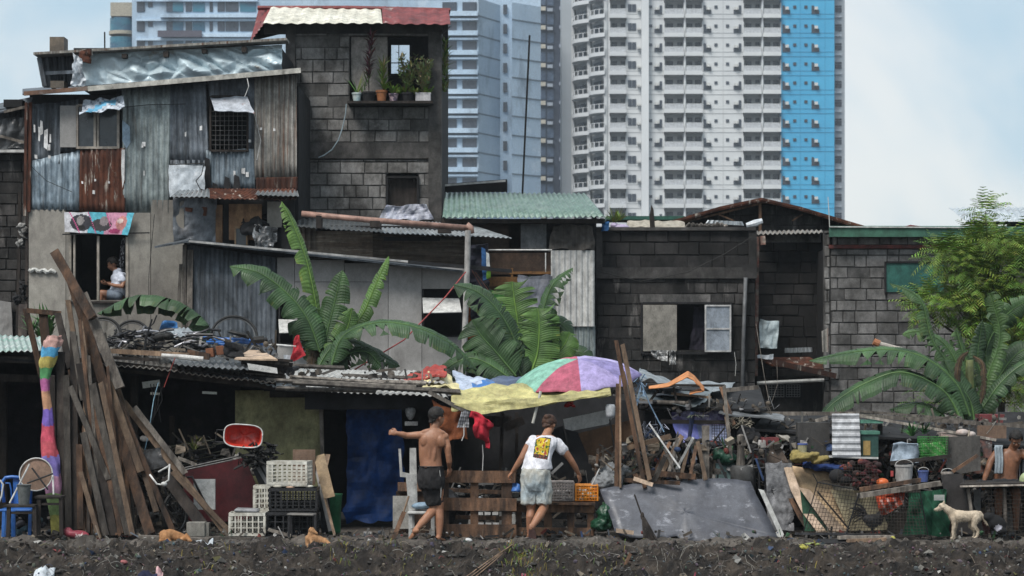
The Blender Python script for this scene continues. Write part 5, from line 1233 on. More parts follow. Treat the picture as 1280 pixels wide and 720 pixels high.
one('undergrowth',f,m_fol,'dark green undergrowth below the feathery tree','undergrowth',kind='stuff',loc=(P(1230,0,10).x,10,0))
def plank(name,a,b,wpx,Y,m,label,cat='plank',t=.035,Yb=None,Yt=None,col=1.0,group=None,n=6,rag=.006):
 """a = upper end px, b = lower end px"""
 mb=MB();A=P(a[0],a[1],Yt if Yt is not None else Y);B=P(b[0],b[1],Yb if Yb is not None else Y)
 mb.beam(A,B,wpx*SC(Y),t,col,ragged=rag,n=n);return one(name,mb,m,label,cat,group=group)
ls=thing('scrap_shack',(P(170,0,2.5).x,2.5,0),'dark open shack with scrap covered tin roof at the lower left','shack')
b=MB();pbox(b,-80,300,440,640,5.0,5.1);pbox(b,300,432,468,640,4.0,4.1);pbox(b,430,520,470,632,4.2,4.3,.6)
b.box((P(-70,0,2).x,3.0,1.3),(.1,4,2.6));build('back_wall',b,m_dark,ls)  # wall colour carries the shack's inner shade, not its own tone
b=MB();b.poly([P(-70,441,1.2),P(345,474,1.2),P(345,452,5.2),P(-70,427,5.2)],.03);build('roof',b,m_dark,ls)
b=MB();pbeam(b,(-60,448),(130,452),1.25,.09,.06,1.3);pbeam(b,(120,455),(345,481),1.25,.13,.06,1.1);pbeam(b,(-60,470),(60,474),1.6,.1,.05,1);build('eave_beam',b,m_wood_d,ls)
b=MB();pbeam(b,(168,470),(168,668),2.0,.09,.08);pbeam(b,(4,470),(4,668),2.2,.1,.08);pbeam(b,(215,520),(217,640),3,.07,.07,1.4);build('post',b,m_wood_d,ls)
b=MB();pbox(b,-40,60,480,660,3.2,3.25,.8);pbox(b,232,300,478,640,3.6,3.65,1.0);build('board',b,mat('near_black_board',(.018,.016,.02),(.010,.010,.013),2,.9,.15,stain=((.035,.03,.03),2,.58,.75)),ls)  # boards coloured near-black as part of the painted shack shade
b=MB();pcorr(b,[(-60,438,1.05),(58,440,1.05),(50,421,4.5),(-60,417,4.5)],1,pitch=.08,amp=.014,dent=.02,nv=5);build('roof_sheet',b,mat('pale_green_sheet',(.20,.34,.29),(.34,.40,.38),1.6,.5,.08,stain=((.45,.47,.46),1.3,.52,.62)),ls,'pale green corrugated sheet',solid=.004)
b=MB();pcorr(b,[(58,449,1.05),(345,478,1.05),(340,455,3.4),(60,432,3.4)],1,pitch=.08,amp=.014,dent=.04,nv=6,col=.45);build('roof_sheet',b,m_tin_w,ls,solid=.004)
b=MB();pcorr(b,[(218,456,1.0),(340,463,1.0),(330,448,2.6),(205,443,2.6)],1,pitch=.08,amp=.014,dent=.03,nv=6,col=.55);build('roof_sheet',b,m_tin_lt,ls,solid=.004)
ms=thing('plank_roof_shack',(P(430,0,2.5).x,2.5,0),'low shack with white scalloped tin eave, olive board and dark curtained doorway','shack')
b=MB();pbox(b,294,404,488,625,1.9,1.93);build('olive_board',b,m_ply_ol,ms)
b=MB();pbeam(b,(401,492),(405,650),1.85,.05,.04,1.0);pbox(b,337,402,488,497,1.8,1.88,.3);build('post',b,m_wood_g,ms)
b=MB();pbox(b,381,545,484,512,1.5,1.56);b.poly([P(330,486,1.3),P(560,496,1.3),P(560,468,4.4),P(330,462,4.4)],.03);pbox(b,402,434,500,640,3.0,3.05,.7);build('lintel',b,m_dark,ms)
for(q,m,tn,lb_)in(([(384,487,1.15),(561,497,1.15),(552,483,2.4),(380,477,2.4)],m_tin_white,.85,'white corrugated eave sheet'),([(330,472,1.8),(560,478,1.8),(520,463,3.6),(338,461,3.6)],m_tin_white,.8,None),([(305,472,1.1),(362,488,1.1),(385,484,2.0),(318,470,2.0)],m_tin_lt,.75,None)):
 b=MB();pcorr(b,q,1,pitch=.085,amp=.013,dent=.02,nv=4,col=tn);build('roof_sheet',b,m,ms,lb_,solid=.004)
b=MB()
for(a,c,w_,tn)in(((333,475,1.2),(520,484,1.2),.05,1.0),((366,478,1.05),(575,490,1.05),.07,.6),((362,471,1.4),(480,479,1.4),.04,1.4),((310,455,2),(430,460,2),.05,.5),((455,477,1.5),(533,479,1.5),.06,1.6),((345,485,1.1),(470,489,1.1),.045,.8),((430,470,2.2),(520,473,2.2),.06,.5)):
 mb=MB();mb.beam(P(*a),P(*c),w_,.035,tn,ragged=.005,n=5,face=V((0,-.6,.8)));one('roof_plank',mb,m_wood_g,'weathered plank lying loose on the low white tin roof in the middle','plank',group='planks on the low middle roof')
b=MB();ptube(b,[(336,466,1.6),(362,462,1.6),(372,460,1.7)],1.6,[.03,.045,.03],8);b.lathe(P(363,465,1.5),[(.02,0),(.06,0),(.06,.03),(.02,.03)],12,ROT(90));one('scrap_fork',b,m_metal,'black bicycle fork lying at the left end of the white middle roof','bike part')
b=MB();pcloth(b,[(432,655),(507,650),(503,500),(434,500)],2.4,nu=50,nv=30,amp=.13,freq=1.8,seed=3,crease=.04);one('blue_tarp',b,mat('deep_blue_tarp',(.008,.052,.21),(.005,.035,.14),2,.5,.1,stain=((.003,.006,.02),1.2,.5,.7)),'deep blue tarp hanging as a curtain in the dark doorway','tarp',solid=.004)
YR=2.2
def bike_wheel(mb_t,mb_r,c,r,rx,ry,rz,spokes=14):
 m=ROT(rx,ry,rz);n=40
 mb_t.tube([V(c)+m@V((r*cos(2*pi*i/n),r*sin(2*pi*i/n),0))for i in range(n+1)],.018,8)
 mb_r.tube([V(c)+m@V(((r-.03)*cos(2*pi*i/n),(r-.03)*sin(2*pi*i/n),0))for i in range(n+1)],.008,6)
 mb_r.tube([V(c)+m@V((0,0,-.04)),V(c)+m@V((0,0,.04))],.02,8)
 for i in range(spokes):
  a=2*pi*i/spokes;mb_r.tube([V(c)+m@V((0,0,.03*(-1)**i)),V(c)+m@V(((r-.03)*cos(a),(r-.03)*sin(a),0))],.0018,4)
def wheel_thing(c,r,rot,label,parent=None,**k):
 t,s_=MB(),MB();bike_wheel(t,s_,c,r,*rot)
 if parent is None:parent=thing('loose_bike_wheel',V(c)-V((0,0,r*.3)),label,'tyre',**k)  # a whole bicycle wheel with tyre, rim, hub and spokes
 w_=build('tyre',t,m_rub,parent,smooth=True);build('rim',s_,mat('rim_metal',(.18,.18,.18),(.1,.1,.1),8,.4,0,metal=.8),parent);return parent
bk=thing('blue_bicycle',P(290,440,YR),'blue framed bicycle lying on the roof with one wheel standing up','bicycle')
t,s_=MB(),MB();bike_wheel(t,s_,P(293,421,YR+.3),.31,62,22,0,0)
build('wheel',t,m_rub,bk,smooth=True);build('rim',s_,MATS['rim_metal'],bk)
f=MB();
for a in([(254,423),(318,426)],[(258,428),(300,427),(322,430)],[(262,424),(278,431),(305,424)],[(306,424),(330,430)]):ptube(f,a,YR,.028,8)
build('frame',f,mat('bike_blue',(.03,.13,.40),(.025,.10,.32),4,.35,0,spec=.5,stain=((.3,.36,.45),3,.62,.7)),bk,smooth=True)
f=MB();ptube(f,[(309,414),(318,430),(332,443),(347,452)],YR-.3,[.02,.018,.022,.02],7);f.ell(P(297,417,YR-.1),(.14,.07,.03),ROT(0,12,0),12,6);ptube(f,[(288,414),(312,422)],YR-.1,.03,7);f.ell(P(293,437,YR-.6),(.13,.1,.1),None,10,6);ptube(f,[(318,425),(330,424)],YR-.3,.05,7);build('fork_and_saddle',f,m_rub,bk)
wheel_thing(P(128,420,YR),.25,(78,8,0),'bicycle wheel lying almost flat on the left roof against the planks')
wheel_thing(P(165,423,YR+.3),.24,(82,-4,0),'second flat bicycle wheel further along the left roof')
sc=MB()
for i in range(90):
 x=rnd(118,262);y=rnd(412,434)+(x-118)*.03;l=rnd(6,36);a=rnd(-14,14);YY=YR+rnd(-.4,.8)
 p0=P(x,y,YY);p1=P(x+l,y+a*.45,YY+rnd(-.2,.2));sc.tube([p0,p0.lerp(p1,.5)+V((0,0,rnd(-.03,.05))),p1],rnd(.006,.022),6,rnd(.5,2.2)if R.random()<.75 else rnd(5,14))
for i in range(12):sc.ell(P(rnd(125,235),rnd(418,432),YR+rnd(-.3,.4)),(rnd(.04,.12),.08,rnd(.02,.05)),ROT(0,rnd(-30,30),0),10,6,rnd(.5,2))
one('bicycle_scrap_heap',sc,m_metal,'tangled heap of black bicycle frames and parts on the left roof','scrap heap',kind='stuff')
b=MB();b.ell(P(200,421,YR-.2),(.17,.08,.05),ROT(0,-14,0),14,8);b.ell(P(210,420,YR-.2),(.08,.1,.06),None,12,8);one('bicycle_saddle',b,m_rub,'black bicycle saddle resting on the left roof scrap','saddle',smooth=True)
b=MB();ptube(b,[(190,399),(186,412),(182,424),(181,440),(180,458)],1.3,[.012,.012,.016,.016,.01],7);ptube(b,[(185,410),(192,404),(196,394)],1.3,.01,6);ptube(b,[(175,458),(186,458)],1.3,.014,6);one('bicycle_fork',b,m_metal,'upright bicycle fork hanging over the eave of the left roof','bike part')
b=MB();pcorr(b,[(205,420,YR),(253,424,YR),(236,411,YR+1),(202,410,YR+1)],YR,pitch=.08,amp=.012,dent=.06);one('tin_scrap',b,m_tin_lt,'light dented tin sheet among the bicycle scrap on the left roof','tin sheet',solid=.005)
b=MB();pcloth(b,[(203,412),(224,411),(222,402),(205,401)],YR+.5,nu=12,nv=6,amp=.1,freq=4,seed=3);one('blue_rag',b,MATS['bright_blue_tarp'],'blue rag behind the light tin sheet on the left roof','rag',solid=.01)
plank('plank',(126,438),(236,444),6,1.3,m_wood_l,'long tan plank lying along the eave of the left roof',t=.08)
plank('plank',(235,441),(262,446),8,1.4,m_wood,'short dark plank end lying beside the bricks',t=.08)
plank('plank',(118,446),(200,450),4,1.2,m_wood_d,'thin dark plank lying under the long tan plank',t=.06)
b=MB();ptube(b,[(202,444.5),(232,446),(254,450)],1.15,.028,9);ptube(b,[(224,446),(254,449)],1.1,.034,9);one('white_pipe',b,mat('scuffed_white',(.55,.54,.52),(.42,.41,.39),7,.6,.1,stain=((.15,.14,.13),8,.6,.7)),'short white pipe lying on the eave above the dark opening','pipe')
for i,(x,y)in enumerate(((263,441),(275,438))):
 b=MB();b.box(P(x,y,1.5),(.10,.16,.12),ROT(0,-8,10*i),1,.006);one('brick',b,mat('brick_brown',(.20,.085,.045),(.14,.06,.035),6,.9,.3),['left of two brown bricks lying near the blue bicycle','right of two brown bricks lying near the blue bicycle'][i],'brick')
b=MB();pcloth(b,[(281,447),(305,448),(300,432),(284,430)],1.4,nu=14,nv=10,amp=.1,freq=4,seed=7,crease=.05);one('black_bag',b,m_dark,'black plastic bag beside the brown bricks','bag',solid=.02)
b=MB();b.poly([P(293,448,1.2),P(347,449,1.2),P(328,438,2.2),P(312,437,2.2)],.02);one('cardboard',b,m_ply_pk,'pale board lying on the roof right of the black bag','board')
b=MB();ptube(b,[(306,430),(345,431),(370,433)],3.2,.014,7);one('white_pipe',b,m_metal_w,'thin white pipe sticking out behind the blue bicycle','pipe')
for i in range(9):plank('roof_batten',(rnd(296,320),447+i*2.6),(rnd(330,368),451+i*2.8),rnd(3,6),1.4+i*.03,m_wood_g if i%2 else m_wood_d,'short batten in the loose stack at the right end of the left roof',group='loose stack of battens on the roof',col=rnd(.5,1.3))
b=MB();b.slab([(309,454),(346,460),(347,467),(311,462)],1.0,.02);one('white_batten',b,m_tin_white,'white slat lying below the loose battens','slat')
b=MB();pcloth(b,[(363,451,3.2),(383,446,3.2),(373,420,3.2),(370,420,3.2)],3.2,nu=12,nv=14,amp=.08,freq=4,seed=3);one('red_cloth',b,mat('red_cloth',(.40,.025,.035),(.28,.02,.03),4,.9,.2),'bright red cloth hanging in front of the small dark window behind the banana trunk','cloth',solid=.01)
b=MB();pcloth(b,[(355,452),(366,452),(366,443),(355,443)],3.3,nu=6,nv=6,amp=.03);one('white_cloth',b,m_tarp_w,'small white cloth left of the bright red cloth','cloth',solid=.01)
LG='planks leaning against the left shack'
lum=[((68,314),(116,398),11.5,m_wood,1.5,.9,.5,'tallest plank of the leaning pile with sawn bare end'),((104,368),(150,485),12,m_wood_g,1.4,.8,.35,'second tallest leaning plank with pale weathered face'),((90,352),(188,668),12.5,m_wood,1.0,.95,-.1,'long dark brown plank crossing behind the tallest one'),((85,375),(97,448),6,m_wood_l,.95,.7,.6,'narrow pale stick at the top of the leaning pile'),((32,386),(52,470),7,m_wood,.7,1.0,1.0,'short dark upright post at far left of the pile'),((54,392),(58,440),11,m_wood,.65,1.05,1.0,'wide dark board end above the rainbow cloth roll'),((72,392),(88,460),8,m_wood_d,2.2,.9,.6,'dark plank end between the wide board and pale stick'),((76,440),(76,668),10,m_wood_d,2.0,.5,.2,'vertical dark plank right of the rainbow cloth roll'),((83,470),(86,668),8,m_wood_g,.55,.45,.1,'vertical grey plank second from the rainbow cloth roll'),((92,420),(94,668),9,m_wood_d,1.9,.6,.15,'vertical charred plank third from the rainbow cloth roll'),((91,415),(104,500),7,m_wood_g,1.25,.55,.3,'pale grey stub leaning in the middle of the pile'),((88,483),(136,600),7,m_wood_g,1.1,.2,.05,'weathered stick crossing the lower pile to the right'),((99,556),(101,662),7.5,m_wood,1.3,.2,.0,'short upright brown plank near the red bag'),((101,590),(124,672),6,m_wood_l,.8,.05,-.15,'short pale stick leaning at the foot of the pile'),((104,540),(133,670),8,m_wood_g,.95,.1,-.1,'mottled grey plank at the foot of the pile'),((100,455),(143,670),10,m_wood_d,1.6,.4,-.05,'charred wide plank behind the mottled grey one'),((108,470),(152,668),6,m_wood,1.5,.35,-.1,'narrow brown plank left of the orange toned stick'),((116,480),(160,668),8.5,m_wood_g,.8,.3,-.12,'grey brown plank just left of the orange toned stick'),((126,478),(166,670),6.5,m_wood_l,.9,.15,-.2,'long orange toned stick across the front of the pile'),((120,400),(196,640),7,m_wood_l,.55,.9,.1,'thin brown edge board behind the widest plank'),((141,484),(218,668),7,m_wood,.75,.5,.05,'dark plank leaning to the right of the widest plank'),((136,478),(176,590),9,m_wood_l,.6,.4,.2,'broken pale plank end in the right part of the pile'),((110,430),(128,560),12,m_wood_d,2.2,.7,.4,'dark backing plank deep inside the pile'),((64,470),(68,668),9,m_wood_d,1.2,.7,.4,'vertical black plank behind the rainbow cloth roll'),((154,502),(284,668),8,m_wood_l,.55,.9,-.1,'long thin rail sloping down to the right towards the white crate'),((168,509),(232,592),7,m_wood_g,1.2,.6,.3,'pale grey rail sloping beside the long thin rail'),((216,590),(292,669),6,m_wood_l,.9,.1,-.15,'bare split rail ending beside the white crate'),((208,596),(262,668),14,m_wood_d,1.5,.25,0,'wide charred board under the bare split rail'),((222,572),(245,581),4,m_wood_g,1.5,.4,.4,'short grey stick jutting right from the sloping rails'),]
for(a,b_,w_,m,tn,yt,yb,lb_)in lum:
 plank('plank',a,b_,w_,(yt+yb)/2,m,lb_,Yt=yt+rnd(-.02,.02),Yb=yb+rnd(-.02,.02),col=tn*rnd(.42,.85),group=LG,n=10,t=.04,rag=.007)
plank('cross_rail',(33,388),(76,392),6,1.0,m_wood,'short crosspiece nailed to the upright posts at far left',col=.8,t=.04)
for i in range(22):
 x0=rnd(72,132);xb=88+(x0-72)*1.15+rnd(-8,22);yt_=rnd(395,560)
 plank('stick',(x0+(yt_-395)*.18,yt_),(xb,668+rnd(-3,3)),rnd(2.5,5),.2,R.choice([m_wood,m_wood,m_wood_l,m_wood_g,m_wood_d]),'narrow stick among the planks leaning against the left shack','stick',Yt=rnd(.3,.8),Yb=rnd(-.15,.2),col=rnd(.4,1.1),group='narrow sticks in the leaning pile',n=6,t=.025)
rb=MB();cols=[(.62,.38,.34),(.10,.40,.68),(.55,.46,.13),(.10,.33,.13),(.45,.13,.32),(.55,.30,.18),(.20,.13,.50),(.58,.09,.14),(.55,.10,.13),(.25,.20,.55),(.55,.28,.42),(.30,.42,.16),(.40,.38,.10)]
path=[(68,420),(64,436),(59,452),(56,470),(57,490),(60,520),(60,545),(62,570),(65,600),(69,630),(72,668)]
def pol(u):
 x=u*(len(path)-1);i=min(int(x),len(path)-2);t_=x-i;a,c=path[i],path[i+1];return a[0]+(c[0]-a[0])*t_,a[1]+(c[1]-a[1])*t_
def rfn(u,v):
 px,py=pol(v);a=u*2*pi;r=(.085+.03*sin(v*9+1)-.02*(v<.03))*(1+.28*noise.noise(V((cos(a)*2,sin(a)*2,v*12))))
 c=P(px,py,.35-.15*v);return c+V((cos(a)*r,sin(a)*r*.7,.01*sin(a*3)))
rb.grid(22,110,rfn,colfn=lambda u,v:cols[min(12,int((v+.012*sin(u*6.28))*13.0*.999))])
one('rainbow_cloth_roll',rb,mat('rolled_cloth',(.85,.85,.85),(.62,.62,.62),7,.85,.5,14,stain=((.4,.38,.36),4,.58,.75)),'long upright roll of rainbow striped cloth standing beside the planks','cloth roll',smooth=True)
def pl(pts,Y):return[P(p[0],p[1],p[2]if len(p)>2 else Y)for p in pts]
c=thing('plastic_chair',P(24,672,-.2),'blue moulded plastic chair behind the small dark stool','chair');YC=-.05
b=MB()
m_bl=mat('blue_plastic',(.03,.13,.42),(.025,.11,.36),3,.4,.03,20,spec=.5)
b.poly(pl([(17,636),(40,636),(40,600),(36,596),(18,596),(16,600)][::1],YC+.22),.02)
f=MB();f.tube(pl([(5,628),(3,612),(3,602),(7,597),(15,596),(26,597),(33,601),(36,610),(38,630)],YC+.2),.022,8);f.tube(pl([(15,629),(14,612),(12,604),(7,604)],YC+.18),.012,6);build('backrest',f,m_bl,c,smooth=True)
build('back_panel',b,m_bl,c)
b=MB();b.box(P(22,637,YC),(.42,.40,.025),None,1,.008);build('seat',b,m_bl,c)
for(x,yy)in((5,YC-.18),(17,YC-.2),(38,YC-.18),(9,YC+.2)):
 b=MB();b.beam(P(x,638,yy),P(x+(0 if x==17 else-1),671,yy-.0),.05 if x==17 else .04,.03);build('leg',b,m_bl,c)
def small_table(x0,x1,yt,yb,Y,label,m,lw=.035):
 t=thing('small_stool',P((x0+x1)/2,yb,Y),label,'stool');b=MB();b.box(P((x0+x1)/2,yt,Y),((x1-x0)*SC(Y),.32,.03),None,1,.004);build('seat',b,m,t)
 for sx in(0,1):
  for sy in(-1,1):
   b=MB();x=x0+3 if sx==0 else x1-3;b.beam(P(x,yt+1,Y+sy*.12),P(x+(-1 if sx==0 else 1),yb+sy*-.0,Y+sy*.14),lw,lw);build('leg',b,m,t)
 b=MB();b.beam(P(x0+3,yt+9,Y-.12),P(x1-3,yt+9,Y-.12),.03,.02);build('stretcher',b,m,t)
small_table(8,46,632,671,-.5,'low dark wooden stool holding the grey bucket',m_wood_d,.045);small_table(46,79,621,669,-.3,'taller dark wooden stool beside the rainbow cloth roll',m_wood_d,.045)
b=MB();b.lathe(P(30,631,-.5),[(0,0),(.065,0),(.085,.24),(.095,.245),(.09,.25),(.08,.24),(.06,.02)],20);b2=one('bucket',b,mat('grey_bucket',(.11,.12,.12),(.08,.085,.085),5,.6,.1),'grey metal bucket standing on the low dark stool','bucket')
tb=thing('round_table',P(45,625,-.2),'small round table turned upside down with white tube legs','table');b=MB();b.lathe(P(45,593,-.1),[(0,-.012),(.2,-.012),(.205,0),(.2,.012),(0,.012)],28,ROT(80,8,0));build('tabletop',b,mat('brown_laminate',(.20,.125,.09),(.15,.10,.07),3,.6,.05),tb)
b=MB();b.tube([P(45,593,-.13)+ROT(80,8,0)@V((.205*cos(i*.2244),.205*sin(i*.2244),0))for i in range(29)],.008,6);build('rim',b,m_metal_w,tb)
for a,e in(((37,580),(12,629)),((66,594),(67,618)),((34,604),(66,592)),((40,585),(60,612))):
 b=MB();b.tube([P(*a,-.25),P(*e,-.3)],.011,7);build('leg',b,m_metal_w if a[0]in(37,66)else m_metal,tb)
b=MB();b.ell(P(96,668,-.35),(.16,.08,.05),ROT(0,6,0),18,10);b.ell(P(85,665,-.35),(.07,.06,.06),None,12,8);
for v_ in b.v:v_+=V((0,0,.03*noise.noise(v_*12)))
remesh_body('red_bag',b,mat('red_white_plastic',(.24,.045,.065),(.2,.035,.05),4,.5,.2,stain=((.55,.5,.48),5,.56,.6)),vox=.012,label='crumpled red and white plastic bag on the ground beside the planks',cat='bag')
b=MB()
for i in range(26):b.ell(P(rnd(5,80),rnd(645,668),rnd(.1,.5)),(rnd(.03,.09),.06,rnd(.02,.06)),ROT(0,rnd(-40,40),0),8,5,R.choice([(.04,.04,.05),(.02,.02,.03),(.06,.10,.12),(.12,.11,.10),(.03,.07,.16),(.03,.05,.05)]))
one('rubbish_heap',b,m_vc,'dark heap of rubbish under the stools at lower left','rubbish',kind='stuff')
b=MB();b.tube(pl([(-6,640),(2,620),(4,606),(0,600)],-.2),.012,6);one('wire_hoop',b,m_metal_w,'thin bent wire hoop at the left edge beside the blue chair','wire')
hb=thing('white_handlebar',P(200,606,.1),'white tubular bicycle handlebar hung on the sloping rails','handlebar');b=MB();b.tube(pl([(187,593),(196,605),(202,606),(211,600),(212,580)],.0),.012,8);b.tube(pl([(198,590),(212,582)],.0),.012,7);build('tube',b,m_metal_w,hb,smooth=True);b=MB();b.ell(P(205,605,0),(.04,.04,.03));build('clamp',b,m_metal_w,hb)
bc=thing('parked_bicycle',P(225,668,.5),'black bicycle half hidden behind the leaning planks','bicycle');t,s_=MB(),MB();bike_wheel(t,s_,P(219,642,.4),.26,90,0,62,16);build('tyre',t,m_rub,bc,smooth=True);build('rim',s_,MATS['rim_metal'],bc)
b=MB();b.tube(pl([(204,596),(206,612),(216,640)],.35),.016,7);b.tube(pl([(209,618),(222,626),(230,650)],.3),.01,6);b.tube(pl([(204,600),(240,596),(262,640)],.5),.016,7);build('frame',b,m_metal,bc,smooth=True)
b=MB();pcloth(b,[(184,588),(212,580),(200,560),(180,564)],.5,nu=14,nv=10,amp=.05,freq=3,seed=5);one('grey_plastic',b,mat('smoke_plastic',(.06,.06,.062),(.04,.04,.042),3,.25,.1),'smoky plastic sheet caught behind the leaning planks','plastic sheet',solid=.006)
b=MB();pbox(b,242,269,599,637,.55,.59);one('white_slab',b,mat('chipped_plaster',(.33,.34,.34),(.27,.28,.28),4,.9,.2,stain=((.08,.08,.08),5,.6,.68)),'chipped white slab propped behind the sloping rails','slab')
b=MB();b.poly(pl([(226,588),(306,572),(334,640),(300,652),(236,652)],1.0),.03);one('maroon_board',b,mat('maroon_board',(.065,.010,.013),(.045,.008,.01),2,.5,.05,stain=((.02,.006,.008),2,.55,.7)),'large dark maroon board leaning inside the shack','board')
for i,(a,e,lb_)in enumerate((((226,586),(345,560),'long thin black bar sloping over the maroon board'),((210,592),(290,575),'second black bar sloping just under the longer one'))):b=MB();b.tube(pl([a,e],.75),.012,6);one('metal_bar',b,mat('worn_bar',(.07,.07,.07),(.04,.04,.04),8,.5,.1),lb_,'bar')
fr=thing('black_metal_frame',P(325,640,.7),'black metal frame with pale slats leaning beside the white crates','frame');b=MB();b.poly(pl([(308,568),(332,562),(356,636),(338,640)],.72),.03,1);build('panel',b,m_metal,fr)  # a leaning black metal frame with slats
for(x0,y0_,x1,y1_)in((314,570,334,604),(321,566,342,606)):b=MB();b.beam(P(x0,y0_,.68),P(x1,y1_,.66),.045,.01);build('slat',b,mat('grey_slat',(.16,.16,.17),(.12,.12,.12),4,.5,.05),fr)
b=MB()
for i in range(50):
 x,y=rnd(300,345),rnd(556,582);b.tube([P(x,y,.6),P(x+rnd(-12,12),y+rnd(-8,8),.5),P(x+rnd(-14,14),y+rnd(-9,9),.6)],rnd(.006,.02),5)
one('cable_tangle',b,m_rub,'black tangle of cables lying over the black frame beside the red basket','cables',kind='stuff')
rb_=thing('red_basket',P(304,560,.55),'red oval plastic basin turned on its side with white rim','basin')
b=MB();n=40
def sup(i,s_,z):
 a=2*pi*i/n;c_,d_=cos(a),sin(a);return V((.245*s_*abs(c_)**.6*(1 if c_>0 else-1),0,.145*s_*abs(d_)**.6*(1 if d_>0 else-1)))+V((0,z,0))
ctr=P(304,545,.5);rr=Matrix.Rotation(radians(4),3,'Y')
rings=[[ctr+rr@sup(i,s_,z)for i in range(n)]for(s_,z)in((1.0,0),(.93,.02),(.80,.16),(.0,.17))]
vs=[p for r_ in rings for p in r_];fs=[(j*n+i,j*n+(i+1)%n,(j+1)*n+(i+1)%n,(j+1)*n+i)for j in range(3)for i in range(n)]
b.add(vs,fs);build('bowl',b,mat('red_plastic',(.50,.035,.02),(.40,.03,.018),3,.35,.03,20,spec=.5),rb_,smooth=True,solid=.006)
b=MB();b.tube(rings[0]+[rings[0][0],rings[0][1]],.009,7);build('rim',b,m_metal_w,rb_,smooth=True)
b=MB();b.tube(pl([(281,538),(271,537),(269,552),(280,553)],.5),.009,6);build('handle',b,m_metal,rb_)
def crate(name,px,pyb,w_,d_,h_,Y,m,label,rz=0,cells=(5,4),group=None,lid=None):
 base=P(px,pyb,Y);t=thing(name,(0,0,0),label,'crate',group)
 WL[t.name]=V((0,0,0));tk=.012;b=MB()
 b.box((0,0,.012),(w_,d_,.02));
 for s_ in(-1,1):
  for(L_,ax)in((w_,0),(d_,1)):
   off=(d_/2-tk/2)*s_ if ax==0 else(w_/2-tk/2)*s_
   def bb(u,z,su,sz,th=tk):
    c_=(u,off,z)if ax==0 else(off,u,z);sz_=(su,th,sz)if ax==0 else(th,su,sz);b.box(c_,sz_)
   LL=L_ if ax==0 else L_-2*tk-.002
   bb(0,h_-.02,LL,.04,tk*1.5 if ax==0 else tk);bb(0,.03,LL,.05)
   nx_=cells[0]if ax==0 else max(2,cells[0]-2)
   for i in range(nx_+1):bb((i/nx_-.5)*(LL-.02),h_/2+.0,.018 if 0<i<nx_ else .028,h_-.09-.0)
   for j in range(1,cells[1]):bb(0,.05+(h_-.09)*j/cells[1],LL-.03,.012,tk*.6)
 build('crate_body',b,m,t)
 b=MB();b.box((0,0,.03+.001),(w_-.05,d_-.05,.006));build('liner',b,m,t)
 t.location=base;t.rotation_euler.z=radians(rz);return t
CG='stacked plastic crates beside the olive board'
crate('white_crate',310.5,671,.45,.35,.31,-.1,m_crate_w,'dirty white plastic crate on the ground with a grey lid',cells=(6,3),group=CG)
b=MB();b.box(P(309,638,-.1),(.30,.28,.05),ROT(0,2,0),1,.02);one('lid_tray',b,mat('grey_plastic',(.24,.25,.26),(.2,.2,.21),4,.5,.05),'grey shallow tray lying on the dirty white crate','tray')
crate('black_crate',366,672,.62,.4,.33,.0,m_crate_k,'black plastic crate at the bottom of the stack',cells=(6,3),group=CG)
crate('black_crate',368,640,.60,.4,.31,.05,m_crate_k,'black plastic crate in the middle of the stack',cells=(8,5),group=CG)
crate('white_crate',362,607,.51,.36,.31,.05,m_crate_w,'dirty white crate on top of the stack',cells=(8,5),rz=-6,group=CG)
crate('white_crate',329,640,.22,.3,.34,.25,m_crate_w,'narrow white crate squeezed left of the black crates',cells=(3,4),group=CG)
b=MB();pbox(b,337,396,641,671,.21,.23);one('dark_backing_board',b,m_black,'black board standing behind the crate stack','board')
for i,(x,y,c)in enumerate(((347,608,(.4,.38,.33)),(363,609,(.42,.28,.2)),(386,608,(.5,.48,.42)))):
 b=MB();b.ell(P(x,y,-.1),(.06,.05,.02),None,10,6,c);one('bottle_cap_lump',b,m_vc,['left','middle','right'][i]+' pale lump of three lying between the black and top white crates','lump',smooth=True)
st=thing('small_stool',P(376,671,-.3),'low grey topped black stool in front of the black crates','stool');b=MB();b.box(P(377,643,-.3),(.34,.22,.025),ROT(0,1,-6),1,.01);build('seat',b,mat('worn_grey_top',(.17,.16,.15),(.12,.115,.11),5,.7,.1),st)
for(x,yy)in((361,-.4),(394,-.4),(364,-.2),(392,-.2)):b=MB();b.beam(P(x,644,yy),P(x,671,yy),.03,.03);build('leg',b,m_crate_k,st)
plank('plank',(336,662),(364,670),4,-.25,m_wood_g,'short pale slat leaning at the foot of the low stool',col=1.6,t=.02)
b=MB();pbox(b,366,394,562,606,.45,.48);one('brown_box_board',b,mat('cardboard',(.16,.105,.075),(.12,.08,.058),3,.9,.1),'brown cardboard panel behind the top white crate','board')
for i,(a,e,w_,m,lb_,tn)in enumerate((((395,578),(418,668),3.2,m_wood_l,'pale edged board leaning right of the crates',1.4),((399,570),(412,622),14,m_ply,'broken orange plywood piece leaning right of the crates',.55),((396,582),(414,664),7,m_panel,'grey board leaning behind the pale edged one',1.0),((404,582),(408,665),12,m_dark,'dark board leaning rightmost by the doorway',1.0),((410,568),(401,605),6,m_wood_l,'split offcut sticking up between the leaning boards',1.0))):
 plank('board',a,e,w_,.3-i*.02,m,lb_,'board',Yt=.5,Yb=.1+i*.05,col=tn,n=5,t=.02)
b=MB();b.lathe(P(416,668,.7),[(.0,0),(.09,0),(.12,.5),(.13,.52),(.115,.52),(.1,.03)],20);one('green_bin',b,mat('green_bin',(.02,.115,.05),(.015,.09,.04),3,.45,.03),'narrow green plastic bin in the dark doorway','bin',smooth=True)
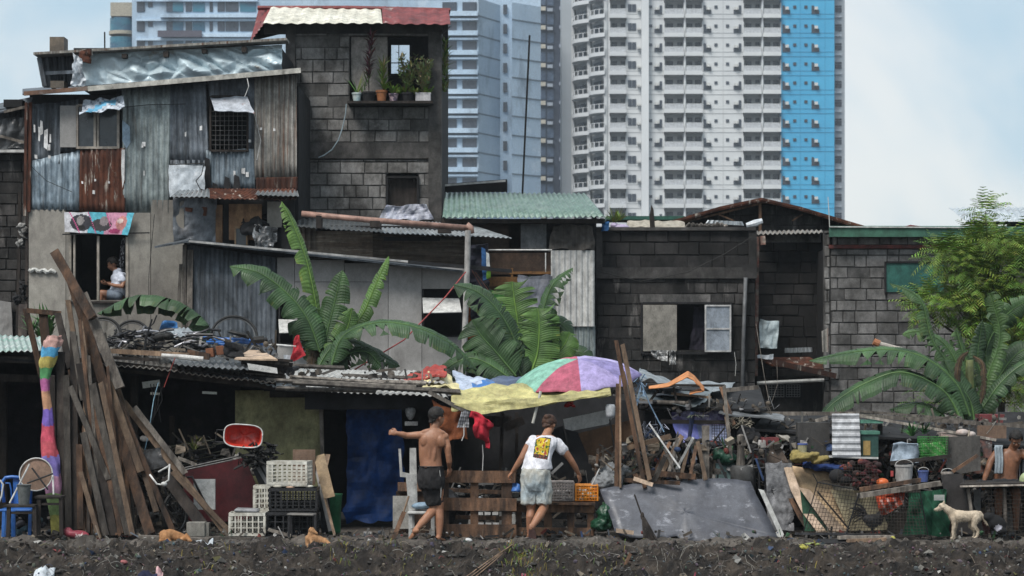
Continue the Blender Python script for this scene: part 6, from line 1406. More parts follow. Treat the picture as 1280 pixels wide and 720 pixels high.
b=MB();pbox(b,233,256,653,671,-.25,-.05,1,.006);pbox(b,256.5,261,654,671,-.22,-.05,.8);one('grey_block',b,mat('cast_concrete',(.20,.19,.17),(.15,.145,.13),5,.9,.3),'grey concrete block on the ground beside the sleeping orange dog','block')
plank('ground_plank',(175,671.5),(262,675),5,-.45,m_wood_g,'weathered plank lying on the ground under the orange dog',t=.2,rag=.01)
plank('ground_plank',(258,672.5),(338,673),4,-.25,m_wood_g,'thin plank lying on the ground before the white crate',col=.6,t=.2,rag=.01)
b=MB();b.grid(26,10,lambda u,v:(lambda q:V((q.x,q.y,gz(q.x,q.y)+.02+.035*abs(noise.noise(q*14)))))(V((P(238,0,-.7).x+u*.32,-1.0+v*.35+.1*sin(u*5),0))));one('white_rag',b,m_tarp_w,'crumpled white plastic rag on the ground right of the orange dog','rag',solid=.006,smooth=True)
wire('red_string',[(219,447,1.1),(212,465,1.1),(205,484,1.1)],1.1,.006,MATS['red_rope'],'red string hanging from the white pipe on the left roof','string')
wire('blue_string',[(198,478,1.1),(192,500,1.1),(186,540,1.0),(179,572,.9)],1.1,.006,mat('sky_string',(.25,.4,.5),(.2,.33,.42),8,.8,0),'light blue string hanging in the dark opening','string')
for i,(x,y,w_,h_,r_)in enumerate(((189,480,22,8,-8),(194,492,12,3,4),(262,491,18,3,3))):
 b=MB();b.box(P(x,y,1.3),(w_*.0104,.02,h_*.0104),ROT(0,r_,0));one('white_scrap',b,mat('off_white_scrap',(.42,.42,.38),(.3,.3,.27),6,.7,.1),['largest white scrap hanging under the left eave','small white scrap just below the largest one','thin white scrap hanging before the dark board right of the strings'][i],'scrap')
for i in range(5):wire('dark_string',[(188+i*4,480,1.2),(190+i*3+rnd(-6,6),500,1.2),(198+rnd(-14,14),520+rnd(-5,30),1.2)],1.2,.006,m_metal,'dark string dangling below the white scrap','string',group='dark strings below the white scrap')
for i in range(9):
 b=MB();y=560+i*5;b.tube(pl([(222+rnd(-8,8),y-2),(270+rnd(-8,12),y-10-i*.5)],1.6+i*.05),.012,6);one('thin_stick',b,mat('mossy_stick',(.06,.06,.045),(.04,.04,.03),5,.9,.1),'thin stick in the stack lying behind the maroon board','stick',group='thin sticks behind the maroon board')
b=MB();blades(b,P(243,562,1.5),12,.18,.8,.012,(.10,.11,.03));blades(b,P(246,553,1.5),8,.12,.8,.012,(.14,.14,.05));one('dry_sprig',b,m_vc,'small yellowish sprig among the thin sticks','plant')
sk=thing('tarp_stall',(P(640,0,2.2).x,2.2,0),'dark open stall roofed with a yellow tarp in the middle','stall')
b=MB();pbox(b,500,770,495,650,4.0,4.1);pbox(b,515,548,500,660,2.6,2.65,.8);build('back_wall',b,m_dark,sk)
b=MB();A,B=P(564,507,.8),P(764,490,.8);C_,D_=P(756,468,2.6),P(564,493,1.5)
def yt(u,v):
 p=A.lerp(B,u).lerp(D_.lerp(C_,u),v);k=.05*fb(u*4,v*3,1,3)+.03*sin(u*9)*(1-v)+.05*(abs(noise.noise(V((u*7+v*3,v*2.5,3))))-.2)+.018*noise.noise(V((u*22+v*8,v*6,9)))
 e=.10*(1-v)**6*(.6+.4*sin(u*23)*.4)
 return p+V((0,-.05*k,k-e+.10*sin(pi*v)*(1-u*.5)))
b.grid(90,26,yt);build('tarp_roof',b,m_ytarp,sk,'dirty yellow tarp',solid=.005,smooth=True)
b=MB();b.cloth(P(602,518,.76),P(757,494,.76),P(764,488,.8),P(566,506,.8),60,4,.03,3,4,col=.9);build('tarp_flap',b,m_ytarp,sk,solid=.004)
b=MB();pbeam(b,(536,490,.9),(580,513,.8),.9,.05,.04,.8);pbeam(b,(575,503,1.2),(770,490,1.2),1.2,.05,.05,.5);pbeam(b,(500,492,3.3),(760,486,3.3),3.3,.06,.06,.5);build('beam',b,m_wood_g,sk)
for(a,e,w_)in(((566,512),(563,660),.05),((646,515),(645,640),.045),((628,515),(624,640),.05)):b=MB();pbeam(b,a,e,2.6,w_,w_);build('post',b,m_wood_d,sk)
b=MB();pbox(b,565,640,520,534,2.3,2.35,1.0);pbeam(b,(630,535),(655,525),2.2,.12,.03,1.2);build('board',b,m_wood_d,sk)
b=MB();pcloth(b,[(538,545),(584,548),(584,512),(541,500)],1.15,nu=26,nv=18,amp=.12,freq=2.5,seed=3,sag=.05);one('orange_cloth',b,mat('faded_orange_cloth',(.26,.085,.035),(.19,.06,.026),3,.95,.2,stain=((.1,.04,.02),2,.55,.75)),'faded orange cloth hanging under the left corner of the yellow tarp','cloth',solid=.008)
def plaid(u,v):
 c=.42
 if int(u*9)%2:c*=.5
 if int(v*11)%2:c*=.55
 return(c,c*1.02,c*1.1)
b=MB();pcloth(b,[(572,534),(585,535),(588,510),(578,509)],.8,nu=18,nv=22,amp=.05,freq=4,seed=2,colfn=plaid);one('plaid_cloth',b,m_vcc,'small grey plaid cloth hanging beside the red shirt','cloth',solid=.008)
b=MB();pcloth(b,[(597,545),(610,556),(614,525),(592,514)],.75,nu=18,nv=22,amp=.14,freq=3.5,seed=12,crease=.06);b.cloth(P(588,520,.72),P(604,527,.74),P(600,516,.72),P(590,514,.74),10,6,.06,4,2);b.cloth(P(606,560,.7),P(612,562,.7),P(612,535,.72),P(605,530,.72),6,12,.06,4,5)
one('red_shirt',b,mat('red_shirt_cloth',(.42,.018,.035),(.3,.014,.03),4,.9,.3),'red shirt hung up by its sleeve under the yellow tarp edge','shirt',solid=.01,smooth=True)
wire('white_string',[(603,556,.75),(604,570,.75),(603,590,.75)],.75,.006,m_metal_w,'pale string hanging below the red shirt','string')
wire('white_string',[(580,530,.78),(580,544,.78),(577,551,.78)],.78,.008,m_metal_w,'pale string hanging below the plaid cloth','string')
b=MB();b.lathe(P(513,519,1.4),[(.02,-.06),(.05,-.02),(.07,.05),(.06,.09),(.03,.10)],12);pbox(b,506,522,527,532,1.35,1.45);one('plastic_jug',b,mat('clear_jug',(.3,.3,.3),(.12,.12,.12),9,.3,.1),'crumpled clear plastic jug hanging by the blue tarp doorway','jug')
b=MB();pcloth(b,[(497,477,2.2),(545,484,1.8),(545,462,3.2),(520,458,3.4)][0:0]or[(494,478,2.0),(556,472,2.0),(556,458,3.2),(528,462,3.2)],2,nu=24,nv=12,amp=.07,freq=2.5,seed=31,crease=.03);one('red_tarp',b,mat('brick_red_tarp',(.36,.055,.04),(.28,.04,.032),2,.6,.1),'brick red plastic sheet folded on the roof above the shirtless person','tarp',solid=.02)
b=MB();pcloth(b,[(528,484,1.6),(580,490,1.6),(558,466,2.8),(536,466,2.8)],2,nu=24,nv=12,amp=.06,freq=2.5,seed=37,crease=.03);one('cream_tarp',b,mat('pale_yellow_tarp',(.60,.53,.30),(.52,.46,.25),2,.6,.1),'pale yellow plastic sheet lying between the red and blue sheets','tarp',solid=.02)
b=MB();pcloth(b,[(574,490,1.8),(626,487,1.8),(608,474,3.0),(566,468,3.0)],2,nu=30,nv=14,amp=.07,freq=2.5,seed=39,crease=.04,colfn=lambda u,v:(.035,.15,.42)if u>.35 and v<.55+.2*sin(u*8)else(.42,.48,.60));one('blue_white_tarp',b,m_vcg,'blue and white plastic sheet lying left of the striped parasol','tarp',solid=.02)
b=MB();pcloth(b,[(610,482,2.4),(660,478,2.4),(655,470,3.4),(612,474,3.4)],2,nu=20,nv=8,amp=.06,freq=3,seed=40);one('navy_tarp',b,mat('dusty_navy_tarp',(.09,.12,.2),(.05,.07,.12),3,.5,.1),'dusty navy plastic sheet tucked behind the parasol','tarp',solid=.02)
pa=thing('striped_parasol',P(720,488,1.4),'large parasol with green, red and lilac panels lying over the stall','parasol')
cA=P(740,452,1.7);b=MB();nr=8;q0=P(722,476,1.35)
cols8=[(.42,.36,.60),(.34,.30,.52),(.45,.40,.64),(.48,.10,.17),(.22,.48,.36),(.55,.52,.4),(.4,.35,.6),(.48,.1,.17)]
axis_tilt=ROT(14,-4,0)
def par(u,v):
 a=u*2*pi;r=v*.82;k=abs(((u*nr)%1)-.5)*2
 rr=r*(1-.06*(1-k)*v);z=-.27*v**2.1+.02*(1-k)*v
 c_,s_=cos(a),sin(a)
 p=axis_tilt@V((rr*c_*1.02,rr*s_*.9,z));return P(722,449,1.6)+p+V((0,0,.012*noise.noise(V((a*3,v*5,1)))))
sect={4:(.20,.40,.32),5:(.38,.09,.14),6:(.34,.29,.52),7:(.24,.21,.42),0:(.40,.36,.6),1:(.4,.35,.6),2:(.47,.1,.17),3:(.22,.46,.36)}
b.grid(96,16,par,colfn=lambda u,v:sect[int(u*8+.0)%8]);build('canopy',b,mat('parasol_fabric',(1,1,1),(.85,.85,.85),2,.7,.08,12),pa,solid=.004,smooth=True)
b=MB()
for i in range(8):b.tube([par(i/8,v/8)+V((0,0,-.012))for v in range(0,9)],.006,5)
build('rib',b,m_metal_w,pa)
b=MB();ptube(b,[(676,489),(666,529)],.82,.019,9);one('white_pole',b,mat('cream_pole',(.55,.54,.5),(.45,.44,.4),5,.4,.03),'white tube hanging down from the yellow tarp above the person in the printed shirt','pole')
b=MB();b.ell(P(711,505,1.3),(.07,.06,.035),ROT(0,-30,0),14,8);b.ell(P(716,507,1.25),(.04,.05,.02),ROT(0,30,0),10,6);one('red_hat',b,mat('red_cap',(.5,.03,.03),(.4,.03,.03),5,.7,.1),'red cap hanging under the yellow tarp','cap',smooth=True)
lm=thing('hanging_lamp',P(763,524,.9),'white plastic lantern hung on a black stick beside the tall poles','lamp')
b=MB();b.lathe(P(763,523,.9),[(0,0),(.05,.01),(.062,.05),(.065,.15),(.05,.18),(0,.185)],16);build('shade',b,mat('milky_plastic',(.5,.52,.55),(.42,.44,.47),5,.35,.03),lm,smooth=True);b=MB();ptube(b,[(762,524),(766,548),(772,585),(774,606)],.9,.010,6);build('stick',b,m_metal,lm)
b=MB();b.poly(pl([(704,524),(760,512),(766,522),(760,530),(707,540)],1.6),.02);one('white_board',b,m_tin_white,'white board tilted behind the lantern','board')
b=MB();b.poly(pl([(722,542),(792,524),(796,580),(730,588),(712,560)],1.5),.02);one('plywood_sheet',b,m_ply_d,'brown damp plywood sheet leaning behind the tall poles','plywood')
b=MB();b.poly(pl([(706,536),(722,540),(752,612),(744,640),(728,640)],1.3),.03);b.poly(pl([(684,540),(704,532),(726,640),(706,640)],1.4),.03);one('black_board',b,m_dark,'black boards leaning at the right end of the stall','board')
PG='tall poles standing by the plywood'
for(a,e,w_,m,tn,lb_,Y_)in(((770,426),(806,610),5,m_wood,.9,'leftmost of the tall crossing poles',.2),((778,430),(812,600),5.5,m_wood_l,.6,'second of the tall crossing poles from the left',.1),((773,480),(771,610),6.5,m_wood,.75,'upright dark post left of the crossing poles',.25),((775,470),(775.5,610),2.2,m_wood_l,.9,'thin pale rod against the upright dark post',.2),((778,465),(800,560),6,m_wood_g,.8,'shorter pole behind the crossing poles',.5),((901,484),(918,532),4.5,m_wood,1.3,'short brown post holding the grey rail at right',.9),((906,508),(911,540),5,m_wood_l,.6,'brown stub post under the grey rail',.8),((882,532),(882,612),9,m_wood_g,.95,'wide upright plank in front of the lilac sheet',.3),((905,482),(914,575),4,m_wood_g,1.0,'thin tall stake right of the lilac sheet',.5)):
 plank('pole',a,e,w_,Y_,m,lb_,'pole',Yt=Y_+.25,Yb=Y_,col=tn,group=PG,n=8,t=.05)
SG='short sticks heaped above the grey sheet'
for i,(a,e,w_,m,tn)in enumerate((((824,548),(798,604),5,m_wood_l,.6),((852,545),(822,600),6,m_wood_l,.7),((838,552),(806,612),4,m_wood,1.6),((790,585),(808,622),6,m_wood,1.3),((818,585),(830,610),8,m_wood,.9),((848,548),(836,590),4,m_wood_g,1.4),((860,560),(850,600),4,m_wood_l,.5),((870,556),(862,600),4,m_wood,1.5),((830,560),(848,600),3,m_wood_g,1.0),((784,560),(838,545),6,m_wood_l,.55),((800,590),(870,596),7,m_wood,.8),((795,598),(802,620),8,m_wood_l,.7),((872,552),(882,600),5,m_wood_l,.45),((780,600),(850,604),5,m_wood,.5),((812,530),(850,585),2,m_metal_w,.9),((846,586),(866,548),3,m_metal_w,.8),((817,602),(832,570),6,m_wood_g,.7))):
 plank('stick',a,e,w_,.6-i*.03,m,'short broken stick in the heap above the grey sheet','stick',Yt=.7-i*.03,Yb=.4-i*.02,col=tn,group=SG,n=4,t=.03)
b=MB();b.poly(pl([(806,516),(848,514),(852,545),(820,552),(806,540)],1.5),.02,1);one('backing_board',b,m_dark,'dark panel behind the heaped sticks','board')
def wire_grid(mb,A,B,C_,D_,nu,nv,r=.003,bulge=0):
 A,B,C_,D_=V(A),V(B),V(C_),V(D_)
 for i in range(nu+1):
  u=i/nu;mb.tube([A.lerp(B,u),A.lerp(B,u).lerp(D_.lerp(C_,u),.5)+V((0,-bulge,0)),D_.lerp(C_,u)],r,4,cap=False)
 for j in range(nv+1):
  v=j/nv;mb.tube([A.lerp(D_,v),A.lerp(D_,v).lerp(B.lerp(C_,v),.5)+V((0,-bulge,0)),B.lerp(C_,v)],r,4,cap=False)
b=MB()
for i in range(70):x,y=rnd(800,832),rnd(530,560);b.tube([P(x,y,1.0),P(x+rnd(-9,9),y+rnd(-12,12),.9),P(x+rnd(-10,10),y+rnd(-12,12),1.0)],rnd(.003,.006),4,cap=False,col=rnd(.5,4))
one('wire_tangle',b,mat('tangled_wire',(.13,.14,.17),(.06,.065,.08),9,.5,0),'loose tangle of grey wire right of the tall poles','wire',kind='stuff')
b=MB();b.cloth(P(848,552,1.2),P(914,558,1.2),P(912,512,1.35),P(838,516,1.35),34,20,.06,2.5,9,colfn=lambda u,v:(.17,.19,.55)if(u<.42 and v<.65)else((.22,.26,.42)if v<.62 else((.09,.07,.2)if(u*5+v*4)%1>.45 else(.22,.19,.36))));one('lilac_sheet',b,m_vcg,'shiny lilac and blue plastic sheet behind a wire mesh','plastic sheet',solid=.004)
b=MB();pbeam(b,(826,527),(918,528),1.0,.05,.05,.5);one('dark_rail',b,m_wood_d,'dark horizontal rail across the lilac sheet','rail')
b=MB();wire_grid(b,P(890,568,.9),P(918,568,.9),P(918,528,.9),P(890,528,.9),9,11,.0035);one('wire_mesh',b,m_metal,'black wire mesh before the right part of the lilac sheet','mesh')
wire('blue_string',[(801,478,.6),(812,505,.6),(830,540,.6)],.6,.008,mat('pale_blue_rope',(.22,.32,.45),(.16,.25,.36),8,.8,0),'pale blue rope tied to the tall poles slanting right','rope')
b=MB()
for i in range(16):x,y=800+rnd(-6,6),rnd(470,505);b.tube([P(x,y,.5),P(x+rnd(-7,7),y+rnd(-9,9),.4),P(x+rnd(-7,7),y+rnd(-9,9),.5)],.006,4)
one('blue_rope_knot',b,MATS['pale_blue_rope'],'knotted pale blue rope around the tops of the tall poles','rope')
b=MB();b.tube(pl([(866,515),(862,545),(858,580)],.8),[.035,.025,.03],7);one('navy_cloth_strip',b,mat('navy_strip',(.02,.03,.07),(.015,.02,.05),5,.9,.2),'dark navy cloth strip hanging before the lilac sheet','cloth')
b=MB();blades(b,P(868,520,.8),60,.18,1.3,.006,(.12,.13,.10),1.1,.2);one('string_bundle',b,m_vc,'grey green frayed string bundle above the lilac sheet','string')
cr=thing('clutter_shelter',(P(860,0,2).x,2,0),'collapsed shelter of bent sheets and boards right of the parasol','shelter')
b=MB();b.poly(pl([(800,508,1.2),(958,512,1.2),(950,484,3.4),(790,484,3.4)],1),.03);pbox(b,775,960,500,640,3.0,3.1,1);build('roof',b,m_dark,cr)
for(q,m,tn,sd_)in(([(796,498,1.2),(870,512,1.0),(890,492,2.0),(802,486,2.2)],m_foil,.25,3),([(800,478,1.6),(852,488,1.6),(846,478,2.6),(798,466,2.6)],m_tin_lt,.75,5),([(818,497,1.4),(874,498,1.3),(890,488,2.2),(800,484,2.2)],m_tin_d,1.2,8),([(842,484,2),(905,492,2),(918,482,3),(850,476,3)],m_tin_lt,.8,12)):
 b=MB();pcloth(b,q,1,nu=24,nv=10,amp=.05,freq=2,seed=sd_,crease=.03,col=tn);build('bent_sheet',b,m,cr,solid=.006)
b=MB();b.tube(pl([(803,502),(830,503),(856,504)],1.1),.028,9);b.tube(pl([(803,498),(800,505)],1.1),.03,8);one('grey_pipe',b,m_wood_g,'short grey round pole lying under the orange cloth','pole')
plank('plank',(840,492),(889,497),3,1.3,m_wood_l,'short tan stick under the orange cloth',t=.03);plank('plank',(905,488),(948,484),5,1.5,m_wood_g,'grey rail ending right on top of the brown post',t=.05,col=1.2)
plank('plank',(800,481),(905,482),3,1.6,m_wood_d,'dark stick running behind the orange cloth',t=.03);plank('plank',(823,487),(806,510),3,1.2,m_wood_d,'dark stick crossing under the grey round pole',t=.03)
plank('plank',(842,484),(850,520),2.5,1.1,m_wood_d,'thin dark upright under the orange cloth',t=.02)
b=MB();pts_=[(811,483),(835,479),(850,470),(860,464),(868,470),(875,478),(880,484),(872,487),(862,490)]
def oc(u,v):
 x=u*(len(pts_)-1);i=min(int(x),len(pts_)-2);t_=x-i;px=pts_[i][0]+(pts_[i+1][0]-pts_[i][0])*t_;py=pts_[i][1]+(pts_[i+1][1]-pts_[i][1])*t_
 return P(px,py+v*(3+4*sin(pi*min(u*1.1,1)))*(1+.4*noise.noise(V((u*9,2,1)))),1.35-.35*v+.04*noise.noise(V((u*8,v*3,6))))
b.grid(60,10,oc);one('orange_towel',b,mat('apricot_cloth',(.55,.24,.10),(.44,.18,.075),3,.95,.3,40),'apricot orange cloth draped over the bent sheets','cloth',solid=.012,smooth=True)
b=MB();pcloth(b,[(882,497,1.2),(960,494,1.2),(960,488,1.8),(890,492,1.8)][0:0]or[(898,516,.9),(980,526,.9),(978,519,1.7),(905,511,1.7)],1,nu=30,nv=6,amp=.03,freq=2,seed=17);one('flat_sheet',b,mat('dull_sheet',(.16,.17,.18),(.1,.105,.11),2,.5,.1,stain=((.3,.31,.32),3,.56,.7)),'dull flat metal sheet jutting out right of the wire mesh','metal sheet',solid=.02)
b=MB();b.ell(P(908,572,.6),(.16,.12,.09),ROT(0,10,0),18,10);b.ell(P(897,568,.6),(.08,.1,.07));
for v_ in b.v:v_+=V((.02,0,.05))*noise.noise(v_*9)
lump('green_bag',b,mat('dark_green_plastic',(.015,.06,.035),(.01,.04,.025),3,.4,.2),'dark green plastic bag above the grey drum','bag')
b=MB();b.poly(pl([(895,580),(918,577),(924,606),(896,608)],.6),.15,1);one('aqua_box',b,mat('aqua_plastic',(.16,.24,.24),(.11,.17,.17),3,.5,.05),'pale aqua box under the dark green bag','box')
b=MB();b.lathe(P(929,616,.5),[(0,0),(.16,0),(.165,.32),(.14,.35),(0,.35)],18);one('dark_drum',b,mat('soot_drum',(.05,.05,.05),(.03,.03,.03),4,.7,.2),'soot dark drum behind the right edge of the grey sheet','drum',smooth=True)
b=MB();b.lathe(P(926,582,.5),[(.0,0),(.06,0),(.045,.2),(.05,.38),(.02,.4)],10);blades(b,P(926,560,.5),20,.14,.6,.01,(.3,.28,.25));one('burlap_bundle',b,m_wood_g,'upright grey bundle standing on the dark drum','bundle')
b=MB();b.ell(P(935,548,.9),(.16,.12,.16),None,16,10)
for v_ in b.v:v_+=V((.03,.0,.05))*noise.noise(v_*11)
lump('black_sack',b,m_dark,'black sack hung below the dull metal sheet','sack')
for(x,y,lb_)in((925,528,'crumpled beige netting above the black sack'),(943,565,'wire and cloth scrap at the right of the black sack')):
 b=MB();
 for i in range(40):a_,c_=x+rnd(-14,14),y+rnd(-5,5);b.tube([P(a_,c_,.8),P(a_+rnd(-6,6),c_+rnd(-4,4),.75),P(a_+rnd(-6,6),c_+rnd(-5,5),.8)],.005,4,rnd(.6,1.6),cap=False)
 one('netting_scrap',b,mat('beige_net',(.3,.27,.21),(.16,.145,.12),9,.9,.1),lb_,'netting')
b=MB();q=[(749,612),(784,606),(812,602),(850,600),(905,598),(938,602),(970,668),(972,672),(930,677),(890,679),(856,677),(846,670),(822,674),(788,672),(768,664),(765,650)]
def yy(p):return-.25+(675-p[1])/75*.55
base=[(p[0],p[1],yy(p))for p in q]
cen=(856,640);vs=[];mbq=MB();ctr=P(cen[0],cen[1],yy(cen))
K=8;ring=[P(*p)for p in base];n=len(ring)
out=[]
for i in range(n):
 a_,c_=ring[i],ring[(i+1)%n]
 for k in range(4):out.append(a_.lerp(c_,k/4)+V((rnd(-.006,.006),0,rnd(-.006,.006))))
n=len(out);vs=[]
for j in range(K+1):
 for p in out:
  r_=ctr.lerp(p,j/K);w_=.02*fb(r_.x*2,r_.z*3,5,2)*1.2;vs.append(r_+V((0,w_,0)))
fs=[(j*n+i,j*n+(i+1)%n,(j+1)*n+(i+1)%n,(j+1)*n+i)for j in range(K)for i in range(n)]
b.add(vs,fs)
m=mat('patterned_lino',(.078,.083,.10),(.05,.053,.066),2.2,.5,.06,20,grit=.35,stain=((.20,.21,.24),5.5,.57,.68,(1,1,2.2)),stain2=((.06,.06,.07),1.3,.58,.78),spec=.4)
one('grey_linoleum_sheet',b,m,'large worn blue-grey sheet with faint swirl marks leaning on the ground','floor sheet',solid=.012,smooth=True)
b=MB();pbeam(b,(770,663,-.28),(792,666,-.28),-.28,.05,.012,.8);one('torn_underlay',b,m_ply_pk,'torn tan patch at the bottom left edge of the large blue-grey sheet','board');b=MB();pbeam(b,(792,598,.1),(816,606,.1),.1,.05,.02,1.2);one('torn_underlay',b,m_ply_pk,'torn tan patch at the top left edge of the large blue-grey sheet','board')
br=thing('broom',P(808,676,-.35),'stick broom leaning on the large blue-grey sheet','broom');b=MB();b.tube(pl([(793,618),(800,638),(803,646)],-.28),.010,7);build('handle',b,m_wood_d,br)
b=MB();b.ell(P(803,645,-.3),(.025,.025,.05),None,10,6)
for i in range(150):
 e=P(813+rnd(-9,9),677+rnd(-3,1),-.42+rnd(-.06,.06));s_=P(803+rnd(-1.5,1.5),644,-.3);b.tube([s_,s_.lerp(e,.5)+V((rnd(-.02,.02),rnd(-.03,.01),0)),e],.0022,3,rnd(.4,1.5),cap=False)
build('bristles',b,m_wood_d,br)
b=MB();b.poly(pl([(948,611),(955,613),(980,668),(978,672),(966,668),(972,664)],-.1),.025);b.poly(pl([(963,667),(979,670),(979,673),(965,672)],-.14),.03);one('white_angle_board',b,mat('chipped_white',(.55,.55,.53),(.46,.46,.45),5,.7,.1,stain=((.2,.19,.18),8,.62,.72)),'chipped white angle board leaning at the right end of the large sheet','board')
b=MB()
def pc(u,v):
 p=P(957+u*32+(1-v)*3,663-v*84,.35);return p+V((0,.02*fb(p.x*3,p.z*3,2,4)+(.05 if noise.noise(V((u*2.4+9,v*5,3)))>.22 else 0),0))
b.grid(36,70,pc,colfn=lambda u,v:.16 if noise.noise(V((u*2.4+9,v*5,3)))>.22 else .85+.4*noise.noise(V((u*6,v*9,1))))
one('plaster_block',b,mat('rough_plaster',(.27,.27,.28),(.18,.18,.19),4,.95,.6,30),'rough grey plaster slab with dark gouges behind the white angle board','slab',solid=.12)
b=MB();
for(a_,e_)in(((941,560),(941,610)),((957,560),(957,610)),((941,562),(957,562)),((941,585),(957,585)),((949,562),(949,610)),((941,574),(957,574))):b.tube(pl([a_,e_],.4),.016,6)
one('iron_grille',b,m_metal,'black iron grille standing left of the rough plaster slab','grille')
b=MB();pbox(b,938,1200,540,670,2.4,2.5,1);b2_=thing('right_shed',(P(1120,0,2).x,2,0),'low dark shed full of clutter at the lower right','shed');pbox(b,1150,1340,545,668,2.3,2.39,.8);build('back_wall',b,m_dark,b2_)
b=MB();b.poly(pl([(940,536,1.0),(1330,560,1.0),(1330,530,3.0),(960,514,3.0)],1),.03);build('roof',b,m_dark,b2_)
b=MB();pbeam(b,(952,517,2.2),(1075,517,2.0),2,.05,.05,1.2);pbeam(b,(1060,517,.9),(1245,550,.9),.9,.035,.03,2.4);pbeam(b,(1068,519,1.1),(1330,536,1.1),1,.05,.04,1.0);pbeam(b,(990,535,1.2),(1035,522,1.2),1.2,.05,.04,1.6);pbeam(b,(1075,514,1.3),(1200,524,1.3),1,.03,.03,.9);build('roof_batten',b,m_wood_g,b2_)
b=MB();pbox(b,1076,1104,525,529,.9,1.1);build('green_edge',b,mat('mint_paint',(.1,.24,.18),(.08,.2,.15),5,.6,0),b2_)
for(x,y0_,y1_,w_)in((1100,530,600,.06),(1190,545,668,.07),(1256,610,668,.06),(998,530,575,.05)):b=MB();pbeam(b,(x,y0_),(x,y1_),1.2,w_,w_);build('post',b,m_wood_d,b2_)
b=MB();pbox(b,997,1037,528,574,.7,.9,1);one('dark_cabinet',b,mat('gunmetal_board',(.05,.048,.046),(.035,.033,.032),2.5,.7,.1,stain=((.1,.1,.1),4,.62,.75)),'dark grey cabinet left of the hanging white ribbed sheet','cabinet')
b=MB();b.corr(P(1040,517,.55),P(1040,571,.5),P(1076,571,.5),P(1074,517,.55),pitch=.085,amp=.010,dent=.05);one('white_ribbed_sheet',b,mat('crinkled_white_tin',(.46,.47,.49),(.33,.34,.36),4,.5,.2,30,stain=((.18,.18,.19),5,.58,.72)),'crinkled white ribbed metal sheet hung over the shed front','metal sheet',solid=.005)
b=MB();b.poly(pl([(1035,570,.5),(1098,572,.5),(1096,569,1.1),(1038,568,1.1)],.5),.02);one('white_shelf',b,m_tin_white,'white shelf board below the crinkled ribbed sheet','shelf')
b=MB();b.lathe(P(1003,572,.6),[(0,0),(.055,0),(.06,.14),(.06,.17),(0,.17)],16,None,(.36,.33,.2));b.lathe(P(1003,556,.6),[(.0,.02),(.066,.02),(.066,0),(0,0)],16,None,(.08,.12,.36));one('plastic_tub',b,m_vcg,'small pale tub with blue rim on the shelf left of the cabinet','tub',smooth=False)
b=MB();b.box(P(962,553,.8),(.22,.2,.13));one('red_box',b,mat('dull_red',(.16,.035,.04),(.12,.03,.03),3,.7,.1),'dull red box under the cloth at left of the cabinet','box')
b=MB();b.poly(pl([(950,560),(972,553),(986,578),(956,580)],.6),.02);one('brown_board',b,mat('dusty_brown',(.13,.10,.08),(.09,.07,.06),3,.9,.2),'dusty brown board lying above the rough plaster slab','board')
b=MB();pcloth(b,[(970,546,.9),(997,560,.8),(994,545,1.3),(975,540,1.3)],1,nu=16,nv=8,amp=.05,freq=3,seed=51,crease=.04);one('white_sheet',b,mat('off_white_sheet',(.34,.32,.29),(.25,.23,.2),3,.8,.1),'off white bent sheet between the red box and the small tub','sheet',solid=.01)
b=MB();b.ell(P(1006,571,.25),(.19,.14,.05),ROT(0,-10,0),20,10);b.ell(P(1025,575,.25),(.12,.13,.045),ROT(0,-14,0),16,8);b.ell(P(994,568,.3),(.08,.1,.04),None,12,8)
for v_ in b.v:v_+=V((.02,0,.045))*noise.noise(v_*9)
lump('yellow_sack',b,mat('mustard_cloth',(.25,.20,.07),(.18,.14,.05),4,.9,.3),'mustard yellow sack lying on top of the curved boards','sack')
b=MB();b.ell(P(1040,585,.5),(.28,.16,.05),ROT(0,4,0),20,8);b.ell(P(1015,580,.5),(.12,.1,.04));
for v_ in b.v:v_+=V((.02,0,.05))*noise.noise(v_*8)
lump('blue_cloth',b,mat('royal_blue_cloth',(.015,.035,.14),(.012,.03,.1),4,.9,.3),'royal blue cloth lying under the mustard sack','cloth')
def curved_board(name,pts_l,pts_r,Y0,Y1,m,label):
 b=MB();n=len(pts_l)-1
 def f_(u,v):
  x=(1-v)*n;i=min(int(x),n-1);t_=x-i
  L_=(pts_l[i][0]+(pts_l[i+1][0]-pts_l[i][0])*t_,pts_l[i][1]+(pts_l[i+1][1]-pts_l[i][1])*t_);R_=(pts_r[i][0]+(pts_r[i+1][0]-pts_r[i][0])*t_,pts_r[i][1]+(pts_r[i+1][1]-pts_r[i][1])*t_)
  Yy=Y0+(Y1-Y0)*v;return P(L_[0],L_[1],Yy).lerp(P(R_[0],R_[1],Yy),u)
 b.grid(6,18,f_);return one(name,b,m,label,'board',solid=.012,smooth=True)
curved_board('plywood_sheet',[(988,582),(998,610),(1012,640),(1034,666)],[(1036,590),(1042,615),(1050,640),(1062,664)],.15,.55,m_ply,'tan plywood sheet curved behind the pale warped board')
curved_board('warped_board',[(979,582),(988,612),(1002,640),(1022,666)],[(989,582),(1000,612),(1014,640),(1034,665)],-.05,.3,m_ply_pk,'narrow warped pale board leaning left of the tan plywood')
curved_board('warped_board',[(977,600),(986,625),(998,648),(1010,666)],[(983,600),(992,625),(1006,648),(1020,666)],.1,.4,m_wood,'narrow dark warped board behind the pale warped board')
curved_board('white_board',[(1004,584),(1008,605),(1014,620),(1024,640)],[(1062,594),(1066,610),(1072,625),(1078,640)],.35,.7,mat('cream_board',(.46,.41,.32),(.38,.33,.25),2,.8,.1),'cream board behind the tan plywood')
b=MB();b.poly(pl([(1000,610),(1040,650),(1052,664),(1006,664)],.05),.02);one('green_plastic_board',b,mat('bottle_green',(.03,.085,.05),(.02,.06,.035),3,.6,.1),'bottle green sheet between the warped boards','board')
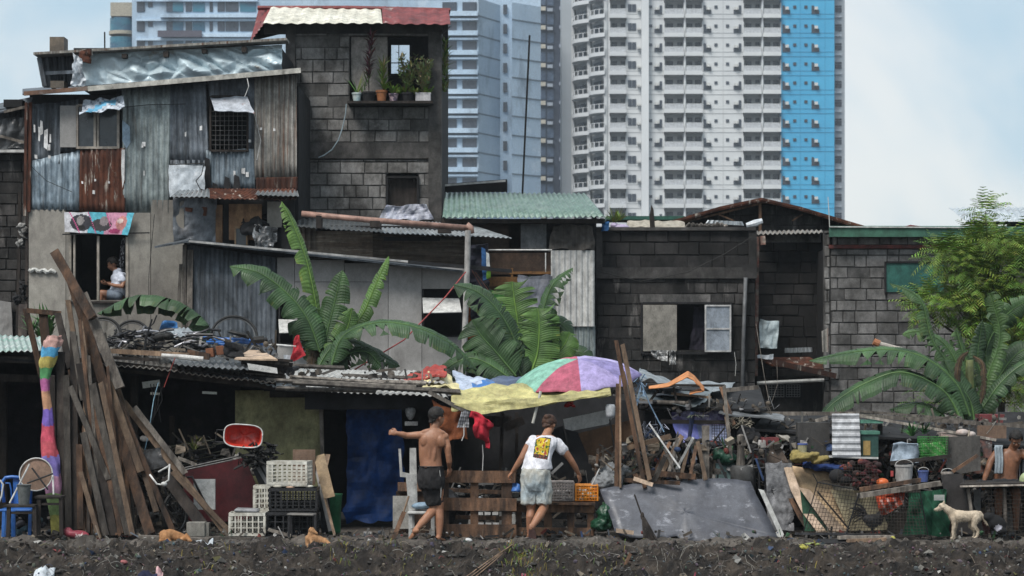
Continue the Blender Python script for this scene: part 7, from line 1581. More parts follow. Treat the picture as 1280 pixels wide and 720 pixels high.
b=MB();b.poly(pl([(998,609),(1012,612),(1058,664),(1038,664)],-.02),.02);one('plywood_sheet',b,m_ply_pk,'pinkish plywood triangle standing inside the wire cage','plywood')
b=MB();b.poly(pl([(1038,612),(1092,614),(1112,662),(1062,664)],.25),.02);one('plywood_sheet',b,m_ply_y,'yellowish plywood sheet behind the wire cage','plywood')
plank('cage_stick',(1022,615),(1062,662),2.2,-.12,m_wood_d,'dark stick sloping through the wire cage',t=.02)
cg=thing('wire_cage',P(1040,665,-.2),'low wire cage in front of the plywood sheets','cage');b=MB()
wire_grid(b,P(1004,665,-.3),P(1062,666,-.3),P(1070,612,-.2),P(1022,603,-.2),13,12,.0028,.0);wire_grid(b,P(1062,666,-.3),P(1072,664,.4),P(1078,614,.4),P(1070,612,-.2),6,12,.0028);wire_grid(b,P(1022,603,-.2),P(1070,612,-.2),P(1075,606,.4),P(1030,600,.4),11,5,.0028)
build('mesh',b,mat('rust_wire',(.055,.045,.038),(.035,.03,.026),12,.7,0,metal=.3),cg);b=MB();b.tube(pl([(1004,666),(1022,603),(1016,592)],-.31),.007,5);b.tube(pl([(1022,603),(1070,612)],-.21),.007,5);build('frame',b,m_metal,cg)
cg=thing('wire_cage',P(1110,665,-.2),'large wire cage holding the rooster','cage');b=MB()
wire_grid(b,P(1058,667,-.5),P(1160,669,-.5),P(1150,616,-.4),P(1074,616,-.4),24,13,.0028);wire_grid(b,P(1074,616,-.4),P(1150,616,-.4),P(1150,612,.3),P(1080,612,.3),18,5,.0028);wire_grid(b,P(1066,664,.35),P(1155,664,.35),P(1150,612,.35),P(1080,612,.35),18,11,.0028);build('mesh',b,MATS['rust_wire'],cg)
b=MB();b.tube(pl([(1058,667),(1074,616)],-.51),.010,5);b.tube(pl([(1160,669),(1150,616)],-.51),.008,5);pbeam(b,(994,667,-.4),(1100,668,-.4),-.4,.025,.03,2.5);build('frame',b,m_metal,cg)
plank('plank',(1072,620),(1176,604),6,-.45,m_wood_g,'long weathered plank lying on top of the rooster cage',col=1.3,t=.09);plank('plank',(1074,612),(1150,600),5,-.1,m_wood,'brown plank behind the long weathered plank on the cage',col=1.2,t=.08)
b=MB();b.poly(pl([(1117,641),(1142,640),(1160,668),(1106,668)],.0),.02);one('brown_net_board',b,mat('mud_board',(.06,.052,.042),(.04,.035,.03),3,.9,.3),'mud brown board standing inside the large cage','board')
b=MB();pcloth(b,[(1130,668),(1188,670),(1182,612),(1136,616)],-.15,nu=40,nv=30,amp=.06,freq=3,seed=61,crease=.05,colfn=lambda u,v:(.01,.06,.032)if(u*5+v*3)%1>.2 else(.014,.09,.048));one('green_net',b,m_vcc,'dark green net sheet hung at the right end of the rooster cage','net',solid=.005)
b=MB();b.box(P(1174,622,-.25),(.13,.01,.07));one('white_tag',b,mat('faded_tag',(.42,.44,.42),(.36,.38,.36),6,.7,0),'faded white card on the dark green net','card')
b=MB();pcloth(b,[(1100,645),(1128,630),(1132,612),(1094,612)],-.15,nu=30,nv=20,amp=.08,freq=4,seed=63,crease=.05,colfn=lambda u,v:(.36,.05,.02)if(u*4+v*1.3)%1>.35 else((.5,.28,.25)if v<.6 else(.5,.1,.04)));one('orange_net_bag',b,m_vcc,'orange and pink net bag hanging in the large cage','bag',solid=.006)
b=MB();b.ell(P(1103,603,.0),(.08,.07,.055),None,16,8);one('orange_bowl',b,mat('orange_plastic',(.55,.12,.03),(.45,.1,.03),4,.4,0),'orange rounded bowl on the planks above the cage','bowl',smooth=True)
b=MB()
for i in range(60):x,y=rnd(1052,1098),rnd(577,606);b.ell(P(x,y,rnd(.0,.25)),(rnd(.02,.06),.03,rnd(.015,.04)),ROT(0,rnd(-60,60),0),8,5,R.choice([(.12,.025,.025),(.07,.015,.02),(.17,.05,.035),(.05,.015,.015),(.035,.02,.02)]))
one('maroon_cloth_heap',b,m_vc,'heap of maroon rags in a wire basket under the white shelf','rags',kind='stuff')
b=MB();wire_grid(b,P(1046,608,-.05),P(1100,610,-.05),P(1094,578,-.05),P(1050,576,-.05),14,8,.0025);one('wire_basket',b,MATS['rust_wire'],'wire basket front holding the maroon rags','basket')
b=MB();b.ell(P(1046,595,.1),(.10,.1,.09));b.ell(P(1056,600,.05),(.08,.08,.05));one('black_bag',b,m_dark,'small black bag left of the maroon rags','bag',smooth=True)
bx=thing('green_box',P(1087,571,.6),'dark green storage box right of the crinkled ribbed sheet','box');b=MB();pbox(b,1077,1098,543,571,.6,.9);build('body',b,mat('spruce_plastic',(.03,.07,.06),(.02,.055,.048),3,.5,0),bx);b=MB();pbox(b,1075,1100,539,543,.58,.92);build('lid',b,mat('jade_plastic',(.08,.20,.15),(.06,.16,.12),3,.5,0),bx);b=MB();pbox(b,1079,1088,551,569,.585,.598);build('sticker',b,mat('ochre_card',(.32,.22,.08),(.26,.18,.07),5,.8,0),bx)
b=MB();pcloth(b,[(1115,578),(1149,580),(1146,553),(1116,554)],.4,nu=30,nv=22,amp=.1,freq=2.5,seed=71,crease=.05);one('pale_blue_cloth',b,mat('pale_blue_cloth',(.33,.40,.48),(.25,.31,.38),3,.8,.2),'pale blue cloth draped over a box in the shed','cloth',solid=.01,smooth=True)
b=MB();pbox(b,1118,1147,556,582,.45,.7,1);one('covered_box',b,m_metal,'dark box under the pale blue cloth','box')
bs=thing('green_basket',P(1166,570,.6),'bright green wire basket on the shed shelf','basket');b=MB();wire_grid(b,P(1148,572,.4),P(1184,571,.4),P(1185,546,.35),P(1147,546,.35),13,8,.004);wire_grid(b,P(1148,572,.8),P(1184,571,.8),P(1185,548,.85),P(1147,548,.85),13,8,.004);wire_grid(b,P(1184,571,.4),P(1184,571,.8),P(1185,548,.85),P(1185,546,.35),5,8,.004);build('mesh',b,mat('lime_wire',(.05,.22,.05),(.04,.18,.04),6,.5,0),bs)
b=MB();pcloth(b,[(1150,571),(1182,571),(1182,552),(1150,553)],.6,nu=20,nv=12,amp=.08,freq=4,seed=73,colfn=lambda u,v:(.05,.25,.05)if(u*3+v*2)%1>.3 else(.2,.3,.15));build('contents',b,m_vcc,bs,solid=.01)
b=MB();blades(b,P(1140,545,.8),30,.25,1,.012,(.05,.16,.04));blades(b,P(1155,542,.9),20,.2,1,.012,(.05,.16,.04));one('creeper',b,m_vc,'green creeper hanging above the bright green basket','plant')
for(x,y0_,y1_,w_,c_,lb_)in((1130,581,606,22,(.36,.35,.34),'large dirty white bucket in the shed'),(1154,588,602,13,(.07,.10,.26),'small blue bucket right of the dirty white bucket'),(1184,590,605,15,(.34,.30,.27),'pale bucket with a wire handle behind the leaning dark board')):
 t_=thing('bucket',P(x,y1_,.2),lb_,'bucket');b=MB();r_=w_/2*SC(.2);h_=(y1_-y0_)*SC(.2);b.lathe(P(x,y1_,.2),[(0,0),(r_*.85,0),(r_,h_),(r_*1.06,h_),(r_*1.06,h_-.02)],20,None,c_);build('pail',b,m_vcg,t_,smooth=False,solid=.004)
 b=MB();b.tube([P(x,y0_,.2)+V((r_*cos(a_*pi/10),-.02,r_*.6*sin(a_*pi/10)))for a_ in range(11)],.004,5);build('handle',b,m_metal_w,t_)
b=MB()
for i in range(5):b.box(P(1115+i*6,592+(i%2)*3,.1+.19),(.035,.01,.07),None,[(.45,.08,.08),(.4,.4,.4),(.1,.1,.12),(.4,.2,.2),(.45,.44,.42)][i])
one('printed_scraps',b,m_vc,'torn printed scraps stuck on the dirty white bucket','scraps')
b=MB();pbeam(b,(1113,579,.3),(1189,570,.3),.3,.05,.04,1.2);pbeam(b,(1130,575,.4),(1140,606,.3),.35,.06,.04,1.4);one('shelf_rail',b,m_wood_d,'dark crooked rail under the green basket','rail')
b=MB();b.poly(pl([(1182,546),(1225,545),(1226,588),(1200,592),(1184,585)],.5),.02);one('grey_board',b,mat('ashen_board',(.085,.08,.075),(.06,.057,.054),2.5,.9,.1),'ashen grey board left of the seated person','board')
plank('plank',(1222,569),(1190,590),4,.1,m_wood,'brown stick sloping before the ashen board',col=1.3,t=.03)
b=MB();b.poly(pl([(1176,594),(1202,592),(1232,668),(1192,668)],-.1),.025);one('dark_leaning_board',b,mat('charcoal_board',(.035,.032,.032),(.025,.023,.023),2,.8,.1,stain=((.07,.065,.06),3,.6,.75)),'tall charcoal board leaning behind the cream dog','board')
b=MB();pbox(b,1222,1258,532,548,1.0,1.05);one('cardboard',b,MATS['cardboard'],'tan cardboard panel above the seated person','board')
b=MB();pbox(b,1215,1240,546,592,.9,.95,1);one('faded_poster',b,mat('dim_printed_panel',(.20,.09,.07),(.07,.06,.06),7,.8,.1,stain=((.34,.33,.32),7,.58,.66)),'dim reddish printed panel behind the seated person','panel')
b=MB();b.ell(P(1203,541,.9),(.09,.07,.05),None,12,8);b.ell(P(1214,543,.9),(.06,.06,.04),None,12,8);pbox(b,1176,1206,541,546,.9,1.2);one('white_bundle',b,mat('pinkish_cloth',(.42,.32,.28),(.34,.3,.28),6,.9,.2),'small pinkish white bundle on the shed roof batten','bundle')
b=MB();b.poly([P(1245,515,3),P(1330,515,3),P(1330,540,2.6),P(1240,540,2.6)],.05);one('dark_sheet',b,m_dark,'dark sheet hanging above the seated person','sheet')
b=MB();b.poly([P(1224,518,2.4),P(1256,518,2.4),P(1252,534,2.4),P(1226,534,2.4)],.3);one('red_crate',b,MATS['dull_red'],'dull red crate above the tan cardboard panel','crate')
wt=thing('work_table',P(1250,668,-.1),'dark table with wire mesh front before the seated person','table');b=MB();b.poly(pl([(1200,608,-.4),(1330,606,-.4),(1330,602,.5),(1206,603,.5)],0),.03);build('tabletop',b,m_wood_d,wt);b=MB();pbeam(b,(1200,608),(1290,606),-.43,.02,.02,3.5);build('edge',b,m_wood_g,wt)
b=MB();wire_grid(b,P(1234,668,-.35),P(1330,668,-.35),P(1330,610,-.35),P(1230,610,-.35),22,12,.003);build('mesh',b,MATS['rust_wire'],wt)
for x in(1214,1256,1300):b=MB();pbeam(b,(x-(4 if x==1214 else 0),610),(x+(4 if x==1214 else 0),668),-.3,.035,.035,1.6);build('leg',b,m_wood_g,wt)
b=MB();b.ell(P(1248,604,.1),(.3,.12,.05),None,20,8);
for v_ in b.v:v_+=V((.0,0,.05))*noise.noise(v_*9)
lump('dark_cloth_heap',b,m_dark,'dark cloth heap on the table in front of the seated person','cloth')
b=MB();b.ell(P(1284,600,.0),(.10,.09,.1),None,16,10);one('pale_green_bag',b,mat('pale_lime_plastic',(.38,.44,.24),(.3,.36,.2),4,.4,.1),'pale green bag cut by the right edge of the photo','bag',smooth=True)
b=MB();wire_grid(b,P(1262,604,.55),P(1330,604,.55),P(1330,572,.55),P(1262,572,.55),16,1,.004);one('white_rack',b,mat('rack_wire',(.3,.32,.36),(.24,.26,.3),6,.5,0),'white wire rack behind the seated person','rack')
b=MB();pbox(b,1240,1252,634,668,.2,.25,(.3,.3,.32));pbox(b,1228,1238,640,668,.1,.12,(.10,.04,.035));pbox(b,1258,1270,640,668,.3,.35,(.16,.15,.14));pbox(b,1218,1226,612,640,.2,.24,(.24,.24,.24));one('stored_boards',b,m_vc,'odd boards stored under the work table','boards')
b=MB();b.ell(P(1246,654,-.45),(.13,.08,.10),ROT(0,30,0),16,10);b.ell(P(1236,646,-.45),(.08,.07,.06),None,12,8);b.ell(P(1252,664,-.5),(.07,.06,.05),None,12,8)
remesh_body('black_bundle',b,m_black,vox=.015,label='shaggy black bundle with a white patch on the ground behind the cream dog',cat='bundle',colfn=lambda p:(26,26,27)if(p-P(1248,660,-.5)).length<.05 else(1,1,1))
plank('ground_plank',(1046,672),(1118,671),4,-.75,m_wood_g,'pale split plank lying on the ground before the rooster cage',col=1.7,t=.12,rag=.01)
plank('ground_plank',(1060,676),(1108,674),4,-.85,m_wood_l,'second short plank lying on the ground in front of the pale split plank',col=.9,t=.1,rag=.01)
b=MB();b.ell(P(1116,674,-.9),(.035,.04,.04),None,10,7);one('yellow_lump',b,mat('lime_yellow',(.38,.36,.08),(.3,.28,.06),9,.7,.3),'small yellow lump at the end of the split plank','lump')
b=MB();
for i in range(7):b.ell(V((P(1004+rnd(-6,6),0,-1.5).x,-1.5+rnd(-.06,.06),gz(8,-1.5)+.03+rnd(0,.03))),(.035,.02,.015),ROT(rnd(0,90),rnd(0,90),0),8,5)
one('yellow_rag',b,MATS['lime_yellow'],'crumpled yellow green scrap lying on the dark bank','scrap')
b=MB();b.ell(V((P(1015,0,-1.1).x,-1.1,.03)),(.10,.04,.02),None,10,6);one('green_scrap',b,mat('olive_scrap',(.25,.30,.10),(.2,.24,.08),9,.7,.3),'small olive scrap near the foot of the wire cage','scrap')
b=MB();b.poly([V((P(1030,0,-.9).x,-.9,.03)),V((P(1090,0,-.9).x,-.95,.03)),V((P(1085,0,-.9).x,-.6,.06)),V((P(1026,0,-.9).x,-.6,.06))],.03);one('black_sheet',b,m_dark,'black plastic lying on the ground before the wire cages','plastic sheet')
def pallet(name,x0,x1,y0_,y1_,Y,label,boards,uprights,m=m_wood,depth=.1):
 t=thing(name,P((x0+x1)/2,y1_,Y),label,'pallet')
 for(a_,c_,tn)in boards:b=MB();b.beam(P(x0,(a_+c_)/2,Y),P(x1,(a_+c_)/2+.8,Y),(c_-a_)*SC(Y),.03,tn,ragged=.006,n=6);build('board',b,m,t)
 for(a_,c_,tn)in uprights:b=MB();b.beam(P((a_+c_)/2,y0_,Y+.05),P((a_+c_)/2,y1_,Y+.05),(c_-a_)*SC(Y),.06,tn,ragged=.004,n=4);build('upright',b,m,t)
 return t
pallet('pallet',551,645,590,671,.0,'dark wooden pallet standing upright beside the shirtless person',[(588,603,1.1),(622,638,1.25),(655,671,.95)],[(552,561,.8),(588,598,.9),(627,640,1.0)])
b=MB();pbeam(b,(552,612),(640,616),.5,.05,.03,.7);pbeam(b,(552,646),(640,648),.5,.05,.03,.6);one('back_board',b,m_wood,'dark slats seen through the upright pallet','board')
pallet('low_pallet',640,743,628,672,.15,'low wooden pallet table holding the wire crate and orange crate',[(627,640,1.2),(659,669,1.2)],[(645,652,.9),(680,690,.7),(709,718,.8),(734,742,1.0)])
b=MB();b.poly(pl([(636,628,.05),(744,629,.05),(742,624,.75),(640,623,.75)],0),.025);one('table_board',b,m_wood,'dark plank top lying on the low pallet','board')
b=MB()
for i,x in enumerate((600,614,628)):
 for y in(642,655):b.box(P(600+i*9.5+(0 if y==642 else 1),y,.9),(.075,.02,.035))
one('white_strips',b,mat('white_strip',(.5,.5,.5),(.42,.42,.42),6,.7,0),'white slits of a far board seen through the pallet','strips')
b=MB();pbox(b,637,644,643,655,.7,.75);pbox(b,624,633,640,668,.6,.65,.3);one('white_panel_piece',b,m_tin_white,'small white panel piece between the two pallets','panel')
for(x,y)in((574,608),(600,622),(575,655)):
 b=MB();b.ell(P(x,y,.3),(.018,.012,.016),None,8,6);one('paint_blob',b,m_tarp_w,{574:'uppermost small white blob on the upright pallet',600:'middle small white blob on the upright pallet',575:'lowest small white blob on the upright pallet'}[x],'blob')
b=MB();
for i in range(16):b.ell(P(552+rnd(-8,14),622+rnd(-9,10),.15+rnd(-.08,.08)),(rnd(.04,.08),.06,rnd(.03,.08)),ROT(0,rnd(-60,60),0),10,6)
b.ell(P(545,635,.1),(.04,.05,.1),None,10,7)
remesh_body('grey_rag',b,mat('dirty_grey_rag',(.17,.155,.15),(.06,.055,.055),7,.95,.5,30),vox=.012,smooth_it=2,label='dirty grey rag bundled on the corner of the upright pallet',cat='rag')
b=MB();b.ell(P(566,628,.3),(.1,.08,.12),None,12,8);b.ell(P(562,645,.3),(.07,.08,.14),None,12,8);lump('dark_sack',b,m_dark,'dark sack hanging behind the grey rag','sack')
c=thing('white_chair',P(505,678,.1),'dirty white plastic chair beside the blue tarp doorway','chair');m_wc=mat('dirty_white_plastic',(.42,.42,.41),(.33,.33,.32),4,.55,.1,stain=((.18,.16,.14),5,.58,.75));YW=.25
b=MB();b.poly(pl([(512,560),(520,560),(521,598),(512,600)],YW),.02);b.poly(pl([(498,561),(501,561),(503,590),(512,592),(512,597),(500,596)],YW),.02);b.poly(pl([(507,593),(521,592),(522,640),(511,640)],YW-.02),.02);build('backrest',b,m_wc,c)
b=MB();b.box(P(527,640,YW-.1),(.34,.4,.035),None,1,.01);build('seat',b,m_wc,c)
for(x,yy_,y0_)in((513,YW-.25,640),(541,YW-.25,640),(516,YW+.1,640)):b=MB();b.beam(P(x,y0_,yy_),P(x,677 if yy_<YW else 668,yy_),.045,.035);build('leg',b,m_wc,c)
b=MB();b.ell(P(527,632,YW-.12),(.13,.13,.045),ROT(0,-3,0),20,10);one('blue_cushion',b,mat('faded_blue_plastic',(.24,.34,.44),(.2,.28,.36),3,.5,.05),'faded blue plastic basin resting on the white chair','basin',smooth=True)
b=MB();pbox(b,491,511,620,661,.8,.83);one('white_board',b,mat('speckled_board',(.30,.29,.27),(.24,.23,.21),4,.85,.1,stain=((.1,.1,.09),5,.62,.75)),'dirty white board standing behind the white chair','board')
pbx=MB();pbox(pbx,497,545,603,614,.95,1.0,1.4);pbox(pbx,495,545,614,668,1.0,1.04,.4);one('brown_crate_side',pbx,m_wood,'brown boards behind the white chair','board')
ax=thing('paddle',P(493,677,-.05),'dark wooden paddle with pale shaft leaning on the white chair','paddle');b=MB();b.tube(pl([(511,620),(504,642)],.05),.012,7);build('shaft',b,m_wood_l,ax);b=MB();b.beam(P(505,640,.05),P(490,678,-.1),.055,.025,1.2,ragged=.008,n=4);build('blade',b,m_wood,ax)
def openwork(name,x0,x1,y0_,y1_,Y,m,label,nu,nv):
 t=thing(name,P((x0+x1)/2,y1_,Y+.15),label,'crate');b=MB();r_=.006
 F=[P(x0,y1_,Y),P(x1,y1_,Y),P(x1,y0_,Y),P(x0,y0_,Y)];d_=V((0,.3,0));G=[p+d_ for p in F]
 wire_grid(b,*F,nu,nv,r_);wire_grid(b,*G,nu,nv,r_);wire_grid(b,F[0],G[0],G[3],F[3],4,nv,r_);wire_grid(b,F[1],G[1],G[2],F[2],4,nv,r_);wire_grid(b,F[0],F[1],G[1],G[0],nu,4,r_);build('lattice',b,m,t)
 b=MB();
 for q in((F[3],F[2]),(F[2],G[2]),(G[2],G[3]),(G[3],F[3]),(F[0],F[3]),(F[1],F[2])):b.tube(list(q),.012,6)
 build('rim',b,m,t);return t
cw=openwork('wire_crate',689,717,603,626,.2,mat('grey_plastic_lattice',(.28,.25,.24),(.2,.18,.17),8,.6,0),'grey brown lattice crate on the low pallet left of the orange crate',8,6)
b=MB()
for i in range(12):b.ell(P(rnd(692,714),rnd(612,624),.35),(.04,.04,.03),None,8,6,R.choice([(.3,.28,.27),(.12,.1,.1),(.2,.18,.17)]))
one('crate_contents',b,m_vc,'grey lumps lying inside the lattice crate','goods',kind='stuff')
openwork('orange_crate',720,747,607,626,.15,mat('orange_lattice',(.62,.22,.02),(.5,.17,.015),6,.45,0),'bright orange plastic crate on the right end of the low pallet',8,5)
b=MB()
for i in range(14):b.ell(P(rnd(722,745),rnd(612,624),.3),(.035,.035,.03),None,8,6,R.choice([(.6,.3,.05),(.45,.1,.03),(.5,.45,.4),(.5,.2,.02)]))
one('orange_goods',b,m_vcg,'orange and white goods heaped inside the bright orange crate','goods',kind='stuff')
b=MB();pcloth(b,[(633,614),(651,615),(649,604),(635,603)],.05,nu=16,nv=10,amp=.06,freq=4,seed=9,crease=.05);one('blue_bag',b,mat('azure_plastic',(.05,.15,.42),(.04,.12,.34),4,.4,.1),'bright blue plastic bag held over the pallet by the person in the printed shirt','bag',solid=.03,smooth=True)
b=MB();b.box(P(641,618,.2),(.15,.2,.05));b.box(P(648,624,.1),(.1,.15,.03),None,2.5);one('grey_tray',b,mat('tray_grey',(.14,.13,.12),(.1,.1,.09),4,.6,0),'grey tray under the bright blue bag','tray')
plank('thin_stick',(749,586),(737,612),1.3,.2,m_metal_w,'thin white stick standing in the orange crate',t=.012);plank('thin_stick',(747,568),(745,595),3,.5,m_wood,'brown stick standing right of the orange crate',t=.03)
b=MB();b.ell(P(757,645,.1),(.12,.12,.14),None,16,10);b.ell(P(752,656,.1),(.15,.12,.08),None,16,8)
for v_ in b.v:v_+=V((.03,0,.05))*noise.noise(v_*10)
lump('green_bag',b,mat('deep_green_plastic',(.014,.06,.03),(.01,.035,.02),3,.35,.2),'dark green plastic bag behind the left edge of the large grey sheet','bag')
b=MB();b.ell(P(770,592,.6),(.22,.14,.14),None,16,10);b.ell(P(760,602,.5),(.2,.14,.12),None,16,8)
for v_ in b.v:v_+=V((.03,0,.06))*noise.noise(v_*7)
lump('pale_sack',b,mat('ash_sack',(.2,.21,.22),(.14,.15,.16),4,.8,.2),'pale grey sack above the left corner of the large grey sheet','sack')
for i in range(5):plank('dark_stick',(742+i*5,560+rnd(0,20)),(748+i*6+rnd(-8,8),606),rnd(2,4),.7,m_wood_d,'dark stick in the jumble behind the orange crate','stick',group='dark sticks behind the orange crate',col=1.5)
for i,(px,y,s_,c_,lb_)in enumerate(((586,-.75,.05,.6,'small white scrap on the path below the upright pallet'),(148,-2.2,.06,(.5,.15,.08),'small orange wrapper on the bank below the planks'),(155,-1.75,.05,(.35,.12,.12),'dull pink lid on the bank below the planks'),(453,-.9,.05,(.45,.06,.06),'crumpled red wrapper on the path right of the tan puppy'))):
 b=MB();x=P(px,690,y).x;b.ell((x,y,gz(x,y)+s_*.4),(s_,s_*.7,s_*.45),ROT(20,10,30),8,5);one('litter_scrap',b,mat('litter_%s'%['white','orange','pink','red'][i],c_ if isinstance(c_,tuple)else(c_,)*3,None,9,.7,.4),lb_,'litter')
for(px,w_,h_,m_,lb_)in((50,.22,.16,m_tarp_w,'dirty white cloth half buried in the bank at lower left'),(69,.12,.10,mat('faded_blue_rag',(.3,.36,.44),(.2,.25,.32),5,.9,.3),'faded blue rag half buried beside the dirty white cloth'),(196,.08,.12,mat('rose_rag',(.5,.25,.27),(.4,.38,.37),6,.9,.3),'pink and white rag sticking out of the bank'),(182,.22,.10,mat('navy_rag',(.015,.018,.045),(.01,.012,.03),5,.9,.3),'navy cloth half buried in the bank left of the pink rag'),(252,.12,.07,m_panel_b,'beige rag on the bank below the white crate'),(118,.16,.1,MATS['navy_rag'],'dark blue cloth in the bank below the planks'),(655,.05,.14,mat('maroon_rag',(.25,.05,.08),(.18,.04,.06),6,.9,.3),'dull red rag hanging on the bank below the person in the printed shirt'),(868,.05,.12,MATS['maroon_rag'],'dull red rag in the bank below the large grey sheet')):
 b=MB();x0_=P(px,705,-2.3).x
 b.grid(18,10,lambda u,v:(lambda x,y:V((x,y,gz(x,y)+.015+.04*abs(noise.noise(V((x*12,y*12,px)))))))(x0_+(u-.5)*w_,-2.45+v*h_*3.2));one('buried_rag',b,m_,lb_,'rag',solid=.01,smooth=True)
plank('ground_stick',(788,692),(782,706),4,-1.9,m_wood,'short brown stick standing out of the bank below the broom',col=1.6,t=.03)
b=MB()
for i in range(3):b.tube([V((P(580+i*6,0,-2).x,-2.1,gz(5.8,-2.1)+.02)),V((P(610+i*4,0,-2).x,-1.9,gz(6,-1.9)+.05)),V((P(640,0,-2).x,-1.6+i*.05,gz(6.4,-1.6)+.05))],.006,5)
one('pale_stalks',b,m_wood_l,'three pale dry stalks lying on the bank below the pallets','stalks')
def debris(label,x0,x1,y0,y1,Y0,Y1,n,pal,big=1.0,base=None):
 mb=MB()
 for i in range(n):
  Yy=rnd(Y0,Y1);p=P(rnd(x0,x1),rnd(y0,y1),Yy);
  if p.z<.01:p.z=.01
  c=R.choice(pal);k=rnd(.4,1.15);c=tuple(q*k for q in c);t=R.random();s_=rnd(.02,.07)*big
  if t<.34:a=rnd(-.9,.9)if R.random()<.5 else rnd(1.0,2.1);l=rnd(.08,.38)*big;d=V((cos(a),rnd(-.4,.4),sin(a)))*l;mb.beam(p-d/2,p+d/2,rnd(.008,.035),rnd(.006,.018),c)
  elif t<.58:mb.cloth(p+V((-s_,0,-s_*.8)),p+V((s_,rnd(-.05,.05),-s_*rnd(.4,1))),p+V((s_*rnd(.6,1),0,s_*.7)),p+V((-s_*rnd(.6,1),.04,s_*.8)),5,5,.05,9,rnd(0,50),col=c)
  elif t<.74:mb.tube([p,p+V((rnd(-.08,.08),0,rnd(-.06,.08))),p+V((rnd(-.14,.14),0,rnd(-.12,.06))),p+V((rnd(-.2,.2),0,rnd(-.18,.02)))],rnd(.002,.006),4,c,cap=False)
  elif t<.88:mb.ell(p,(s_*.8,s_*.6,s_*rnd(.3,.8)),ROT(rnd(0,90),rnd(0,90),0),8,5,c)
  else:mb.box(p,(s_*rnd(.6,2),s_,s_*rnd(.4,1.5)),ROT(rnd(-30,30),rnd(-40,40),rnd(0,90)),c)
 return one('rubbish_heap',mb,m_vc,label,'rubbish',kind='stuff')
DK=[(.05,.045,.04)]*5+[(.10,.085,.07)]*5+[(.16,.13,.10)]*3+[(.22,.21,.2)]*3+[(.02,.02,.022)]*5
CLR=DK+[(.36,.35,.34)]*3+[(.04,.07,.16),(.20,.05,.04),(.05,.12,.06),(.30,.26,.20),(.12,.14,.17)]
debris('jumble of splinters, rags and wire behind the large blue-grey sheet',772,958,548,606,.3,1.3,330,CLR)
debris('jumble of scrap on the collapsed shelter right of the parasol',796,965,499,516,1.0,2.0,110,DK+[(.25,.25,.26)]*4,.7)
debris('jumble of small rubbish on the shelf above the plywood sheets',952,1060,545,598,.5,1.3,200,CLR)
debris('jumble of small rubbish around the buckets in the right shed',1098,1240,548,604,.75,1.6,260,CLR)
debris('jumble of rubbish inside the large wire cage',1068,1190,612,668,.4,1.3,240,CLR)
debris('jumble of rubbish under the work table',1196,1290,610,668,.35,1.3,200,DK+[(.3,.3,.3)]*2)
debris('jumble of scrap on the right shed roof',955,1290,521,536,1.0,2.2,150,DK+[(.25,.24,.22)]*3,.7)
debris('jumble of scrap deep in the left shack',150,335,548,668,1.2,2.4,300,DK,1.2)
debris('jumble of rubbish behind the pallets',560,745,590,668,.9,1.8,200,DK+[(.2,.2,.2)]*2)
debris('jumble of rubbish behind the orange crate',742,800,560,640,.4,1.0,110,CLR)
debris('small rubbish strewn at the foot of the shacks',0,1280,664,674,-.35,.2,420,CLR,.5)
debris('small scrap on the low middle roof',310,560,462,486,1.3,2.8,90,DK+[(.3,.3,.3)]*3,.9)
debris('small scrap on the left roof',110,345,424,450,1.5,3.2,160,DK+[(.3,.3,.3)]*3,.9)
def limb(mb,pts,rad,seg=14,sq=None):
 q=[];r=[]
 for i in range(len(pts)-1):
  for k in range(6):
   u=k/6;q.append(V(pts[i]).lerp(V(pts[i+1]),u));r.append(rad[i]+(rad[i+1]-rad[i])*u)
 q.append(V(pts[-1]));r.append(rad[-1]);mb.tube(q,r,seg,sq=sq)
 for p,rr in zip(pts,rad):mb.ell(p,(rr,rr,rr),None,12,8)
def head(mb,c,fwd,up=V((0,0,1)),s=1.0):
 """skull, jaw, nose, brow, ears; fwd = where the face points"""
 f=V(fwd).normalized();sd=f.cross(V(up)).normalized();u=sd.cross(f).normalized();M_=Matrix((sd,f,u)).transposed();c=V(c)
 a=lambda x,y,z:c+M_@V((x*s,y*s,z*s))
 mb.ell(a(0,-.012,.025),(.073*s,.092*s,.085*s),M_,18,12);mb.ell(a(0,.035,-.035),(.056*s,.06*s,.065*s),M_,16,10);mb.ell(a(0,.055,-.075),(.03*s,.03*s,.025*s),M_)
 mb.ell(a(0,.096,-.018),(.013*s,.017*s,.022*s),M_,10,8);mb.ell(a(0,.075,.025),(.05*s,.016*s,.012*s),M_);mb.ell(a(0,.086,-.052),(.024*s,.012*s,.010*s),M_)
 for k in(-1,1):mb.ell(a(k*.076,-.005,-.008),(.010*s,.020*s,.032*s),M_);
 return a,M_
def eyes(par,a,M_,s=1.0):
 for k in(-1,1):
  b=MB();b.ell(a(k*.03,.083,.002),(.011*s,.007*s,.006*s),M_,10,6,(.28,.26,.24));b.ell(a(k*.03,.0905,.002),(.006*s,.003*s,.006*s),M_,8,6,.02);build('eye',b,m_vc,par,smooth=True)
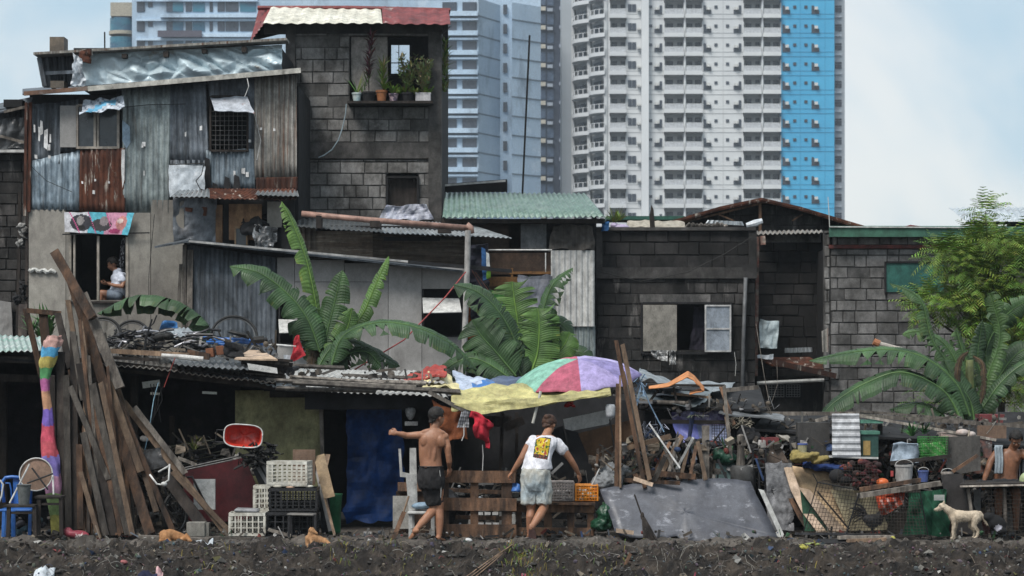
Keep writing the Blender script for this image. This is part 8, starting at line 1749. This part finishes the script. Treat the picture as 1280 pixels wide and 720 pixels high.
def hair(par,a,M_,m,s=1.0,bun=False,low=.02):
 b=MB();cfs=[]
 for i in range(40):
  u=2*pi*i/40
  for j in range(12):
   ph=.05+j*.2
   d=V((cos(u)*sin(ph),sin(u)*sin(ph),cos(ph)))
   if d.y>.35 and d.z<.45:continue
   if d.z<-.2 and d.y>-.35:continue
   if d.z<-.62:continue
   r=.020+.006*noise.noise(d*5);b.ell(a(d.x*.072,d.y*.092-.012,d.z*.088+.027),(r*s,r*s,r*s*.8),None,8,5)
 for i in range(16):
  x=rnd(-.05,.05);b.ell(a(x,-.085+abs(x)*.5,rnd(-.06,.0)+low-.02),(.018*s,)*3,None,8,5)
 if bun:b.ell(a(0,-.105,.045),(.045*s,.04*s,.038*s),M_,12,8);b.ell(a(.02,-.1,.06),(.03*s,)*3,M_,10,6)
 remesh_body('hair',b,m,par,vox=.007,smooth_it=2)
def hand(mb,w,d,palm_n,s=1.0,curl=.6,thumb=1):
 """w wrist, d finger direction, palm_n palm normal (curl direction)"""
 w=V(w);d=V(d).normalized();n=V(palm_n);n=(n-d*n.dot(d)).normalized();sd=d.cross(n).normalized()
 M_=Matrix((sd,d,n)).transposed()
 mb.ell(w+d*.045*s,(.040*s,.052*s,.018*s),M_,14,8)
 for i,(L_,o)in enumerate(((.068,-.030),(.076,-.010),(.072,.010),(.056,.029))):
  p=w+d*.085*s+sd*o*s;q=[w+d*.05*s+sd*o*s*.8,p];dd=V(d)
  for k in range(3):
   ca,sa=cos(curl*(.6+.5*k)),sin(curl*(.6+.5*k));dd=(d*cos(curl*(k+.7))+n*sin(curl*(k+.7))).normalized();p=p+dd*L_*s*(.42,.33,.25)[k];q.append(p)
  mb.tube(q,[.0095*s,.0095*s,.0088*s,.008*s,.0068*s],8);mb.ell(q[-1],(.0068*s,)*3,None,8,6)
 t0=w+d*.02*s-sd*.03*s*thumb;q=[t0,t0+(-sd*thumb*.6+d*.6+n*.3).normalized()*.035*s,t0+(-sd*thumb*.55+d*.9+n*.5).normalized()*.062*s,t0+(-sd*thumb*.25+d*1.0+n*.9).normalized()*.085*s]
 mb.tube(q,[.012*s,.011*s,.010*s,.008*s],8);mb.ell(q[-1],(.008*s,)*3,None,8,6)
def foot(mb,ankle,toe,up,s=1.0):
 a=V(ankle);t=V(toe);d=(t-a).normalized();u=V(up);u=(u-d*u.dot(d)).normalized();sd=d.cross(u)
 M_=Matrix((sd,d,u)).transposed();L_=(t-a).length
 mb.ell(a-d*.02-u*.02,(.032,.04,.035),M_,12,8);mb.ell(a+d*L_*.45-u*.02,(.038,L_*.5,.024),M_,14,8);mb.ell(a+d*L_*.72-u*.025,(.046,L_*.25,.018),M_,14,8)
 for i in range(5):o=(i-2)*.018;mb.tube([a+d*L_*.8+sd*o-u*.028,a+d*(L_*1.02-abs(i-1)*.008)+sd*o*1.1-u*.03],[.011,.0085],7)
def slipper(par,c,d,up,L_=.26,m=None):
 d=V(d).normalized();u=V(up);u=(u-d*u.dot(d)).normalized();sd=d.cross(u);b=MB();n=20;top=[];
 for i in range(n):
  t=2*pi*i/n;x=cos(t);w_=.048*(1+.12*sin(t));top.append(V(c)+d*(sin(t)*L_/2)+sd*(x*w_))
 b.poly(top,0);
 b=MB();vs=top+[p-u*.018 for p in top];fs=[list(range(n)),[n+i for i in range(n)][::-1]]+[(i,(i+1)%n,n+(i+1)%n,n+i)for i in range(n)];b.add(vs,fs)
 e=V(c)+d*L_*.22;b.tube([e,e+u*.03+sd*.02-d*.03,V(c)+sd*.045-d*.01],.006,5);b.tube([e,e+u*.03-sd*.02-d*.03,V(c)-sd*.045-d*.01],.006,5)
 build('slipper',b,m or m_rub,par)
YM=-.25
p1=thing('person',V((P(540,0,YM).x,YM,0)),'person seen from behind with bare back and black knee length shorts, one arm held out','person')
Q=lambda x,y,d=0:P(x,y,YM+d)
b=MB()
secs=[((539,596),.130,.100),((539,585),.138,.100),((538,574),.135,.095),((537.5,565),.140,.098),((539,556),.155,.105),((540.5,548),.170,.105),((541,541),.155,.085),((542,536),.085,.062)]
b.loft([(Q(*c_),rx,ry)for(c_,rx,ry)in secs])
b.ell(Q(531,551,-.075),(.058,.032,.075),ROT(0,15,0));b.ell(Q(551,552,-.075),(.058,.032,.075),ROT(0,-15,0));b.ell(Q(534.5,591,-.02),(.068,.08,.07));b.ell(Q(542.5,591,-.02),(.068,.08,.07));b.ell(Q(537,566,-.075),(.026,.03,.13),ROT(0,4,0));b.ell(Q(543,566,-.075),(.026,.03,.13),ROT(0,4,0))
b.ell(Q(527,544,-.01),(.060,.055,.05));b.ell(Q(555,546,-.01),(.062,.058,.058));b.ell(Q(534,539,-.02),(.09,.05,.032),ROT(0,-14,0));b.ell(Q(550,540,-.02),(.08,.05,.032),ROT(0,16,0))
limb(b,[Q(542,540,0),Q(544.5,530,.02)],[.060,.056])
hc=Q(546,521.5,.03);a,M_=head(b,hc,V((.75,.62,-.18)),s=1.04)
limb(b,[Q(527,544),Q(514,544.5,.02),Q(508,544.5,.02)],[.050,.044,.040]);limb(b,[Q(508,544.5,.02),Q(503,543,.0),Q(496,541.5,-.02)],[.041,.038,.025])
hand(b,Q(496.5,541.3,-.02),V((-1,.0,.12)),V((.1,.9,-.35)),1.0,1.25,1)
limb(b,[Q(556,548),Q(559,559,-.02),Q(560.5,569,-.02)],[.052,.046,.038]);limb(b,[Q(560.5,569,-.02),Q(561.5,577,.0),Q(561.5,585,.06)],[.040,.036,.025])
hand(b,Q(561.5,584.5,.06),V((.0,.25,-1)),V((-.6,.6,0)),1.0,.55,-1)
limb(b,[Q(533,596),Q(540,618,.04),Q(543,636,.06)],[.092,.078,.056]);limb(b,[Q(543,636,.06),Q(536,644,-.03),Q(527,654,-.10),Q(518,664,-.2)],[.054,.058,.045,.031])
foot(b,Q(518,664.5,-.2),Q(513,676,-.02)+V((-.05,0,-.0)),V((-.6,-.7,.5)))
limb(b,[Q(545,596),Q(547.5,618,.04),Q(549,636,.05)],[.092,.078,.056]);limb(b,[Q(549,636,.05),Q(549.5,648,.02),Q(549,669,0)],[.054,.056,.033])
foot(b,Q(549,671,.0),Q(558,675.5,.18),V((0,0,1)))
remesh_body('body',b,m_skin,p1,vox=.007,smooth_it=3,disp=[(.006,12,8,False)])
hair(p1,a,M_,m_hair,1.04,low=.0);eyes(p1,a,M_)
b=MB()
b.loft([(Q(538.5,583),.146,.116),(Q(538.5,588),.156,.124),(Q(538.8,596),.170,.142),(Q(539,604),.166,.138),(Q(539.5,611),.145,.115)])
limb(b,[Q(533,600),Q(538,614,.03),Q(541.5,630,.05)],[.105,.102,.092]);limb(b,[Q(544,600),Q(546,614,.03),Q(546,627,.05)],[.10,.094,.085])
def flat_cut(mb,z):
 for v_ in mb.v:
  if v_.z<z:v_.z=z+(v_.z-z)*.05
flat_cut(b,Q(0,632).z)
for v_ in b.v:v_+=V((1,.6,0))*.010*noise.noise(V((v_.x*9,v_.y*9,v_.z*3)))
remesh_body('shorts',b,mat('black_shorts',(.022,.021,.022),(.014,.013,.014),6,.9,.3,30),p1,vox=.01,smooth_it=2,disp=[(.016,9,4,True),(.008,25,10,True)])
b=MB();b.tube([Q(549.5,588,-.115),Q(551.5,605,-.09),Q(551,622,-.06)],.0045,5);build('side_stripe',b,m_metal_w,p1)
b=MB();b.tube([Q(538.5,583)+V((.148*cos(t*.3142),.117*sin(t*.3142),0))for t in range(21)],.008,6);build('waistband',b,m_metal,p1)
slipper(p1,Q(515,673,-.12)+V((0,0,-.02)),V((-.5,.75,-.45)),V((-.3,.3,1)),.26);slipper(p1,V((Q(554,0).x,YM+.09,gz(Q(554,0).x,YM)+.022)),V((.45,.9,0)),V((0,0,1)),.27)
YM=-.35
p2=thing('person',V((P(668,0,YM).x,YM,0)),'person seen from behind in a white t-shirt with a yellow print and pale blue shorts, reaching down with both hands','person')
p2['label']='person seen from behind in white t-shirt with yellow back print and pale blue shorts'
b=MB()
secs=[((670,600),.165,.125),((670.5,590),.155,.12),((672,578),.145,.115),((675,567),.150,.115),((679,556),.165,.11),((681,549),.155,.09),((681,544),.10,.07)]
b.loft([(Q(c_[0],c_[1],.1*(600-c_[1])/50),rx,ry)for(c_,rx,ry)in secs])
limb(b,[Q(682,546,.12),Q(685.5,538,.18)],[.058,.052])
hc=Q(686.5,531,.24);a,M_=head(b,hc,V((.42,.8,-.62)),s=1.0)
limb(b,[Q(665,551,.1),Q(658,562,.08),Q(652.5,572,.06)],[.058,.050,.041]);limb(b,[Q(652.5,572,.06),Q(646,582,.09),Q(640.5,590,.12)],[.042,.036,.025])
hand(b,Q(641,589.5,.12),V((-.65,.2,-.75)),V((.75,.1,-.55)),1.0,.95,1)
limb(b,[Q(698,556,.12),Q(707,566,.14),Q(713.5,575,.16)],[.058,.050,.041]);limb(b,[Q(713.5,575,.16),Q(719,584,.2),Q(723,592,.24)],[.042,.036,.025])
hand(b,Q(722.5,591.5,.24),V((.35,.25,-1)),V((-.6,.5,-.1)),1.0,.6,-1)
limb(b,[Q(662,605),Q(663,622,.02),Q(664,636,.04)],[.095,.08,.056]);limb(b,[Q(664,636,.04),Q(663,646,-.0),Q(661.5,664,.02)],[.054,.056,.033]);foot(b,Q(661.5,668,.02),Q(659,674,.2),V((0,0,1)))
limb(b,[Q(678,605),Q(679.5,622,.0),Q(680,634,.0)],[.095,.08,.056]);limb(b,[Q(680,634,.0),Q(674.5,644,-.1),Q(664,660,-.22)],[.054,.058,.033])
foot(b,Q(664,661,-.22),Q(667,679,-.12),V((-.2,-1,.2)))
remesh_body('body',b,m_skin,p2,vox=.007,smooth_it=4)
hair(p2,a,M_,m_hair_b,1.02,True,.0);eyes(p2,a,M_)
b=MB()
b.loft([(Q(c_[0],c_[1],.1*(600-c_[1])/50),rx,ry)for(c_,rx,ry)in(((671,587),.192,.155),((672,579),.182,.147),((673.5,570),.176,.140),((676,561),.180,.135),((679,554),.182,.125),((680.5,549),.165,.105),((682,544.5),.085,.075))])
limb(b,[Q(667,550,.1),Q(663,556,.09)],[.066,.062]);limb(b,[Q(696,554,.12),Q(703.5,562.5,.14)],[.068,.066])
flat_cut(b,Q(0,586.5).z)
for v_ in b.v:v_+=V((.6,1,0))*.012*noise.noise(V((v_.x*8,v_.y*8,v_.z*6+4)))
rot_=Matrix.Rotation(radians(10),3,'Y');pcn=P(677.5,559.5,YM)
def shirt_col(p):
 if p.y>YM+.02:return(1,1,1)
 q=rot_.inverted()@(p-V((pcn.x,p.y,pcn.z)));x,z=q.x,q.z
 if abs(x)<.092 and abs(z)<.135:
  if abs(x)>.083 or z>.118:return(.06,.06,.06)
  if z<-.085:return(.26,.07,.05)if noise.noise(V((x*40,z*40,2)))>0 else(.05,.045,.03)
  n_=noise.noise(V((x*30,z*24,17)))
  if n_>.28:return(.50,.10,.05)
  if n_<-.32:return(.10,.22,.04)
  if noise.noise(V((x*34,z*30,3)))>.33:return(1.0,.9,.55)
  return(.92,.66,.05)
 return(1,1,1)
remesh_body('t_shirt',b,mat('white_cotton',(.66,.66,.70),(.58,.58,.63),3,.9,.2,16),p2,vox=.0065,smooth_it=3,colfn=shirt_col,disp=[(.011,6,7,True),(.003,18,12,True)])
b=MB()
b.loft([(Q(670.5,584,.03),.165,.13),(Q(670.5,590),.178,.145),(Q(670,598),.188,.155),(Q(670,607),.186,.145),(Q(670.5,614),.17,.12)])
limb(b,[Q(662,602),Q(661,616,.01),Q(661.5,630,.02)],[.108,.108,.105]);limb(b,[Q(679,602),Q(680,616,.0),Q(679.5,630,.0)],[.108,.106,.102]);flat_cut(b,Q(0,630).z)
for v_ in b.v:v_+=V((.8,1,0))*.010*noise.noise(V((v_.x*9,v_.y*9,v_.z*3)))
remesh_body('shorts',b,mat('pale_blue_shorts',(.34,.40,.43),(.40,.37,.31),2.2,.9,.3,25,stain=((.27,.235,.18),2.8,.55,.72)),p2,vox=.009,smooth_it=3,disp=[(.018,10,3,True),(.008,22,9,True)])
slipper(p2,Q(665.5,670,-.20),V((.12,.25,-.9)),V((-.2,-1,.1))*-1,.25,mat('brown_sole',(.10,.055,.05),(.07,.04,.035),4,.8,.1));slipper(p2,V((Q(660,0).x,YM+.12,gz(Q(660,0).x,YM)+.022)),V((-.15,1,0)),V((0,0,1)),.26)
YM=.55
p3=thing('person',V((P(1258,0,YM).x,YM,0)),'bare chested person sitting behind the work table with a grey towel on the shoulder','person')
b=MB();secs=[((1257,612),.15,.12),((1257,600),.155,.12),((1258,588),.15,.11),((1260,576),.165,.11),((1262,567),.165,.095),((1264,561),.09,.07)]
b.loft([(Q(*c_),rx,ry)for(c_,rx,ry)in secs])
b.ell(Q(1252,575,-.07),(.07,.035,.05));b.ell(Q(1268,575,-.07),(.07,.035,.05))
limb(b,[Q(1265,563,-.02),Q(1268,556,-.06)],[.058,.052]);hc=Q(1270,549,-.09);a,M_=head(b,hc,V((-.1,-.8,-.62)),s=1.03)
limb(b,[Q(1246,567,-.02),Q(1238,578,-.06),Q(1235,587,-.1)],[.055,.048,.040]);limb(b,[Q(1235,587,-.1),Q(1232,595,-.2),Q(1230,601,-.3)],[.041,.036,.026]);hand(b,Q(1230,601,-.3),V((-.3,-.5,-.5)),V((.4,-.3,-.7)),1.0,.6,1)
limb(b,[Q(1278,566,-.02),Q(1287,575,-.1),Q(1294,585,-.15)],[.055,.048,.040]);limb(b,[Q(1294,585,-.15),Q(1292,592,-.3)],[.040,.026]);hand(b,Q(1292,592,-.3),V((-.5,-.5,-.4)),V((-.3,.3,-.7)),1.0,.8,-1)
limb(b,[Q(1250,612),Q(1248,616,-.40)],[.09,.065]);limb(b,[Q(1266,612),Q(1270,616,-.40)],[.09,.065]);limb(b,[Q(1248,616,-.40),Q(1248,660,-.38)],[.06,.035]);limb(b,[Q(1270,616,-.40),Q(1270,660,-.38)],[.06,.035])
remesh_body('body',b,mat('deep_brown_skin',(.21,.095,.052),(.165,.075,.042),3,.5,.12,60,sub=.1),p3,vox=.0085,smooth_it=4);hair(p3,a,M_,m_hair,1.06);eyes(p3,a,M_)
b=MB()
def tow(u,v):
 x=1243+u*10+1.0*sin(v*5);
 if v<.7:return P(x,592-(v/.7)*34,YM-.135-.008*sin(u*14)+.03*(v/.7)**2)
 w_=(v-.7)/.3;return P(x+1,558+14*w_**2-3*sin(w_*3),YM-.1+.26*w_)
b.grid(14,30,tow,colfn=lambda u,v:.8+.25*((u*5)%1>.5));build('towel',b,mat('grey_towel',(.30,.34,.38),(.23,.27,.3),5,.95,.4,50),p3,solid=.012,smooth=True)
b=MB();limb(b,[Q(1250,612),Q(1248,616,-.30)],[.11,.09]);limb(b,[Q(1266,612),Q(1270,616,-.30)],[.11,.09]);b.ell(Q(1257,606),(.17,.14,.07));remesh_body('shorts',b,m_dark,p3,vox=.014)
b=MB();b.box(Q(1257,628),(.34,.3,.03));
st=thing('small_stool',Q(1257,655),'dark stool under the seated person','stool');build('seat',b,m_wood_d,st)
for sx in(-1,1):
 for sy in(-1,1):b=MB();c_=Q(1257,628)+V((sx*.14,sy*.12,-.015));b.beam(c_,V((c_.x,c_.y,.0)),.04,.04);build('leg',b,m_wood_d,st)
YM=14.3
p4=thing('person',P(146,376,YM),'person in a white shirt sitting sideways in the open upstairs window, looking down at the hands','person')
p4['label']='person in white shirt sitting sideways in the open upstairs window looking down'
b=MB();limb(b,[Q(147,370),Q(149,358),Q(149,348),Q(147,341)],[.14,.13,.13,.085]);limb(b,[Q(146,341),Q(143,336)],[.055,.05]);hc=Q(141,330);a,M_=head(b,hc,V((-.9,-.15,-.42)),s=1.05)
limb(b,[Q(151,344,-.1),Q(155,353,-.16),Q(153,358,-.2)],[.055,.046,.04]);limb(b,[Q(153,358,-.2),Q(144,357,-.2),Q(135,354.5,-.15)],[.04,.036,.025]);hand(b,Q(135,354.5,-.15),V((-1,0,.05)),V((0,.5,.8)),1.0,.8,1)
limb(b,[Q(146,344,.15),Q(142,354,.16)],[.05,.04]);limb(b,[Q(142,354,.16),Q(134,354,.05)],[.04,.026]);hand(b,Q(134,354,.05),V((-1,-.2,0)),V((0,-.4,.8)),1.0,.8,-1)
limb(b,[Q(147,370,-.07),Q(136,368,-.08),Q(127,366,-.08)],[.095,.08,.058]);limb(b,[Q(127,366,-.08),Q(125,378,-.08),Q(126,390,.02)],[.056,.05,.034]);limb(b,[Q(147,370,.1),Q(130,369,.12)],[.09,.058]);limb(b,[Q(130,369,.12),Q(131,390,.15)],[.055,.034])
remesh_body('body',b,m_skin_d,p4,vox=.010,smooth_it=4);hair(p4,a,M_,m_hair,1.05)
b=MB();limb(b,[Q(147.5,366),Q(149,357),Q(149,348),Q(147.5,342)],[.155,.15,.15,.105]);limb(b,[Q(151,345,-.1),Q(153,350,-.14)],[.072,.07])
for v_ in b.v:v_+=V((1,.6,0))*.012*noise.noise(v_*7)
remesh_body('shirt',b,mat('off_white_shirt',(.60,.64,.74),(.52,.56,.66),3,.9,.2,16),p4,vox=.010,disp=[(.02,7,9,True)])
b=MB();limb(b,[Q(147,369,-.07),Q(138,368,-.08)],[.11,.098]);limb(b,[Q(147,369,.1),Q(138,369,.12)],[.11,.095]);remesh_body('shorts',b,mat('grey_blue_shorts',(.20,.24,.30),(.15,.18,.22),3,.9,.2),p4,vox=.014)
b=MB();pbox(b,84,164,376.5,379,13.9,16.5);one('window_floor',b,m_wood_d,'dark floor board inside the open upstairs window','floor')
b=MB();pcloth(b,[(147,345),(155,341),(156,298),(152,298)],14.45,nu=8,nv=20,amp=.04,freq=4,seed=2,colfn=lambda u,v:(.30,.32,.36)if noise.noise(V((u*5,v*16,1)))>.1 else(.03,.03,.04));one('patterned_scarf',b,m_vcc,'dark patterned cloth strip hanging behind the person in the open upstairs window','cloth',solid=.006)
YM=-.45
d1=thing('dog',V((P(1205,0,YM).x,YM,0)),'slim cream coloured dog standing side on and looking left','dog')
b=MB()
limb(b,[Q(1192,644),Q(1200,645),Q(1210,645),Q(1219,644)],[.070,.072,.062,.060],14);b.ell(Q(1194,646),(.075,.055,.080));b.ell(Q(1221,645),(.065,.055,.068))
limb(b,[Q(1190,641),Q(1185,637),Q(1180,633)],[.058,.046,.038]);b.ell(Q(1177.5,632.5),(.045,.038,.038));limb(b,[Q(1176,634),Q(1169,637)],[.028,.015])
for k in(-1,1):b.add([Q(1177,630,k*.018),Q(1181,631,k*.035),Q(1180.5,624.5,k*.032),Q(1179,630,k*.012)],[(0,1,2),(1,3,2),(0,2,3),(0,3,1)]);limb(b,[Q(1179,630,k*.025),Q(1180.2,625.5,k*.034)],[.015,.005],8)
for(dy,x0)in((-.045,1191.5),(.045,1194)):limb(b,[Q(x0,648,dy),Q(x0+.7,657,dy),Q(x0-.3,664,dy),Q(x0-.2,671.5,dy),Q(x0-2.2,672.8,dy)],[.036,.024,.018,.014,.016],10)
for(dy,x0)in((-.045,1220),(.045,1216)):limb(b,[Q(x0,648,dy),Q(x0-3,657,dy),Q(x0+2.5,663.5,dy),Q(x0+.6,671.5,dy),Q(x0-1.5,672.8,dy)],[.048,.032,.018,.014,.016],10)
limb(b,[Q(1225,641),Q(1230,648),Q(1234,655),Q(1239,659)],[.024,.018,.014,.008],10)
remesh_body('body',b,mat('cream_fur',(.52,.44,.34),(.44,.36,.27),5,.95,.3,70,stain=((.33,.24,.16),4,.6,.8)),d1,vox=.006,smooth_it=3,disp=[(.005,30,30,False)],fur=(.022,.0016,5000))
b=MB();b.ell(Q(1168.6,637.2),(.009,.011,.009));build('nose',b,m_black,d1);b=MB();b.ell(Q(1174.8,632.4,-.034),(.007,.004,.006));build('eye',b,m_black,d1)
YM=-.75
d2=thing('dog',V((P(217,0,YM).x,YM,0)),'orange brown dog lying curled on the plank with its back towards the viewer','dog')
b=MB();Z=lambda x,z,d=0:V((P(x,0,YM+d).x,YM+d,z))
limb(b,[Z(206,.11),Z(214,.12),Z(223,.095),Z(229,.08)],[.072,.068,.062,.05],16);b.ell(Z(207,.09,-.05),(.075,.06,.08));limb(b,[Z(203,.09),Z(201,.05,-.08),Z(199.5,.02,-.1)],[.035,.025,.016],10);b.ell(Z(233.5,.085,-.04),(.046,.042,.04));limb(b,[Z(235,.075,-.07),Z(239,.05,-.10)],[.026,.015]);limb(b,[Z(228,.06,-.06),Z(220,.03,-.12),Z(214,.025,-.13)],[.035,.022,.016],10);limb(b,[Z(206,.07,-.06),Z(214,.03,-.13)],[.045,.02],10)
for k in(-1,1):limb(b,[Z(233,.12,k*.03),Z(235,.10,k*.05)],[.018,.010],8)
remesh_body('body',b,mat('orange_fur',(.34,.175,.08),(.27,.13,.055),5,.95,.3,70,stain=((.50,.38,.26),4,.58,.75),stain2=((.12,.06,.03),5,.62,.76)),d2,vox=.006,smooth_it=2,disp=[(.006,20,20,False)],fur=(.014,.0014,5000))
YM=-1.05
d3=thing('dog',V((P(400,0,YM).x,YM,0)),'tan puppy resting on its forelegs on the path with hind legs stretched to the right','dog')
g0=gz(P(400,0,YM).x,YM)
b=MB();Z=lambda x,z,d=0:V((P(x,0,YM+d).x,YM+d,g0+z))
limb(b,[Z(387,.12),Z(393,.125),Z(400,.10),Z(406,.065)],[.052,.055,.052,.048],16);limb(b,[Z(385,.13),Z(384,.06,-.03),Z(386,.015,-.08)],[.038,.022,.015],10);limb(b,[Z(389,.11,-.03),Z(390,.05,-.08),Z(391,.015,-.12)],[.034,.02,.015],10)
limb(b,[Z(388,.15),Z(389,.19)],[.042,.036]);b.ell(Z(390,.215),(.045,.04,.038));limb(b,[Z(392.5,.205,-.02),Z(396.5,.185,-.03)],[.024,.014]);limb(b,[Z(388.5,.25,-.02),Z(386,.225,-.03)],[.014,.006],8);limb(b,[Z(391,.25,.02),Z(392,.235,.03)],[.012,.006],8)
limb(b,[Z(405,.09),Z(411,.06,-.05),Z(416,.03,-.08),Z(420,.02,-.1)],[.045,.028,.018,.014],10);limb(b,[Z(404,.06,.02),Z(411,.03,0),Z(419,.045,-.04)],[.04,.022,.013],10);limb(b,[Z(406,.07),Z(414,.02,.05)],[.018,.008],8)
remesh_body('body',b,mat('tan_fur',(.36,.20,.10),(.29,.155,.075),5,.95,.3,70,stain=((.10,.06,.035),4,.6,.75)),d3,vox=.006,smooth_it=3,disp=[(.004,26,26,False)],fur=(.012,.0012,4000))
b=MB();b.ell(Z(397.6,.183,-.035),(.009,.008,.008));build('nose',b,m_black,d3)
YM=-.1
r1=thing('rooster',V((P(1090,0,YM).x,YM,0)),'black rooster with arched tail feathers inside the large wire cage','rooster')
b=MB();limb(b,[Q(1083,648),Q(1090,651),Q(1097,649)],[.055,.085,.07],16);limb(b,[Q(1099,646),Q(1103,638),Q(1105,632)],[.055,.035,.026]);b.ell(Q(1105.5,630.5),(.028,.022,.024));limb(b,[Q(1107,631),Q(1110.5,632)],[.010,.003],8)
for dy in(-.03,.03):limb(b,[Q(1091,656,dy),Q(1090,662,dy),Q(1091.5,668,dy)],[.03,.012,.007],8)
remesh_body('body',b,mat('black_feathers',(.025,.027,.032),(.012,.012,.015),8,.6,.5,50),r1,vox=.007,smooth_it=2,fur=(.03,.004,1200))
b=MB()
for i in range(26):
 a_=rnd(.2,1.25);l=rnd(.16,.30);p0=Q(1083+rnd(-1,2),647+rnd(-3,3),rnd(-.03,.03));d=V((-cos(a_),rnd(-.12,.12),sin(a_)*1.1));q=[];p=V(p0)
 for k in range(7):q.append(V(p));p=p+d*l/6;d=(d+V((-.10,0,-.30))).normalized()
 b.tube(q,[.012,.016,.016,.014,.012,.008,.003],5,sq=.35)
build('tail',b,MATS['black_feathers'],r1,smooth=True)
b=MB();[b.ell(Q(1104+i*1.0,627.5-abs(1-i)*-.5),(.009,.005,.016))for i in range(3)];b.ell(Q(1108,634.5),(.007,.006,.014));build('comb',b,mat('comb_red',(.40,.03,.03),(.3,.02,.02),6,.6,.1),r1)
b=MB();pbeam(b,(1066,671,-.1),(1140,671,-.1),-.1,.04,.5);one('cage_floor',b,m_wood_d,'dark floor board inside the large wire cage','board')
for nm,lb_,ct in(('loose_litter','small stones and scraps of litter strewn over the dark bank','litter'),('tangled_strands','pale tangled roots and plastic strands on the dark bank','strands'),('weeds','sparse yellow green weeds growing on the dark bank','weeds')):
 tag(bpy.data.objects[nm],lb_,ct)
